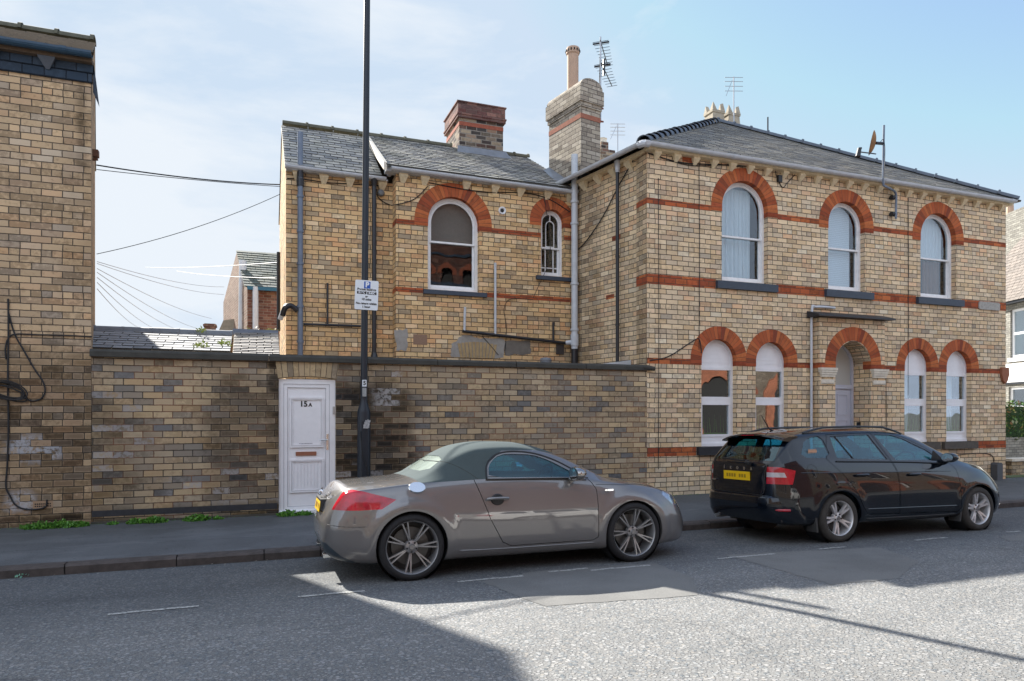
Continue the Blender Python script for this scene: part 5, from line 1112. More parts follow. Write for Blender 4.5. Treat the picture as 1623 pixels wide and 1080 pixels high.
# red brick house further back
BH = thing('back_house', 'distant red brick house with mossy green slate roof seen between the two near houses', 'house', (0, 26, .1))
YB = 24.0
ga, gb, gc = at(392, 458, YB), at(376, 397, 27.0), at(354, 480, 30.0)
xg = ga.x
mb = MB(); mb.quad((xg, YB, 0), (4, YB, 0), (4, YB, ga.z), (xg, YB, ga.z)); mb.build('front_wall', B_redhouse, BH)
mb = MB(); mb.add([(xg, YB, 0), (gc.x, 30, 0), (gc.x, 30, gc.z), (gb.x, 27, gb.z), (xg, YB, ga.z)], [(0, 1, 2, 3, 4)]); mb.build('gable_wall', brick_mat('pale_red_gable', [(0, (.30, .19, .14)), (.5, (.24, .15, .11)), (1, (.34, .24, .18))], (.4, .33, .27), every=0), BH)
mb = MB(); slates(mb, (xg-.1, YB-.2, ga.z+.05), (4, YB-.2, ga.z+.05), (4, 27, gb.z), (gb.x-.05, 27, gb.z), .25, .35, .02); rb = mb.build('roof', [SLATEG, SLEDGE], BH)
mb = MB(); mb.quad((xg-.1, YB-.2, ga.z+.02), (4, YB-.2, ga.z+.02), (4, 27, gb.z-.03), (gb.x, 27, gb.z-.03)); mb.quad((gb.x, 27, gb.z-.03), (4, 27, gb.z-.03), (4, 30, gc.z), (gc.x, 30, gc.z)); mb.build('roof_deck', SLATEG, rb)
mb = MB(); mb.box(xg, 4, YB-.25, YB-.15, ga.z-.06, ga.z+.05); mb.build('gutter', plain('teal_blue_paint', (.02, .11, .18), .6), BH)
for px_, c_ in ((405, YB-.2), (385, YB+1.2)):
    q0 = at(px_, 455, c_); pipe('downpipe', [(q0.x, c_, q0.z+(.0 if px_ == 405 else .9)), (q0.x-(.0 if px_ == 405 else .06), c_, 2.0)], .09 if px_ == 405 else .12, GREYPIPE, BH)
b = MB(); q0 = at(332, 513, 28); b.box(q0.x-.18, q0.x+.2, 28, 28.5, 2, q0.z); b.box(q0.x-.22, q0.x+.24, 27.96, 28.54, q0.z-.1, q0.z-.03); solo(b, 'small_chimney', B_redhouse, 'tiny red brick chimney just left of the distant red brick house', 'chimney')
b = MB(); q0, q1 = at(341, 524, 27), at(354, 508, 27); b.prism([(q0.x, q0.z-.3), (q1.x+.5, q0.z-.3), (q1.x+.5, q1.z+.1), (q1.x, q1.z)], 'y', 27, 29); solo(b, 'dormer_roof', SLATEB, 'dark little roof slope touching the left side of the distant red brick house', 'roof')
b = MB(); b.tube([at(441.5, 400, 14.2), at(441.5, 525, 14.2)], .035, 8); solo(b, 'standpipe', BLACKPIPE, 'thin black pipe standing just left of the rear wing gable', 'pipe')
# overhead cables
def cable(p0, p1, s_, r, label, mat=CABLE):
    b = MB(); b.tube(sag(p0, p1, s_, 16), r, 5, True); return solo(b, 'overhead_cable', mat, label, 'cable', 'cables strung between the houses', smooth=True)
e0 = at(153, 262, 11.9); cable(e0, at(444, 293, 13.6), .05, .011, 'uppermost thick black cable strung from the left house to the rear wing gable')
cable(at(153, 269, 11.9), at(444, 296, 13.6), .02, .006, 'thin black cable just beneath the thick cable to the rear wing gable')
cable(at(153, 403, 12.4), at(444, 308, 13.6), .10, .0055, 'lone thin cable rising from the left house to the rear wing gable')
far_ = [((154, 415), (355, 455), 'cable fanning nearly level to the distant red house gable'), ((154, 418), (355, 467), 'lower twin of the nearly level cable to the distant red house'),
        ((154, 426), (335, 505), 'cable from the left house slanting to the tiny red chimney'), ((154, 432), (310, 520), 'cable slanting just below the one to the tiny red chimney'),
        ((154, 440), (285, 524), 'middle cable of the fan above the pale slate roof'), ((154, 448), (250, 523), 'second steepest cable of the fan above the pale slate roof'), ((154, 458), (226, 522), 'steepest cable of the fan above the pale slate roof')]
for (a0, a1, lb) in far_: cable(at(*a0, 14.0), at(*a1, 27.0), .12, .006, lb, CABLEW)
cable(at(230, 424, 26), at(442, 416, 15.0), .05, .008, 'pale cable rising to the right across the distant green slate roof', CABLEW); cable(at(280, 430, 26), at(442, 441, 15.0), .05, .008, 'pale cable crossing the distant green slate roof level', CABLEW)

# ---------------------------------------------------------------- lamp column with the parking sign
LP = thing('lamp_column', 'tall dark blue-black steel lamp column standing against the yard wall right of the white door', 'lamp post', (1.53, 10.5, .1))
b = MB(); lean = .008
PX = lambda z: 1.525+lean*(z-1.2)
b.lathe([(.1, .05), (.098, 1.63), (.092, 1.67), (.054, 1.78), (.052, 1.84)], 24, Matrix.Translation((1.53, 10.5, 0)), cap=True); b.build('base_tube', POLE, LP, smooth=True)
b = MB(); b.tube([(PX(1.8), 10.5, 1.8), (PX(4), 10.5, 4), (PX(8.2), 10.5, 8.2), (PX(8.4), 10.2, 8.55), (PX(8.4), 9.7, 8.7)], [.052, .050, .045, .04, .035], 18); b.build('shaft', POLE, LP, smooth=True)
b = MB(); b.tube([(PX(8.4), 9.75, 8.7), (PX(8.4), 9.5, 8.74), (PX(8.4), 9.2, 8.72), (PX(8.4), 9.05, 8.7)], [.05, .12, .12, .04], 14); b.build('lantern', ALU, LP, smooth=True)
b = MB(); b.box(1.53-.032, 1.53+.032, 10.5-.057, 10.5-.05, 2.02, 2.12); n5 = b.build('number_plate', SIGNW, LP); put_text('number', '5', .085, INK, n5, face_mat((1.532, 10.5-.058, 2.07)), .003)
b = MB(); b.box(1.53-.03, 1.53+.03, 10.5-.057, 10.5-.05, 1.87, 2.0); b.build('label_plate', plain('faded_label', (.35, .36, .36), .6, nz=.5, nscale=40), LP)
b = MB(); b.box(1.53-.045, 1.53+.045, 10.5-.103, 10.5-.09, .5, 1.5); b.box(1.53-.005, 1.53+.03, 10.5-.108, 10.5-.1, 1.35, 1.42); b.build('access_door', POLE, LP)
b = MB(); b.prism(jag([(1.50, 1.38), (1.60, 1.40), (1.61, 1.5), (1.57, 1.53), (1.52, 1.49)], 4, .012), 'y', 10.5-.112, 10.5-.105); b.build('torn_sticker', plain('torn_sticker', (.45, .45, .45), .7, nz=.8, nscale=60), LP)
wire('earth_cable', [(1.46, 10.40, 1.35), (1.50, 10.39, 1.0), (1.57, 10.39, .75), (1.60, 10.40, .4)], .008, parent=LP)
PS = thing('parking_sign', 'white permit-holders parking sign with a blue P strapped to the lamp column', 'road sign', (1.57, 10.42, 3.0))
sc_ = at(581, 468, 10.42); hw, hh = .172, .222
Ms = face_mat((sc_.x, 10.42, sc_.z), (1, -.12, 0)) @ Matrix.Rotation(R(-2.0), 4, 'Z')
b = MB(); rr = .02; pts = []
for cx_, cz_, a0 in ((hw-rr, -hh+rr, -90), (hw-rr, hh-rr, 0), (-hw+rr, hh-rr, 90), (-hw+rr, -hh+rr, 180)):
    for k in range(5): t_ = R(a0+k*22.5); pts.append((cx_+rr*math.cos(t_), cz_+rr*math.sin(t_)))
n = len(pts); b.add([Ms @ Vector((p[0], p[1], z)) for z in (0, -.004) for p in pts], [tuple(range(n)), tuple(range(2*n-1, n-1, -1))]+[(i, (i+1) % n, (i+1) % n+n, i+n) for i in range(n)])
plate = b.build('plate', SIGNW, PS)
def spot(x, z, w_, h_, mat, name, dz=.0015):
    b = MB(); b.add([Ms @ Vector((x+sx*w_, z+sz*h_, dz)) for sz in (-1, 1) for sx in (-1, 1)], [(0, 1, 3, 2)]); return b.build(name, mat, plate)
spot(.005, .152, .047, .052, BLUEBACK, 'blue_square')
spot(-.072, .033, .069, .021, INK, 'zone_panel'); spot(.077, .030, .069, .021, INK, 'zone_panel')
def st(txt, size, x, z, mat=INK, bold=.0015): put_text('sign_text', txt, size, mat, plate, Ms @ Matrix.Translation((x, z, .003)), bold)
st('P', .105, .005, .152, SIGNW, .005); st('Permit holders', .046, 0, .083); st('R16C', .042, -.072, .033, SIGNW); st('R40C', .042, .077, .030, SIGNW)
st('or', .040, 0, -.022); st('10 mins', .046, 0, -.066); st('No return within', .044, 0, -.128); st('1 hour', .044, 0, -.178)
b = MB(); b.box(1.50, 1.62, 10.43, 10.46, sc_.z+.1, sc_.z+.13); b.box(1.50, 1.62, 10.43, 10.46, sc_.z-.14, sc_.z-.11); b.tube([(PX(3.2), 10.5, sc_.z+.1), (PX(3.2), 10.5, sc_.z+.13)], .056, 14); b.tube([(PX(3.2), 10.5, sc_.z-.14), (PX(3.2), 10.5, sc_.z-.11)], .056, 14); b.build('bracket', ALU, PS)

# ---------------------------------------------------------------- weeds along the wall foot
def leaves(mb, c, rad, n, s0, s1, up=.5, flat=1.0):
    for _ in range(n):
        t_ = random.uniform(0, 2*PI); r_ = rad*math.sqrt(random.random()); h_ = random.uniform(0, up)*(1-r_/rad*.7)
        p = Vector((c[0]+r_*math.cos(t_), c[1]+r_*math.sin(t_)*flat, c[2]+h_)); s_ = random.uniform(s0, s1)
        a = Vector((random.uniform(-1, 1), random.uniform(-1, 1), random.uniform(.2, 1))).normalized(); b_ = a.cross(Vector((random.random(), random.random(), .3))).normalized()
        mb.add([p, p+a*s_*.5+b_*s_*.28, p+a*s_, p+a*s_*.5-b_*s_*.28], [(0, 1, 2, 3)])
WEEDS = [(66, .24, 'widest low green weed clump at the foot of the left house wall'), (100, .26, 'green weed clump beside the joint of the left house and the yard wall'), (126, .12, 'small weed tuft in the corner right of the left house'), (178, .06, 'tiny sparse weed tuft near the left end of the yard wall'),
         (216, .12, 'round green weed tuft on the yard wall foot, first large one left of centre'), (247, .15, 'brightest upright weed tuft under the yard wall'), (312, .17, 'long low weed tuft midway between the left house and the white door'), (345, .06, 'tiny weed tuft between the long low tuft and the door'), (456, .15, 'weed tuft under the left half of the white door'), (482, .10, 'weed tuft under the middle of the white door sill')]
for px_, r_, lb in WEEDS:
    q = at(px_, 838, YW-.12); b = MB(); leaves(b, (q.x, YW-.13, .09), r_, int(420*r_/.15), .022, .055, .085*min(1.3, r_/.12), .5 if r_ > .2 else .7)
    solo(b, 'weed_clump', WEED, lb, 'weeds', 'weeds along the wall foot')
mb = MB()
for k in range(420):
    x_ = random.uniform(-4, 16.8)
    if random.random() < .5: x_ = random.choice((-2.6, -1.2, 1.0, 5.2, 7.5, 8.2))+random.gauss(0, .5)
    leaves(mb, (x_, YW-random.uniform(.0, .10), .10), .035, 3, .008, .022, .02)
tag(mb.build('moss', WEED), 'thin moss and grit growing along the foot of the walls', 'moss', kind='stuff')
for px_, py_, lb in ((319, 545, 'pale yellow weed sprouting on the yard wall coping above the slates'), (355, 543, 'small weed on the coping just right of the taller yellow one'), (320, 522, 'weed growing on the ridge of the pale slate roof')):
    q = at(px_, py_, YW+.2 if py_ > 530 else 13.1); b = MB(); leaves(b, (q.x, q.y, q.z-.06), .09, 46, .03, .06, .12); solo(b, 'roof_weed', leaf_mat('yellow_leaf', [(0, (.25, .34, .05)), (1, (.42, .45, .12))]), lb, 'weeds')
b = MB(); q0, q1 = at(385, 524, 12.9), at(436, 524, 12.9)
for k in range(9): leaves(b, (q0.x+(q1.x-q0.x)*k/8, 12.95, q0.z-.03), .07, 14, .03, .06, .1)
solo(b, 'roof_weed', leaf_mat('ochre_leaf', [(0, (.35, .28, .05)), (.6, (.4, .4, .1)), (1, (.3, .12, .05))]), 'straggly yellow weeds along the blue ridge of the small lean-to', 'weeds')
# litter
mb = MB()
for k in range(60):
    x_ = random.uniform(-3, 3.2) if k < 45 else random.uniform(4.5, 16); y_ = YK-random.uniform(.0, .22); s_ = random.uniform(.004, .013); mb.add([(x_, y_, roadz(y_)+.006), (x_+s_*2, y_+s_*.3, roadz(y_)+.010), (x_+s_*2, y_+s_, roadz(y_)+.012), (x_, y_+s_, roadz(y_)+.007)], [(0, 1, 2, 3)])
tag(mb.build('gutter_litter', plain('pale_litter', (.4, .38, .34), .9)), 'pale grit and leaf scraps lying in the gutter', 'litter', kind='stuff')
b = MB(); q = G(26, 922); leaves(b, (q[0], YK-.06, -.04), .07, 9, .02, .05, .03); solo(b, 'crisp_packet', plain('green_wrapper', (.25, .55, .4), .3), 'crumpled green and white wrapper in the gutter at the far left', 'litter')

# ---------------------------------------------------------------- far right, across the side street
FW_ = thing('garden_wall', 'low dark brick garden wall right of the corner house', 'wall', (20, 11.3, .1))
mb = MB(); mb.box(17.0, 26, 11.2, 11.45, .05, .46); mb.build('wall', brick_mat('dark_low_wall', PWALL, (.08, .07, .06), every=0, soot=.7), FW_); mb = MB(); mb.box(16.95, 26, 11.15, 11.5, .46, .52); mb.build('coping', STONE, FW_)
mb = MB(); mb.box(16.4, 26, 10.9, 11.19, .06, .13); tag(mb.build('mossy_verge', plain('mossy_verge', (.12, .16, .07), .95, nz=.4)), kind='structure')
HW = thing('garden_wall', 'low pale brick garden wall under the hedge across the side street', 'wall', (26, 16, .1))
mb = MB(); mb.box(22, 34, 16.0, 16.25, .05, .78); mb.build('wall', B_white, HW)
mb = MB()
for k in range(2600):
    p = Vector((random.uniform(22.6, 27.5), 16.3+random.gauss(0, .22), random.uniform(.7, 2.0))); s_ = random.uniform(.07, .15)
    a = Vector((random.gauss(0, 1), random.gauss(-.4, 1), random.gauss(.3, 1))).normalized(); b_ = a.cross(Vector((.3, random.random(), .9))).normalized()
    mb.add([p, p+a*s_*.5+b_*s_*.3, p+a*s_, p+a*s_*.5-b_*s_*.3], [(0, 1, 2, 3)])
HG = solo(mb, 'hedge', HEDGE, 'glossy red-tipped garden hedge at the far right edge across the side street', 'hedge')
b = MB(); b.box(22.6, 27.5, 16.2, 16.5, .7, 1.85); o_ = b.build('hedge_core', plain('hedge_shade', (.02, .05, .015), .9), None); o_.parent = HG; o_.location = -HG.location
FH = thing('white_house', 'cream-white brick house with white sash windows at the far right edge', 'house', (28, 25, .1))
org = Vector((30*_s+21.66*_c, 30*_c-21.66*_s, 0)); Uv = Vector((-_s, -_c, 0))
mpH = frame((org.x, org.y), (Uv.x, Uv.y))
mb = MB(); wall_panel(mb, mpH, [(-10, 0), (9, 0), (9, 9.6), (-10, 9.6)], [[(.25, 4.0), (1.45, 4.0), (1.45, 6.1), (.25, 6.1)], [(.15, 1.0), (1.8, 1.0), (1.8, 2.75), (.15, 2.75)]], .15); mb.build('front_wall', B_white, FH)
def simple_win(x0, x1, z0, z1, dark=False):
    wn_ = ring_part([(x0, z0), (x1, z0), (x1, z1), (x0, z1)], [(x0+.1, z0+.12), (x1-.1, z0+.12), (x1-.1, z1-.1), (x0+.1, z1-.1)], mpH, .08, .16, 'window', WHITE, FH)
    b = MB(); bar_box(b, mpH, x0+.1, x1-.1, (z0+z1)/2-.05, (z0+z1)/2+.05, .09, .15); bar_box(b, mpH, x0-.1, x1+.1, z0-.16, z0, -.06, .14); b.build('sash', WHITE, wn_)
    pane_part(mpH, [(x0+.1, z0+.12), (x1-.1, z0+.12), (x1-.1, z1-.1), (x0+.1, z1-.1)], .12, wn_, GLASS); b = MB(); room_box(b, mpH, x0, x1, z0, z1, .17, 1.2); b.build('room', DARKIN if dark else plain('pale_blind_room', (.45, .5, .52), .8), wn_)
simple_win(.25, 1.45, 4.0, 6.1); simple_win(.15, 1.8, 1.0, 2.75, True)
mb = MB(); bar_box(mb, mpH, -3, 6, 2.95, 3.75, -.05, .02); mb.build('white_fascia', WHITEP, FH); mb = MB(); bar_box(mb, mpH, -3, 6, 2.86, 2.95, -.08, .02); bar_box(mb, mpH, -3, 6, 6.32, 6.42, -.3, .02); mb.build('dark_gutter', BLACKPIPE, FH)
mb = MB(); slates(mb, mpH((-3, 6.42), -.35), mpH((6, 6.42), -.35), mpH((6, 9.2), -.01), mpH((1.2, 9.2), -.01), .22, .3, .012); mb.build('bay_roof', [slate_mat('brown_bay_tile', [(0, (.16, .135, .12)), (1, (.24, .2, .175))]), SLEDGE], FH)  # brown-grey tiles, tone random per tile
mb = MB(); bar_box(mb, mpH, -10, 9, 9.6, 10.4, .1, 1.2); mb.build('chimney_stack', B_white, FH)
mb = MB()
for k in range(9): q = mpH((-5+k*1.1, 0), .6); mb.lathe([(.16, 10.4), (.13, 11.2), (.17, 11.22), (.12, 11.25)], 10, Matrix.Translation((q.x, q.y, 0)))
mb.build('chimney_pots', POTBUFF, FH)
mb = MB(); q = mpH((-10, 0), 6); mb.quad(mpH((-10, 0), 6), mpH((9, 0), 6), mpH((9, 9.6), 6), mpH((-10, 9.6), 6)); mb.quad(mpH((9, 0)), mpH((9, 0), 6), mpH((9, 9.6), 6), mpH((9, 9.6))); mb.quad(mpH((-10, 9.6)), mpH((9, 9.6)), mpH((9, 9.6), 6), mpH((-10, 9.6), 6)); mb.build('rear_wall', B_white, FH)

# ---------------------------------------------------------------- the terrace opposite, behind the photographer
YO = -5.0
OP = thing('opposite_terrace', 'red brick terrace with arched windows facing the corner house from across the street', 'house', (4, YO, .1))
mpO = frame((0, YO), (-1, 0)); holes = []
for k in range(-9, 8):
    holes.append(arch(k*3.1, 1.1, 2.6, .5, 12)); holes.append(arch(k*3.1, 4.3, 5.6, .5, 12))
mb = MB(); wall_panel(mb, mpO, [(-30, 0), (30, 0), (30, 6.3), (-30, 6.3)], holes, .2); mb.build('front_wall', brick_mat('warm_red_brick', [(0, (.21, .165, .125)), (.5, (.17, .13, .10)), (1, (.27, .22, .17))], (.13, .11, .09), every=0, soot=.2), OP)
mb = MB()
for k in range(-9, 8):
    for zs in (2.6, 5.6): arch_ring(mb, mpO, k*3.1, zs, .5, .8, -.01, .05, 20)
DARKARCH = plain('dark_red_arch', (.22, .06, .03), .9)
mb.build('brick_arches', DARKARCH, OP)
mb = MB(); dk = MB()
for cx in (-20.3, -24.6, -29.0): 
    arch_ring(mb, mpO, cx, 2.3, 1.0, 1.55, -.12, .0, 24); bar_box(mb, mpO, cx-1.5, cx-1.0, 0, 2.3, -.12, 0); bar_box(mb, mpO, cx+1.0, cx+1.5, 0, 2.3, -.12, 0); dk.add([mpO(p, -.03) for p in arch(cx, 0, 2.3, 1.0, 14)], [tuple(range(17))])
mb.build('porch_arch', plain('orange_arch_brick', (.36, .13, .07), .9, nz=.5, nscale=5), OP); dk.build('porch_opening', DARKIN, OP)
mb = MB(); gm = MB()
for k in range(-9, 8):
    for z0, zs in ((1.1, 2.6), (4.3, 5.6)): mb.ring(arch(k*3.1, z0, zs, .5, 12), arch(k*3.1, z0, zs, .5, 12, t=.07), .1, .17, mpO); gm.add([mpO(p, .14) for p in arch(k*3.1, z0, zs, .5, 12)], [tuple(range(15))])
mb.build('window_frames', WHITEP, OP); gm.build('window_panes', GLOSSBK, OP)
mb = MB(); mb.quad((-30, YO, 6.3), (30, YO, 6.3), (30, YO-4, 8.2), (-30, YO-4, 8.2)); mb.quad((-30, YO-4, 8.2), (30, YO-4, 8.2), (30, YO-8, 0), (-30, YO-8, 0)); mb.build('roof', SLATE, OP)

# tall chapel-like gable further along the terrace
OC = thing('opposite_chapel', 'tall dark red brick chapel with small arched lights, opposite the rear wing', 'chapel', (8.5, YO, .1))
mpC = frame((0, YO+.3), (-1, 0)); hs = []
for k in range(9): hs.append(arch(-12.6+k*1.05, 7.4, 8.2, .27, 10))
mb = MB(); wall_panel(mb, mpC, [(-13.4, 0), (-3.6, 0), (-3.6, 13), (-13.4, 13)], hs, .2); mb.build('front_wall', brick_mat('deep_red_brick', [(0, (.13, .06, .045)), (.5, (.10, .045, .035)), (1, (.17, .09, .07))], (.12, .09, .08), every=0, soot=.3), OC)
mb = MB()
for k in range(9): arch_ring(mb, mpC, -12.6+k*1.05, 8.2, .27, .48, -.02, .05, 16)
mb.build('brick_arches', DARKARCH, OC)
mb = MB(); bar_box(mb, mpC, -13.4, -3.6, 7.55, 7.72, -.008, .01); bar_box(mb, mpC, -13.4, -3.6, 8.95, 9.05, -.05, .01); bar_box(mb, mpC, -13.5, -3.5, 12.9, 13.2, -.3, .1); mb.build('dark_brick_band', BANDBLUE, OC)
mb = MB(); mb.box(3.7, 13.3, YO-3, YO+.0, .1, 12.9); mb.build('body', DARKIN, OC)

# ---------------------------------------------------------------- cars
def pchip(xk, yk, x):
    xk = np.array(xk, float); yk = np.array(yk, float); x = np.clip(np.array(x, float), xk[0], xk[-1]); h = np.diff(xk); d = np.diff(yk)/h; m = np.zeros(len(xk))
    for i in range(1, len(xk)-1):
        if d[i-1]*d[i] > 0: w1, w2 = 2*h[i]+h[i-1], h[i]+2*h[i-1]; m[i] = (w1+w2)/(w1/d[i-1]+w2/d[i])
    m[0], m[-1] = d[0], d[-1]; i = np.clip(np.searchsorted(xk, x, side='right')-1, 0, len(xk)-2); t = (x-xk[i])/h[i]
    return (2*t**3-3*t**2+1)*yk[i]+(t**3-2*t**2+t)*h[i]*m[i]+(-2*t**3+3*t**2)*yk[i+1]+(t**3-t**2)*h[i]*m[i+1]
def chaikin(p, n=2):
    for _ in range(n):
        q = [p[0]]
        for a_, b_ in zip(p, p[1:]): q += [a_*.75+b_*.25, a_*.25+b_*.75]
        q.append(p[-1]); p = np.array(q)
    return p
class Car:
    """body as a loft of cross sections; local x forwards from the rear axle, y left, z up"""
    def __init__(s, T, x0, x1, wheels, wr, flare, pw=2.6):
        s.T, s.x0, s.x1, s.wh, s.wr, s.fl, s.pw = T, x0, x1, wheels, wr, flare, pw
    def g(s, k, x): a = s.T[k]; return pchip([p[0] for p in a], [p[1] for p in a], x)
    def section(s, x, off=0.0, cut=0.0):
        g = lambda k: float(s.g(k, x)); zb, zt, wm, zm, zbel, wbel, wr, zr = (g(k) for k in ('zb', 'zt', 'wm', 'zm', 'zbelt', 'wbelt', 'wr', 'zr'))
        zr = min(zr, zt-.004); zbel = min(zbel, zr-.004); zm = min(zm, zbel-.01); zs = zb+min(.12, (zm-zb)*.4)
        wb = wm*.9
        pts = [(0, zb), (wb*.5, zb), (wb, zb), (wm-.012, zs), (wm, (zs+zm)/2), (wm, zm), (wbel+(wm-wbel)*.55, zm+(zbel-zm)*.62), (wbel, zbel), (wbel+(wr-wbel)*.33, zbel+(zr-zbel)*.31), (wbel+(wr-wbel)*.68, zbel+(zr-zbel)*.66), (wr, zr)]
        for f in (.85, .65, .4, .2, 0): pts.append((wr*f, zt-(zt-zr)*f**s.pw))
        p = chaikin(np.array(pts), 2)
        if off:
            c = np.array([0, (zb+zt)/2]); d = np.gradient(p, axis=0); nrm = np.stack([-d[:, 1], d[:, 0]], 1); nrm /= np.linalg.norm(nrm, axis=1)[:, None]+1e-9
            # outward normal has positive y for the side
            sg = np.sign((nrm*(p-c)).sum(1)); sg[sg == 0] = 1; p = p-nrm*sg[:, None]*off; p[0, 0] = 0; p[-1, 0] = 0
            p[:, 0] = np.maximum(p[:, 0], 0)
        return p
    def sy(s, x, z, out=.002):
        p = s.section(x); best = 0.0
        for (y0, z0), (y1, z1) in zip(p, p[1:]):
            if (z0-z)*(z1-z) <= 0 and abs(z1-z0) > 1e-6: best = max(best, y0+(y1-y0)*(z-z0)/(z1-z0))
        return best+out
    def trace(s, xz, sg=-1, out=.002, n=5):
        q = smooth_path([(x, 0, z) for x, z in xz], n); return [Vector((v.x, sg*s.sy(v.x, v.z, out), v.z)) for v in q]
    def mesh(s, off=0.0, xa=None, xb=None, n=150, zmin=None):
        xa = s.x0+off if xa is None else xa; xb = s.x1-off if xb is None else xb
        t = np.linspace(0, 1, n); xs = xa+(xb-xa)*(t*.45+.55*(1-np.cos(t*PI))/2)
        vs = []; fs = []
        for x in xs:
            p = s.section(x, off)
            if zmin is not None: p[:, 1] = np.maximum(p[:, 1], zmin)
            p = p.copy()
            if s.fl and off < .02:
                for (cx, cz) in s.wh:
                    dd = np.hypot(x-cx, p[:, 1]-cz); rr = s.wr
                    k = np.clip(1-np.abs(dd-rr-.045)/.105, 0, 1); k = k*k*(3-2*k); k[p[:, 0] < .55] = 0; p[:, 0] += s.fl*k
            ring = [(x, -q[0], q[1]) for q in p]+[(x, q[0], q[1]) for q in p[::-1][1:-1]]
            vs += ring
        m = len(ring)
        for i in range(len(xs)-1):
            for k in range(m): fs.append((i*m+k, i*m+(k+1) % m, (i+1)*m+(k+1) % m, (i+1)*m+k))
        # caps as strips
        h = m//2
        for base, flip in ((0, False), ((len(xs)-1)*m, True)):
            for k in range(h):
                a_, b_, c_, d_ = base+k, base+k+1, base+(m-k-1) % m, base+(m-k) % m
                f = [v for j, v in enumerate((a_, b_, c_, d_)) if v not in (a_, b_, c_, d_)[:j]]
                if len(f) >= 3: fs.append(tuple(f))
        me = bpy.data.meshes.new('m'); me.from_pydata(vs, [], fs); bm = bmesh.new(); bm.from_mesh(me); bmesh.ops.remove_doubles(bm, verts=bm.verts, dist=1e-5); bmesh.ops.recalc_face_normals(bm, faces=bm.faces); bm.to_mesh(me); bm.free(); return me
def mb_mesh(b):
    me = bpy.data.meshes.new('m'); me.from_pydata([tuple(p) for p in b.v], [], b.f); bm = bmesh.new(); bm.from_mesh(me); bmesh.ops.recalc_face_normals(bm, faces=bm.faces); bm.to_mesh(me); bm.free(); return me
def boole(a_, b_, op):
    oa = bpy.data.objects.new('a', a_); ob = bpy.data.objects.new('b', b_); COL.objects.link(oa); COL.objects.link(ob)
    md = oa.modifiers.new('b', 'BOOLEAN'); md.operation = op; md.object = ob; md.solver = 'EXACT'
    dg = bpy.context.evaluated_depsgraph_get(); me = bpy.data.meshes.new_from_object(oa.evaluated_get(dg)); bpy.data.objects.remove(oa); bpy.data.objects.remove(ob); return me
def offs(poly, d):
    """grow a 2D polygon by d"""
    n = len(poly); A = sum(poly[i][0]*poly[(i+1) % n][1]-poly[(i+1) % n][0]*poly[i][1] for i in range(n)); sg = 1 if A > 0 else -1; out = []
    for i in range(n):
        p0, p1, p2 = (Vector((*poly[(i+k) % n], 0)) for k in (-1, 0, 1)); e1 = (p1-p0).normalized(); e2 = (p2-p1).normalized()
        n1 = Vector((e1.y, -e1.x, 0))*sg; n2 = Vector((e2.y, -e2.x, 0))*sg; bs = (n1+n2); L = bs.length
        bs = bs/L if L > 1e-6 else n1; out.append((p1+bs*(d/max(.4, bs.dot(n1))))[:2])
    return [tuple(p) for p in out]
def roundp(poly, n=2):
    p = [np.array(q) for q in poly]
    for _ in range(n):
        q = []
        for a_, b_ in zip(p, p[1:]+p[:1]): q += [a_*.8+b_*.2, a_*.2+b_*.8]
        p = q
    return [tuple(float(v) for v in q) for q in p]
def prism_y(poly, y0, y1): b = MB(); b.prism(poly, 'y', y0, y1); return mb_mesh(b)
def prism_x(poly, x0, x1): b = MB(); b.prism(poly, 'x', x0, x1); return mb_mesh(b)
def join(ms):
    bm = bmesh.new()
    for m_ in ms: bm.from_mesh(m_)
    me = bpy.data.meshes.new('j'); bm.to_mesh(me); bm.free(); return me
def add_mesh(name, me, mat, parent, smooth=True, angle=32):
    me.materials.clear(); me.materials.append(mat); me.polygons.foreach_set('material_index', [0]*len(me.polygons))
    if smooth: me.shade_smooth(); me.set_sharp_from_angle(angle=R(angle))
    return link(name, me, parent)
def both(poly, y0, y1): return join([prism_y(poly, -y1, -y0), prism_y(poly, y0, y1)])
def paint(name, col, metal, rough=.28, flake=.0, dirt=.0, dirtz=.5, ior=1.42):
    m = M(name); o = m.obj(); c = (*col, 1)
    if flake: c = m.mix(m.math('MULTIPLY', m.noise(o, 900, 1), flake), c, tuple(min(1, x*2.2) for x in col))
    ro = rough
    if dirt:
        sp = m.n('ShaderNodeSeparateXYZ'); m.set(sp.inputs[0], o)
        k = m.math('MULTIPLY', m.sstep(m.math('ADD', sp.outputs[2], m.math('MULTIPLY', m.noise(o, 6, 4), .25)), .2, dirtz, 1, .12), dirt)
        c = m.mix(k, c, (.11, .10, .085)); ro = m.math('MULTIPLY_ADD', k, .5, rough)
        m.P(Coat_Weight=m.math('MULTIPLY_ADD', k, -.9, 1.0, clamp=True))
    else: m.P(Coat_Weight=1.0)
    return m.P(Base_Color=c, Metallic=metal, Roughness=ro, Coat_Roughness=.012, Coat_IOR=ior, Specular_IOR_Level=.25)
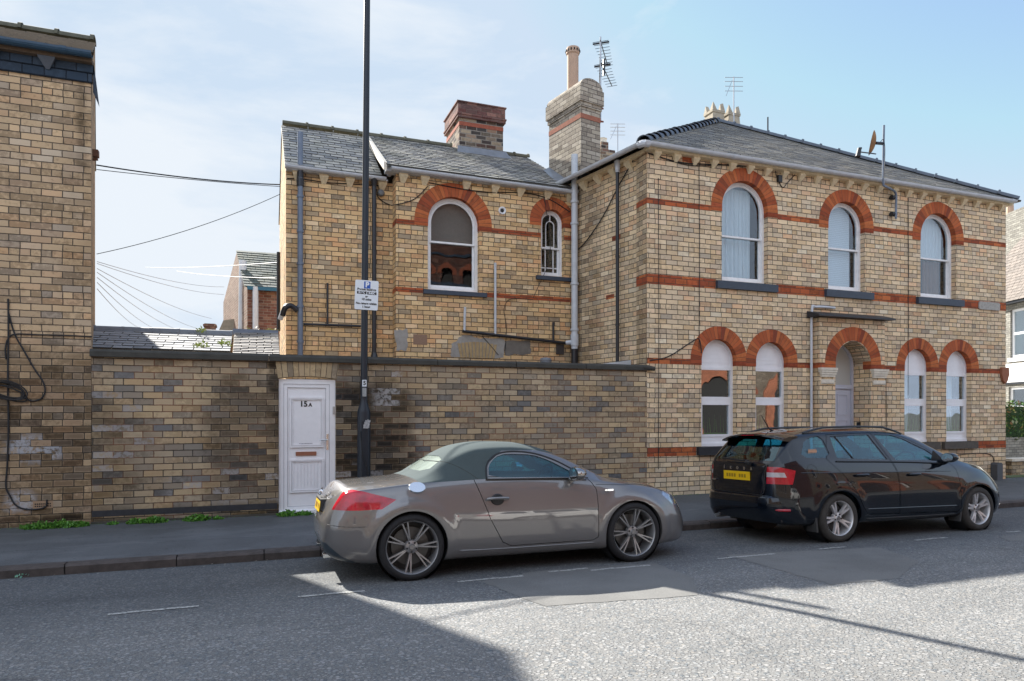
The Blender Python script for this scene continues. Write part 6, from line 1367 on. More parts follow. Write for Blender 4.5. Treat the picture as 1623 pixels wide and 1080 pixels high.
def wheel(parent, x, y, side, R_, rim_r, width, spokes, rimmat, tyremat, kind, rot=0.0, name='wheel', zc=None):
    """wheel with axis along y; side -1 = outer face towards -y"""
    zc = R_ if zc is None else zc
    M0 = Matrix.Translation((x, y, zc)) @ Matrix.Rotation(R(90), 4, 'X')      # local z -> -y
    if side > 0: M0 = M0 @ Matrix.Rotation(PI, 4, 'X')
    w2 = width/2
    b = MB(); b.lathe([(rim_r*.96, -w2*.85), (rim_r, -w2), (R_-.045, -w2*1.03), (R_-.012, -w2*.88), (R_, -w2*.6), (R_+.001, 0), (R_, w2*.6), (R_-.012, w2*.88), (R_-.04, w2*1.03), (rim_r+.012, w2*1.0), (rim_r, w2*.93), (rim_r*.96, w2*.80)], 72, M0)
    t = b.build(name, tyremat, parent, smooth=True, angle=50)
    b = MB(); b.lathe([(rim_r*.94, -w2*.8), (rim_r*.93, w2*.55), (rim_r*.955, w2*.80), (rim_r*.985, w2*.90), (rim_r*1.0, w2*.93), (rim_r*1.0, w2*.85)], 72, M0)
    zf = w2*.80
    def spoke(a, w0, w1, d0, d1, r0, r1, skew=0.0):
        ca, sa = math.cos(a), math.sin(a); s_ = lambda r, t_, z: M0 @ Vector((r*ca-t_*sa, r*sa+t_*ca, z))
        vs = []
        for r, wv, zz, sk in ((r0, w0, d0, 0), ((r0+r1)/2, (w0+w1)/2, (d0+d1)/2+.004, skew*.5), (r1, w1, d1, skew)):
            vs += [s_(r, sk-wv, zz-.03), s_(r, sk-wv*.8, zz), s_(r, sk+wv*.8, zz), s_(r, sk+wv, zz-.03)]
        fs = []
        for i in (0, 4):
            fs += [(i, i+1, i+5, i+4), (i+1, i+2, i+6, i+5), (i+2, i+3, i+7, i+6), (i+3, i, i+4, i+7)]
        fs += [(0, 3, 2, 1), (8, 9, 10, 11)]; b.add(vs, fs)
    for k in range(spokes):
        a = 2*PI*k/spokes+rot
        if kind == 'seven':
            for sg in (-1, 1): spoke(a, .0095, .0075, zf-.030, zf+.002, .05, rim_r*.965, sg*.026)
            for sg in (-1, 1): pass
        else:
            for sg in (-1, 1): spoke(a, .021, .013, zf-.028, zf-.004, .035, rim_r*.965, sg*.034)
    b.lathe([(.001, zf-.012), (.028, zf-.012), (.032, zf-.018), (.06, zf-.026), (.068, zf-.04), (.068, zf-.07)], 32, M0)
    rim = b.build('rim', rimmat, t, smooth=True, angle=30)
    b = MB(); b.lathe([(.001, zf-.006), (.026, zf-.006), (.03, zf-.012)], 24, M0); b.build('hub_cap', plain('hub_grey', (.25, .25, .26), .3, .8), rim)
    b = MB()
    for k in range(5):
        a = 2*PI*k/5+rot+.3; b.lathe([(.010, zf-.014), (.010, zf-.03)], 8, M0 @ Matrix.Translation((.048*math.cos(a), .048*math.sin(a), 0)), cap=True)
    b.build('wheel_bolts', BLACKPL, rim)
    b = MB(); b.lathe([(.06, -.01), (rim_r*.72, -.01), (rim_r*.72, -.03), (.06, -.03)], 48, M0)
    a0 = 2.6 if side < 0 else .5
    br = b.build('brake_disc', plain('disc_steel', (.10, .10, .10), .4, .6), t)
    b = MB(); b.lathe([(.001, -w2*.5), (rim_r*.93, -w2*.5)], 32, M0); b.build('inner_hub', BLACKPL, t)
    return t
def seat(parent, x, y, zb=.30, mat=None, h=.62):
    b = MB()
    def rbox(x0, x1, y0, y1, z0, z1, lean=0.0, cx_=.03):
        n = 12; vs = []
        for (zz, k) in ((z0, .88), (z0+.03, 1), (z1-.04, 1), (z1, .82)):
            for i in range(n):
                t_ = 2*PI*i/n; c_, s_ = math.cos(t_), math.sin(t_); c_ = math.copysign(abs(c_)**.5, c_); s_ = math.copysign(abs(s_)**.5, s_)
                vs.append(((x0+x1)/2+(x1-x0)/2*c_*k-lean*(zz-z0), (y0+y1)/2+(y1-y0)/2*s_*k, zz))
        b.add(vs, [(j*n+i, j*n+(i+1) % n, (j+1)*n+(i+1) % n, (j+1)*n+i) for j in range(3) for i in range(n)]+[tuple(range(n-1, -1, -1)), tuple(3*n+i for i in range(n))])
    rbox(x-.05, x+.45, y-.25, y+.25, zb, zb+.16); rbox(x-.13, x+.02, y-.25, y+.25, zb+.12, zb+h, .28); rbox(x-.28, x-.17, y-.14, y+.14, zb+h+.02, zb+h+.20, .1)
    return b.build('seat', mat or BLACKPL, parent, smooth=True)
def steer(parent, x, y, z):
    b = MB(); Mt = Matrix.Translation((x, y, z)) @ Matrix.Rotation(R(-65), 4, 'Y')
    b.tube([Mt @ Vector((.18*math.cos(2*PI*k/28), .18*math.sin(2*PI*k/28), 0)) for k in range(29)], .015, 8, False)
    for a in (0, PI, -PI/2): b.tube([Mt @ Vector((0, 0, -.01)), Mt @ Vector((.17*math.sin(a), .17*math.cos(a), 0))], .018, 6)
    b.tube([Mt @ Vector((0, 0, 0)), Mt @ Vector((0, 0, -.3))], .045, 8); return b.build('steering_wheel', BLACKPL, parent, smooth=True)
def cabin(parent, xa, xb, wy, zf, zd):
    b = MB(); b.box(xa, xb, -wy, wy, zf-.03, zf); b.build('floor', BLACKPL, parent)
    b = MB(); b.prism([(xb-.55, zd-.02), (xb-.62, zd-.22), (xb-.3, zf+.1), (xb, zf+.1), (xb, zd-.06), (xb-.25, zd+.005)], 'y', -wy, wy); b.build('dashboard', BLACKPL, parent)
def place(root, x, y, yaw=0.0, z=0.0, roll=0.0): root.location = (x, y, z); root.rotation_euler = (roll, 0, yaw)

# ======== grey soft-top sports car
TA = {
 'zt': [(-.83, .60), (-.815, .66), (-.78, .74), (-.72, .82), (-.66, .885), (-.60, .925), (-.5, .935), (-.25, .955), (.0, .972), (.10, .990), (.24, 1.075), (.44, 1.21), (.65, 1.30), (.95, 1.335), (1.25, 1.325), (1.5, 1.28), (1.66, 1.225), (2.0, 1.06), (2.30, .905), (2.45, .885), (2.78, .845), (3.0, .785), (3.12, .72), (3.2, .645), (3.26, .55), (3.30, .44), (3.31, .40)],
 'zb': [(-.83, .42), (-.82, .36), (-.78, .27), (-.7, .22), (-.45, .17), (0, .155), (2.5, .145), (3.1, .15), (3.22, .17), (3.28, .22), (3.31, .30)],
 'wm': [(-.83, .40), (-.82, .52), (-.79, .63), (-.73, .73), (-.62, .80), (-.4, .84), (0, .86), (.6, .845), (1.3, .84), (1.9, .845), (2.45, .855), (2.75, .84), (2.95, .80), (3.1, .73), (3.2, .64), (3.27, .53), (3.31, .42)],
 'zm': [(-.83, .5), (-.7, .56), (-.3, .62), (0, .66), (1.2, .60), (2.4, .62), (2.9, .55), (3.31, .36)],
 'zbelt': [(-.83, .56), (-.7, .76), (-.6, .86), (-.3, .90), (0, .93), (.7, .945), (1.3, .935), (1.9, .90), (2.3, .855), (2.7, .80), (3.0, .72), (3.15, .62), (3.25, .5), (3.31, .37)],
 'wbelt': [(-.83, .36), (-.79, .58), (-.7, .68), (-.5, .76), (0, .775), (.7, .76), (1.5, .755), (2.0, .76), (2.5, .75), (2.8, .72), (3.0, .68), (3.15, .58), (3.25, .46), (3.31, .34)],
 'wr': [(-.83, .2), (-.7, .55), (-.5, .64), (-.1, .64), (.2, .60), (.5, .555), (.9, .535), (1.5, .54), (1.75, .57), (2.1, .63), (2.3, .66), (2.6, .63), (2.9, .56), (3.1, .48), (3.2, .38), (3.31, .2)],
 'zr': [(-.83, .585), (-.72, .80), (-.6, .905), (-.3, .93), (.0, .95), (.14, .98), (.32, 1.085), (.52, 1.185), (.75, 1.25), (1.1, 1.265), (1.4, 1.235), (1.66, 1.165), (2.0, 1.01), (2.28, .885), (2.5, .855), (2.78, .805), (3.0, .74), (3.12, .665), (3.2, .59), (3.31, .39)]}
def make_roadster():
    root = bpy.data.objects.new('sports_car', None); COL.objects.link(root)
    tag(root, 'taupe grey sports car with a grey-green fabric roof parked before the yard wall', 'car')
    car = Car(TA, -.83, 3.31, [(0, .325), (2.447, .32)], .355, .022)
    PAINT = paint('taupe_metallic', (.145, .140, .138), .35, .34, .3, ior=1.75); TOP = plain('grey_green_fabric', (.075, .098, .10), .95, nz=.15, nscale=5, bump=.35, spec=.2)
    outer = car.mesh(); inner = car.mesh(.028, .0, 2.55, 80, zmin=.26)
    sh = boole(outer, inner, 'DIFFERENCE')
    cyl = []
    for cx, cz in car.wh:
        for sg in (-1, 1): b = MB(); b.lathe([(.352, .56), (.352, 1.1)], 64, Matrix.Translation((cx, 0, cz)) @ Matrix.Rotation(R(90*sg), 4, 'X'), cap=True); cyl.append(mb_mesh(b))
    sh = boole(sh, join(cyl), 'DIFFERENCE')
    top = roundp([(.10, .935), (.80, .955), (.83, 1.10), (1.02, 1.235), (1.40, 1.235), (1.66, 1.185), (1.68, 1.5), (.0, 1.5), (.06, .985)], 0)
    tp = boole(sh, prism_y(top, -1, 1), 'INTERSECT'); sh = boole(sh, prism_y(top, -1, 1), 'DIFFERENCE')
    gpoly = roundp([(.80, .955), (.83, 1.09), (.93, 1.18), (1.05, 1.215), (1.36, 1.20), (1.55, 1.135), (1.78, 1.005), (1.92, .925), (1.6, .935)], 1)
    sidewin = both(offs(gpoly, -.012), .3, 1.0)
    ws = prism_x([(-.60, .90), (-.52, 1.19), (-.3, 1.27), (.3, 1.27), (.52, 1.19), (.60, .90), (.3, .885), (-.3, .885)], 1.70, 2.5)
    rw = prism_x(roundp([(-.50, 1.035), (-.42, 1.185), (.42, 1.185), (.50, 1.035)], 1), -.1, .55)
    gl1 = boole(car.mesh(.006), car.mesh(.012), 'DIFFERENCE')
    glass = boole(gl1, join([sidewin, ws]), 'INTERSECT'); rglass = boole(gl1, rw, 'INTERSECT')
    sh = boole(sh, join([sidewin, ws]), 'DIFFERENCE'); tp = boole(tp, join([both(gpoly, .3, 1.0)]), 'DIFFERENCE'); tp = boole(tp, rw, 'DIFFERENCE')
    dp = [(.655, .955), (.69, .86), (.80, .56), (.93, .32), (1.02, .275), (1.95, .275), (2.0, .31), (2.01, .80), (1.97, .875), (1.90, .95), (.82, .97)]
    door = boole(sh, both(dp, .3, 1.0), 'INTERSECT'); sh = boole(sh, both(offs(dp, .007), .3, 1.0), 'DIFFERENCE')
    tlp = [(-.90, .72), (-.66, .875), (-.55, .893), (-.45, .875), (-.15, .79), (-.29, .705), (-.5, .70), (-.9, .71)]
    tl_side = both(tlp, .645, 1.0)
    tail = boole(sh, tl_side, 'INTERSECT'); sh = boole(sh, tl_side, 'DIFFERENCE')
    fv = prism_y([(3.17, .27), (3.5, .27), (3.5, .49), (3.21, .47)], -1, 1); vent = boole(sh, fv, 'INTERSECT'); sh = boole(sh, fv, 'DIFFERENCE')
    lvp = prism_y([(-1.0, .05), (-1.0, .415), (-.79, .385), (-.66, .27), (-.52, .20), (-.50, .05)], -1, 1); valance = boole(sh, lvp, 'INTERSECT'); sh = boole(sh, lvp, 'DIFFERENCE')
    hlp = [(2.85, .715), (2.93, .765), (3.14, .735), (3.25, .63), (3.22, .54), (3.12, .535), (2.98, .605)]
    hl_ = both(hlp, .40, 1.0); head = boole(sh, hl_, 'INTERSECT'); sh = boole(sh, hl_, 'DIFFERENCE')
    add_mesh('bumper_vent', vent, BLACKPL, root); add_mesh('lower_valance', valance, plain('dark_blue_grey_valance', (.03, .042, .055), .35), root)
    body = add_mesh('body', sh, PAINT, root); d_ = add_mesh('door', door, PAINT, root); t_ = add_mesh('soft_top', tp, TOP, root)
    add_mesh('side_glass', glass, CARGLASS, root); add_mesh('rear_glass', rglass, plain('sky_toned_rear_glass', (.34, .42, .37), .18, nz=.25, nscale=9, coat=.6), root)  # rear window is opaque, sky reflection put into its pale colour
    RED = plain('red_lens', (.60, .008, .03), .12, coat=.6, nz=.75, nscale=8); add_mesh('tail_light', tail, RED, root); add_mesh('headlight', head, plain('headlight_lens', (.50, .54, .60), .06, .6, coat=1., nz=.85, nscale=13), root)
    # liner hides the shell thickness; trims
    b = MB(); b.prism([(.78, .945), (1.93, .925), (1.93, .935), (.78, .957)], 'y', -.768, -.745); b.prism([(.78, .945), (1.93, .925), (1.93, .935), (.78, .957)], 'y', .745, .768); b.build('window_trim', BLACKPL, root)
    b = MB()
    for sg in (-1, 1):
        b.tube(car.trace([(1.80, 1.02), (1.62, 1.12), (1.40, 1.195), (1.2, 1.222), (1.02, 1.215), (.90, 1.165), (.82, 1.08), (.79, .96)], sg, .0, 4), .010, 6)
    b.build('door_seal', BLACKPL, root, smooth=True)
    b = MB(); b.tube(car.trace([(.30, 1.135), (.40, 1.13), (.50, 1.09), (.60, 1.03), (.70, .955)], -1, -.001, 5), .004, 5); b.tube(car.trace([(.30, 1.135), (.40, 1.13), (.50, 1.09), (.60, 1.03), (.70, .955)], 1, -.001, 5), .004, 5); b.build('roof_seam', plain('seam_fabric', (.06, .07, .065), .9), t_)
    b = MB(); b.lathe([(.001, .012), (.072, .012), (.078, .004), (.078, -.03)], 32, Matrix.Translation((.06, -.785, .895)) @ Matrix.Rotation(R(52), 4, 'X') @ Matrix.Diagonal((1.12, .82, 1, 1))); b.build('fuel_cap', plain('polished_cap', (.8, .82, .85), .15, 1.), root, smooth=True)
    b = MB(); b.lathe([(.001, .006), (.05, .004), (.06, -.01)], 20, Matrix.Translation((.88, -.833, .745)) @ Matrix.Rotation(R(90), 4, 'X') @ Matrix.Diagonal((1.2, 1, 1, 1))); b.build('handle_recess', BLACKPL, d_, smooth=True)
    b = MB(); b.tube(smooth_path([(.765, -.845, .755), (.80, -.862, .763), (.92, -.864, .763), (.99, -.846, .757)], 4), .015, 8); b.build('handle', PAINT, d_, smooth=True)
    # mirrors
    for sg in (-1, 1):
        b = MB(); b.lathe([(.001, .09), (.06, .07), (.092, .025), (.096, -.02), (.085, -.045), (.001, -.05)], 20, Matrix.Translation((1.74, sg*.90, .985)) @ Matrix.Rotation(R(90), 4, 'Y') @ Matrix.Diagonal((.8, 1.35, 1.0, 1))); b.tube([(1.72, sg*.77, .915), (1.74, sg*.83, .93), (1.75, sg*.87, .95)], [.03, .025, .03], 8)
        mr = b.build('door_mirror', plain('silver_mirror_shell', (.35, .33, .31), .18, .9, coat=1.), root, smooth=True)
        b = MB(); b.lathe([(.001, -.052), (.066, -.05)], 20, Matrix.Translation((1.74, sg*.90, .985)) @ Matrix.Rotation(R(90), 4, 'Y') @ Matrix.Diagonal((.8, 1.35, 1.0, 1))); b.build('mirror_glass', CHROME, mr)
    # rear details: plate, diffuser, badge rings, exhaust
    def plate(x, z, w_, h_, mat, tilt, name='number_plate', txt=True):
        Mp = Matrix.Translation((x, 0, z)) @ Matrix.Rotation(R(-90), 4, 'Z') @ Matrix.Rotation(R(90-tilt), 4, 'X')
        b = MB(); b.box(-w_/2, w_/2, -h_/2, h_/2, -.004, .004, M4=Mp); p_ = b.build(name, mat, root); b = MB(); random.seed(5)
        for k in range(7):
            if k == 4: continue
            xx = -w_*.38+k*w_*.115; b.box(xx, xx+w_*.08, -h_*.26, h_*.26, .0045, .0055, M4=Mp)
        if txt: b.build('blurred_characters', plain('smudged_ink', (.32, .18, .01), .5), p_)
        return p_
    b = MB(); b.prism([(-.29, .66), (.29, .66), (.27, .775), (-.27, .775)], 'x', -.812, -.70); b.build('plate_recess', BLACKPL, root)
    plate(-.818, .70, .50, .105, YELLOW, 10)
    b = MB(); 
    for yy in (-.56, .56): b.lathe([(.035, 0), (.038, -.07), (.032, -.07), (.03, .0)], 16, Matrix.Translation((-.73, yy*.7, .245)) @ Matrix.Rotation(R(90), 4, 'Y'))
    b.build('exhaust_tip', CHROME, root, smooth=True)
    b = MB()
    for k in range(4):
        c_ = (-1.5+k)*.052; Mr = Matrix.Translation((-.775, c_, .83)) @ Matrix.Rotation(R(-60), 4, 'Y')
        b.tube([Mr @ Vector((.034*math.cos(2*PI*i/20), .034*math.sin(2*PI*i/20), .012)) for i in range(21)], .005, 6, False)
    b.build('ring_badge', CHROME, root, smooth=True)
    Mb = Matrix.Translation((-.735, -.42, .835)) @ Matrix.Rotation(R(-90), 4, 'Z') @ Matrix.Rotation(R(62), 4, 'X'); put_text('badge', 'TT', .065, CHROME, root, Mb, .002)
    b = MB(); b.prism([(2.09, .790), (2.12, .790), (2.12, .803), (2.09, .803)], 'y', -.852, -.842); b.prism([(2.125, .788), (2.19, .788), (2.19, .806), (2.125, .806)], 'y', -.852, -.842); b.build('side_badge', CHROME, root)
    # shut line of the bonnet and bumper
    for pts in ([(2.02, .855), (2.35, .838), (2.55, .835), (2.75, .80), (2.88, .745)], [(-.78, .565), (-.6, .55), (-.36, .545)], [(2.02, .30), (2.10, .285)]):
        for sg in (-1, 1): b = MB(); b.tube(car.trace(pts, sg, -.002), .004, 5); b.build('shut_line', BLACKPL, root)
    b = MB()
    for sg in (-1, 1): b.tube(car.trace([(.40, .262), (.8, .250), (1.6, .245), (2.05, .245)], sg, -.006, 4), .011, 6)
    b.build('side_skirt', PAINT, root, smooth=True)
    b = MB(); b.tube(smooth_path([(2.28, -.35, .90), (2.22, -.1, .935), (2.16, .25, .965)], 4), .012, 6); b.build('wiper', BLACKPL, root)
    cabin(root, .2, 2.35, .66, .27, .91); LG = plain('grey_trim', (.05, .05, .055), .7)
    seat(root, .95, -.34, .28, LG, .60); seat(root, .95, .34, .28, LG, .60); steer(root, 1.58, -.36, .90)
    b = MB()
    for yy in (-.34, .34): b.tube(smooth_path([(.62, yy-.17, .85), (.62, yy-.16, 1.08), (.62, yy, 1.12), (.62, yy+.16, 1.08), (.62, yy+.17, .85)], 4), .02, 8)
    b.build('roll_hoop', ALU, root, smooth=True)
    b = MB(); b.box(1.6, 1.63, -.08, .08, 1.12, 1.18); b.build('rear_view_mirror', BLACKPL, root)
    RIM = plain('dark_titanium_rim', (.31, .31, .315), .35, .55, coat=.3)
    for x_ in (0.0, 2.447):
        for sg in (-1, 1): wheel(root, x_, sg*.735, sg, .325, .258, .235, 7, RIM, RUBBER, 'seven', rot=(.28 if x_ == 0 else -.22)+PI/2)
    # wheel-arch liners
    for cx, cz in car.wh:
        for sg in (-1, 1): b = MB(); b.lathe([(.351, .56), (.351, .80)], 40, Matrix.Translation((cx, 0, cz)) @ Matrix.Rotation(R(90*-sg), 4, 'X')); b.lathe([(.02, .56), (.351, .56)], 40, Matrix.Translation((cx, 0, cz)) @ Matrix.Rotation(R(90*-sg), 4, 'X')); b.build('arch_liner', BLACKPL, root)
    return root
# ======== black estate car
TB = {
 'zt': [(-.975, .62), (-.97, .72), (-.955, .90), (-.935, .99), (-.90, 1.03), (-.80, 1.13), (-.62, 1.31), (-.52, 1.375), (-.40, 1.405), (0, 1.435), (.6, 1.45), (1.1, 1.435), (1.4, 1.40), (1.6, 1.355), (1.9, 1.215), (2.2, 1.06), (2.34, 1.0), (2.5, .965), (2.85, .89), (3.03, .82), (3.15, .73), (3.24, .62), (3.29, .5), (3.305, .44)],
 'zb': [(-.975, .42), (-.96, .34), (-.9, .27), (-.6, .22), (0, .20), (2.4, .185), (3.0, .18), (3.2, .21), (3.28, .28), (3.305, .34)],
 'wm': [(-.975, .40), (-.965, .48), (-.935, .58), (-.88, .67), (-.80, .735), (-.65, .80), (-.3, .84), (0, .85), (1.2, .845), (2.4, .85), (2.7, .84), (2.9, .805), (3.06, .73), (3.18, .62), (3.26, .5), (3.305, .40)],
 'zm': [(-.975, .52), (-.9, .60), (-.5, .66), (1.2, .68), (2.4, .64), (3.0, .54), (3.305, .39)],
 'zbelt': [(-.975, .56), (-.96, .70), (-.935, .88), (-.9, .95), (-.7, 1.0), (-.3, 1.02), (.2, 1.005), (.9, .985), (1.6, .955), (2.1, .915), (2.5, .86), (2.85, .79), (3.05, .69), (3.2, .55), (3.305, .41)],
 'wbelt': [(-.975, .38), (-.95, .52), (-.9, .61), (-.8, .69), (-.6, .745), (-.3, .765), (.6, .77), (1.8, .765), (2.4, .75), (2.7, .73), (2.9, .68), (3.06, .60), (3.18, .5), (3.305, .32)],
 'wr': [(-.975, .3), (-.95, .48), (-.9, .57), (-.8, .61), (-.7, .61), (-.5, .59), (0, .575), (1.0, .575), (1.5, .575), (1.9, .62), (2.3, .69), (2.6, .67), (2.9, .60), (3.06, .52), (3.18, .42), (3.305, .2)],
 'zr': [(-.975, .60), (-.96, .80), (-.935, .965), (-.9, 1.005), (-.8, 1.10), (-.62, 1.26), (-.52, 1.325), (-.40, 1.35), (0, 1.375), (.6, 1.385), (1.1, 1.37), (1.4, 1.335), (1.6, 1.29), (1.9, 1.155), (2.2, 1.01), (2.34, .965), (2.5, .93), (2.85, .86), (3.03, .79), (3.15, .70), (3.24, .59), (3.305, .43)]}
def make_estate():
    root = bpy.data.objects.new('estate_car', None); COL.objects.link(root)
    tag(root, 'glossy black estate car with roof rails parked before the corner house', 'car')
    car = Car(TB, -.975, 3.305, [(0, .305), (2.50, .30)], .345, .012, pw=3.2)
    BP = paint('gloss_black_paint', (.0025, .005, .010), .0, .12, 0, .07, .40)
    outer = car.mesh(); inner = car.mesh(.03, -.90, 2.5, 90, zmin=.30)
    sh = boole(outer, inner, 'DIFFERENCE'); cyl = []
    for cx, cz in car.wh:
        for sg in (-1, 1): b = MB(); b.lathe([(.342, .54), (.342, 1.1)], 64, Matrix.Translation((cx, 0, cz)) @ Matrix.Rotation(R(90*sg), 4, 'X'), cap=True); cyl.append(mb_mesh(b))
    sh = boole(sh, join(cyl), 'DIFFERENCE')
    q = roundp([(-.54, 1.065), (-.34, 1.31), (-.03, 1.35), (-.02, 1.05)], 1); r_ = [(.055, 1.045), (.09, 1.338), (.765, 1.352), (.925, 1.01)]; f = [(.85, 1.352), (1.17, 1.342), (1.38, 1.285), (1.73, 1.135), (1.93, 1.0), (1.86, .975), (1.05, 1.0)]
    wins = join([both(offs(p, -.008), .3, 1.0) for p in (q, r_, f)])
    ws = prism_x([(-.66, .98), (-.55, 1.30), (-.4, 1.37), (.4, 1.37), (.55, 1.30), (.66, .98), (.3, .955), (-.3, .955)], 1.50, 2.5)
    rw = prism_x(roundp([(-.60, 1.035), (-.50, 1.30), (.50, 1.30), (.60, 1.035)], 0), -1.1, -.5)
    gl1 = boole(car.mesh(.006), car.mesh(.012), 'DIFFERENCE'); glass = boole(gl1, join([wins, ws, rw]), 'INTERSECT')
    sh = boole(sh, join([wins, ws, rw]), 'DIFFERENCE')
    rd = [(-.115, 1.045), (-.02, .95), (.13, .80), (.28, .60), (.36, .44), (.45, .335), (1.00, .315), (1.00, .86), (.955, .99), (.80, 1.368), (.05, 1.352)]
    fd = [(1.02, .315), (2.08, .29), (2.12, .34), (2.12, .86), (2.05, .935), (1.96, 1.0), (1.73, 1.155), (1.38, 1.305), (1.17, 1.36), (.825, 1.369), (.975, .99), (1.02, .86)]
    doors = []
    for dpl in (rd, fd):
        doors.append(boole(sh, both(offs(dpl, -.002), .3, 1.0), 'INTERSECT')); sh = boole(sh, both(offs(dpl, .0045), .3, 1.0), 'DIFFERENCE')
    tl = [(-1.2, .755), (-1.2, .965), (-.86, .96), (-.655, .915), (-.72, .745)]; tlb = both(tl, .535, 1.0); tail = boole(sh, tlb, 'INTERSECT'); sh = boole(sh, tlb, 'DIFFERENCE')
    white_ = prism_y([(-1.2, .835), (-1.2, .895), (-.80, .89), (-.78, .832)], -1, 1); tailw = boole(tail, white_, 'INTERSECT'); tail = boole(tail, white_, 'DIFFERENCE')
    hlp = [(2.78, .80), (2.95, .80), (3.2, .66), (3.25, .58), (3.0, .66)]; hb = both(hlp, .40, 1.0); head = boole(sh, hb, 'INTERSECT'); sh = boole(sh, hb, 'DIFFERENCE')
    body = add_mesh('body', sh, BP, root); dn = []
    for d in doors: dn.append(add_mesh('door', d, BP, root))
    add_mesh('window_glass', glass, CARGLASS, root); RED = plain('red_lens', (.50, .008, .025), .12, coat=.6, nz=.7, nscale=12); add_mesh('tail_light', tail, RED, root); add_mesh('reversing_light', tailw, plain('clear_lens', (.5, .46, .49), .12, coat=1., nz=.5, nscale=14), root)
    add_mesh('headlight', head, plain('headlight_lens', (.45, .48, .5), .08, .4, coat=1.), root)
    # pillars and seals
    b = MB()
    for sg in (-1, 1):
        b.tube([Vector((x_, sg*car.sy(x_, z_, -.006), z_)) for x_, z_ in ((.33, 1.04), (.28, 1.13), (.22, 1.25), (.18, 1.33))], .010, 6)
    b.build('quarter_bar', BLACKPL, root)
    for ln in ([(-.5, 1.03), (.0, 1.018), (.95, .99), (1.95, .955)],):
        b = MB()
        for sg in (-1, 1): b.tube([(x_, sg*(float(car.g('wbelt', x_))+.004), float(car.g('zbelt', x_))+.004) for x_ in np.linspace(.02, 1.95, 14)], .009, 6)
        b.build('belt_trim', BLACKPL, root)
    b = MB()
    for sg in (-1, 1): b.tube(car.trace([(-.58, .885), (0, .875), (1.0, .855), (2.0, .835)], sg, -.0045, 8), .008, 8)
    b.build('body_crease', BP, root, smooth=True)
    b = MB()
    for sg in (-1, 1): b.tube(car.trace([(.45, .40), (1.2, .385), (2.05, .37)], sg, -.006, 8), .011, 8)
    b.build('door_moulding', BP, root, smooth=True)
    # roof rails, spoiler, aerial
    for sg in (-1, 1):
        b = MB(); xs_ = np.linspace(-.30, 1.42, 26)
        b.tube([(x_, sg*(float(car.g('wr', x_))-.035), float(car.g('zr', x_))+.02+.050*min(1, 5*min((x_+.30)/1.72, (1.42-x_)/1.72))) for x_ in xs_], [.010]+[.014]*24+[.010], 8); b.build('roof_rail', plain('satin_black_rail', (.02, .024, .03), .3), root, smooth=True)
    b = MB(); vs = []
    ny = 21
    for i in range(ny):
        y_ = -.60+1.2*i/(ny-1); k = 1-(abs(y_)/.60)**4; kk = (abs(y_)/.6)**2
        vs += [(-.44, y_, 1.40-.06*kk), (-.60, y_, 1.402-.07*kk), (-.745+.05*kk, y_, 1.375-.075*kk), (-.755+.05*kk, y_, 1.355-.075*kk), (-.60, y_, 1.33-.06*kk), (-.46, y_, 1.35-.06*kk)]
    b.add(vs, [(i*6+j, i*6+(j+1) % 6, (i+1)*6+(j+1) % 6, (i+1)*6+j) for i in range(ny-1) for j in range(6)]+[tuple(range(6)), tuple((ny-1)*6+j for j in range(5, -1, -1))]); b.build('roof_spoiler', BP, root, smooth=True)
    b = MB(); b.box(-.765, -.755, -.12, .12, 1.352, 1.362); b.build('brake_light', RED, root)
    b = MB(); b.tube([(-.30, 0, 1.41), (-.36, 0, 1.45), (-.50, 0, 1.63)], [.02, .008, .003], 8); b.build('roof_aerial', BLACKPL, root)
    # tailgate details
    def face(yy, z, dx=.0): return Matrix.Translation((float(np.interp(z, [.55, .72, .90, .99], [-.978, -.972, -.957, -.937]))-dx, yy, z)) @ Matrix.Rotation(R(-90), 4, 'Z') @ Matrix.Rotation(R(90), 4, 'X')
    Mp = face(0, .83, .012)
    b = MB(); b.box(-.26, .26, -.056, .056, -.004, .004, M4=Mp); pl_ = b.build('number_plate', YELLOW, root); b = MB()
    for k in range(8):
        if k == 4: continue
        xx = -.20+k*.05; b.box(xx, xx+.036, -.022, .022, .0045, .0052, M4=Mp)
    b.build('blurred_characters', plain('smudged_plate_ink', (.34, .2, .01), .5), pl_)
    for i, ch in enumerate('ŠKODA'.replace('Š', 'S')):
        put_text('maker_letter', ch, .048, CHROME, root, face(.27-i*.135, .925, .006), .003)
    b = MB(); c_ = face(.27, .955, .006); b.box(-.008, .008, -.004, .004, 0, .003, M4=c_); b.build('letter_accent', CHROME, root)
    put_text('model_badge', 'FABIA', .03, CHROME, root, face(.47, .755, .012), .001)
    b = MB(); b.tube(smooth_path([(-.955, .30, 1.055), (-.97, .15, 1.045), (-.975, -.12, 1.03), (-.965, -.24, 1.035)], 4), .012, 6); b.tube([(-.96, -.20, 1.02), (-.985, -.22, 1.0), (-.98, -.28, .995)], .028, 8); b.build('rear_wiper', BLACKPL, root, smooth=True)
    # tailgate shut line, bumper step, reflectors, lower valance
    b = MB()
    for sg in (-1, 1): b.tube(smooth_path([(-.93, sg*.545, 1.0), (-.968, sg*.535, .9), (-.978, sg*.525, .75), (-.982, sg*.50, .62), (-.982, sg*.3, .605)], 5), .005, 5)
    b.tube([(-.982, -.3, .605), (-.982, .3, .605)], .005, 5); b.build('shut_line', BLACKPL, root)
    n = 25; b = MB(); vs = []
    for i in range(n):
        y_ = -.80+1.6*i/(n-1); a_ = abs(y_)/.80; xr = -1.01+.36*max(0, (a_-.55)/.45)**2.2
        vs += [(xr+.03, y_, .60), (xr-.006, y_, .575), (xr-.018, y_, .50), (xr-.008, y_, .36), (xr+.05, y_, .27), (xr+.12, y_, .27), (xr+.12, y_, .6)]
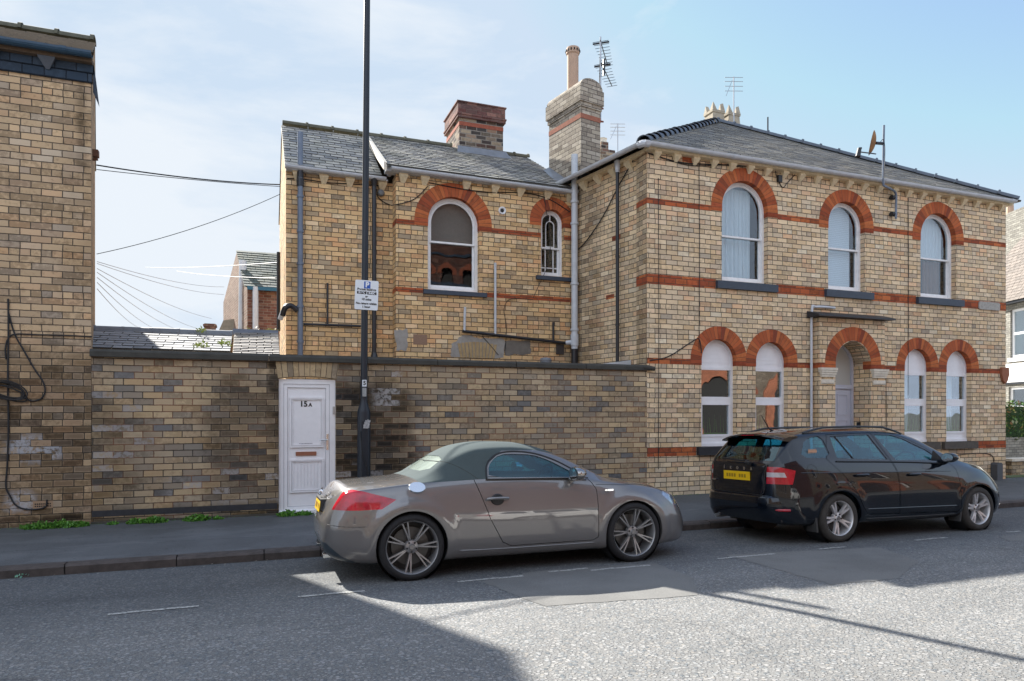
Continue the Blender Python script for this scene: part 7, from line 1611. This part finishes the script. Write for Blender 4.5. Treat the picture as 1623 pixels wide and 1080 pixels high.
    b.add(vs, [(i*7+j, i*7+(j+1) % 7, (i+1)*7+(j+1) % 7, (i+1)*7+j) for i in range(n-1) for j in range(7)]+[tuple(range(7)), tuple((n-1)*7+j for j in range(6, -1, -1))]); b.build('rear_bumper', BP, root, smooth=True)
    for sg in (-1, 1):
        b = MB(); b.tube(car.trace([(-.955, .43), (-.92, .43), (-.86, .43), (-.76, .43)], sg, .002, 4), .017, 6); b.build('rear_reflector', RED, root)
        continue
        b = MB(); vs = []
        for i in range(8):
            y_ = sg*(.45+.31*i/7); a_ = abs(y_)/.80; xr = -1.0+.37*max(0, (a_-.25)/.75)**2.2; vs += [(xr-.018, y_, .445), (xr-.019, y_, .412), (xr+.02, y_, .412), (xr+.02, y_, .445)]
        b.add(vs, [(i*4+j, i*4+(j+1) % 4, (i+1)*4+(j+1) % 4, (i+1)*4+j) for i in range(7) for j in range(4)]+[(0, 1, 2, 3), (28, 29, 30, 31)]); b.build('rear_reflector', RED, root)
    b = MB(); b.tube([(-1.0, .42, .26), (-.6, .42, .27)], .028, 10); b.build('exhaust', ALU, root)
    b = MB()
    for sg in (-1, 1): b.tube(car.trace([(.42, .275), (1.2, .262), (2.1, .255)], sg, -.012, 6), .018, 8)
    b.build('side_sill', plain('dusty_black_sill', (.022, .022, .023), .5, nz=.3), root, smooth=True)
    for x_, zt_ in ((2.12, .33), (-.37, .32)):
        for sg in (-1, 1):
            b = MB(); b.prism([(x_-.01, .15), (x_+.02, .15), (x_+.055, zt_), (x_+.03, zt_)] if x_ > 0 else [(x_-.01, .15), (x_+.02, .15), (x_+.0, .34), (x_-.03, .34)], 'y', min(sg*.66, sg*.825), max(sg*.66, sg*.825)); b.build('mud_flap', plain('mud_flap_grey', (.045, .045, .045), .8), root)
    # handles, mirrors
    for k, (x_, z_) in enumerate(((.37, .835), (1.29, .815))):
        for sg in (-1, 1):
            b = MB(); yy = float(car.g('wm', x_)) - .012
            b.tube(smooth_path([(x_-.09, sg*(yy-.002), z_), (x_-.07, sg*(yy+.022), z_+.004), (x_+.07, sg*(yy+.024), z_+.003), (x_+.10, sg*(yy+.0), z_-.002)], 4), .016, 8); b.build('handle', BP, dn[k], smooth=True)
    b = MB(); b.tube([Vector((-.40+.085*math.cos(2*PI*k/28), -car.sy(-.40+.085*math.cos(2*PI*k/28), .90+.085*math.sin(2*PI*k/28), -.001), .90+.085*math.sin(2*PI*k/28))) for k in range(29)], .003, 5, False); b.build('fuel_flap', BLACKPL, root)
    for sg in (-1, 1):
        b = MB(); b.lathe([(.001, .10), (.05, .085), (.078, .04), (.085, -.01), (.078, -.05), (.001, -.055)], 22, Matrix.Translation((1.86, sg*.905, 1.025)) @ Matrix.Rotation(R(90), 4, 'Y') @ Matrix.Diagonal((.80, 1.2, 1.0, 1))); b.tube([(1.88, sg*.75, .955), (1.88, sg*.82, .965), (1.87, sg*.87, .99)], [.045, .035, .03], 8)
        mr = b.build('door_mirror', BP, root, smooth=True); b = MB(); b.lathe([(.001, -.058), (.070, -.056)], 22, Matrix.Translation((1.86, sg*.905, 1.025)) @ Matrix.Rotation(R(90), 4, 'Y') @ Matrix.Diagonal((.80, 1.2, 1.0, 1))); b.build('mirror_glass', CHROME, mr)
        b = MB(); b.tube([(1.955, sg*.92, 1.02), (1.93, sg*.985, 1.025)], .009, 6); b.build('indicator', plain('clear_amber', (.7, .6, .45), .2), mr)
    b = MB(); b.prism([(1.72, .985), (1.95, .985), (1.93, 1.0), (1.76, 1.12)], 'y', -.745, -.735); b.build('mirror_corner', BLACKPL, root)
    b = MB(); b.box(3.2, 3.31, -.45, .45, .30, .40); b.box(3.15, 3.29, -.40, .40, .55, .68); b.build('grille', BLACKPL, root)
    b = MB()
    for sg in (-1, 1): b.tube(car.trace([(3.10, .33), (3.2, .32), (3.26, .32)], sg, .0, 4), .012, 6)
    b.build('bumper_trim', plain('bumper_chrome', (.6, .6, .6), .2, .8), root)
    cabin(root, -.85, 2.4, .68, .31, .96); DS = plain('dark_seat_cloth', (.035, .038, .042), .85)
    for x_, y_, zz in ((1.15, -.35, .36), (1.15, .35, .36), (.25, -.35, .36), (.25, .35, .36)): seat(root, x_, y_, zz, DS, .60)
    steer(root, 1.66, -.36, .93); b = MB(); b.box(-.75, -.10, -.60, .60, .93, .945); b.build('parcel_shelf', BLACKPL, root)
    b = MB(); b.box(1.58, 1.61, -.10, .10, 1.20, 1.27); b.build('rear_view_mirror', BLACKPL, root)
    b = MB(); b.box(-.36, -.22, -.742, -.740, 1.135, 1.16)
    for k in range(7): b.box(-.36+k*.02, -.35+k*.02, -.743, -.7405, 1.12, 1.175)
    o_ = b.build('window_sticker', plain('orange_sticker', (.5, .3, .2), .6), root)
    o_.location = (0, .045, 0)
    RIM = plain('silver_rim', (.66, .66, .67), .35, .5, coat=.3, nz=.15, nscale=20)
    for x_ in (0.0, 2.50):
        for sg in (-1, 1): wheel(root, x_, sg*.73, sg, .305, .218, .21, 5, RIM, TYREG, 'five', rot=(.42 if x_ == 0 else .1)+PI/2)
    for cx, cz in car.wh:
        for sg in (-1, 1): b = MB(); b.lathe([(.341, .54), (.341, .79)], 40, Matrix.Translation((cx, 0, cz)) @ Matrix.Rotation(R(90*-sg), 4, 'X')); b.lathe([(.02, .54), (.341, .54)], 40, Matrix.Translation((cx, 0, cz)) @ Matrix.Rotation(R(90*-sg), 4, 'X')); b.build('arch_liner', BLACKPL, root)
    return root
roadster = make_roadster(); place(roadster, 1.42, 6.50+.86, R(-.3), -.031, R(-1.9))
estate = make_estate(); place(estate, 6.86, 6.57+.845, R(0), -.031, R(-1.9))

# every loose piece of these parts becomes a part of its own
def split_part(o, newname=None):
    me = o.data; bm = bmesh.new(); bm.from_mesh(me); bm.faces.ensure_lookup_table(); lab = {}; comps = []
    for f0 in bm.faces:
        if f0.index in lab: continue
        st_ = [f0]; lab[f0.index] = len(comps); cur = []
        while st_:
            f = st_.pop(); cur.append(f.index)
            for e_ in f.verts:
                for g in e_.link_faces:
                    if g.index not in lab: lab[g.index] = len(comps); st_.append(g)
        comps.append(cur)
    bm.free()
    if newname: o.name = newname
    if len(comps) < 2 or len(comps) > 100: return
    nm = newname or o.name.split('.')[0]; mats = list(me.materials)
    for i, c_ in enumerate(comps):
        b2 = bmesh.new(); b2.from_mesh(me); b2.faces.ensure_lookup_table(); keep = set(c_)
        bmesh.ops.delete(b2, geom=[f for f in b2.faces if f.index not in keep], context='FACES')
        m2 = bpy.data.meshes.new(nm); b2.to_mesh(m2); b2.free()
        for mt_ in mats: m2.materials.append(mt_)
        if i == 0: o.data = m2
        else:
            n_ = bpy.data.objects.new(nm, m2); COL.objects.link(n_); n_.parent = o.parent; n_.location = o.location
for o_ in [estate]+list(estate.children_recursive):       # the tail is a little shorter than first lofted
    if o_.type == 'MESH':
        for v_ in o_.data.vertices:
            if v_.co.x < -.35: v_.co.x = -.35+(v_.co.x+.35)*.89
SPLIT = {'red_brick_band': None, 'eaves_corbels': 'eaves_corbel', 'door': None, 'side_skirt': None, 'window_trim': None, 'door_seal': None, 'tail_light': None, 'headlight': None, 'reversing_light': None, 'belt_trim': None, 'quarter_bar': None, 'glazing_frame': None, 'door_gasket': None, 'waste_pipe': None, 'verge_mortar': None, 'vent_holes': 'vent_hole', 'ridge_tiles': None, 'sash': None, 'blurred_characters': None, 'window_frames': 'window_frame', 'window_panes': 'window_pane', 'brick_arches': 'brick_arch', 'porch_arch': None, 'porch_opening': None, 'body_crease': None,
         'door_moulding': None, 'side_sill': None, 'bumper_trim': None, 'side_glass': 'window_glass', 'window_glass': None, 'roof_seam': None, 'roof_hoop': None, 'roll_hoop': None, 'exhaust_tip': None, 'stray_red_brick': None, 'ring_badge': None, 'chimney_pots': 'chimney_pot', 'handle': None, 'mounting_bracket': None, 'bracket': None, 'wheel_bolts': 'wheel_bolt', 'flashing': None}
for o_ in list(bpy.data.objects):
    k_ = o_.name.split('.')[0]
    if o_.type == 'MESH' and k_ in SPLIT and o_.parent is not None: split_part(o_, SPLIT[k_])
# a white estate parked across the street behind the photographer
WP = paint('gloss_white_paint', (.75, .75, .74), 0., .25)
def copy_tree(o, parent=None):
    c = o.copy(); COL.objects.link(c); c.parent = parent
    for ch in list(o.children): copy_tree(ch, c)
    return c
wc = copy_tree(estate); place(wc, 5.0, -.15, 0, .05); tag(wc, 'white estate car parked across the street from the grey sports car', 'car')
for ch in wc.children:
    if ch.type == 'MESH' and ch.data.materials and ch.data.materials[0].name.startswith('gloss_black_paint'):
        ch.data = ch.data.copy(); ch.data.materials[0] = WP
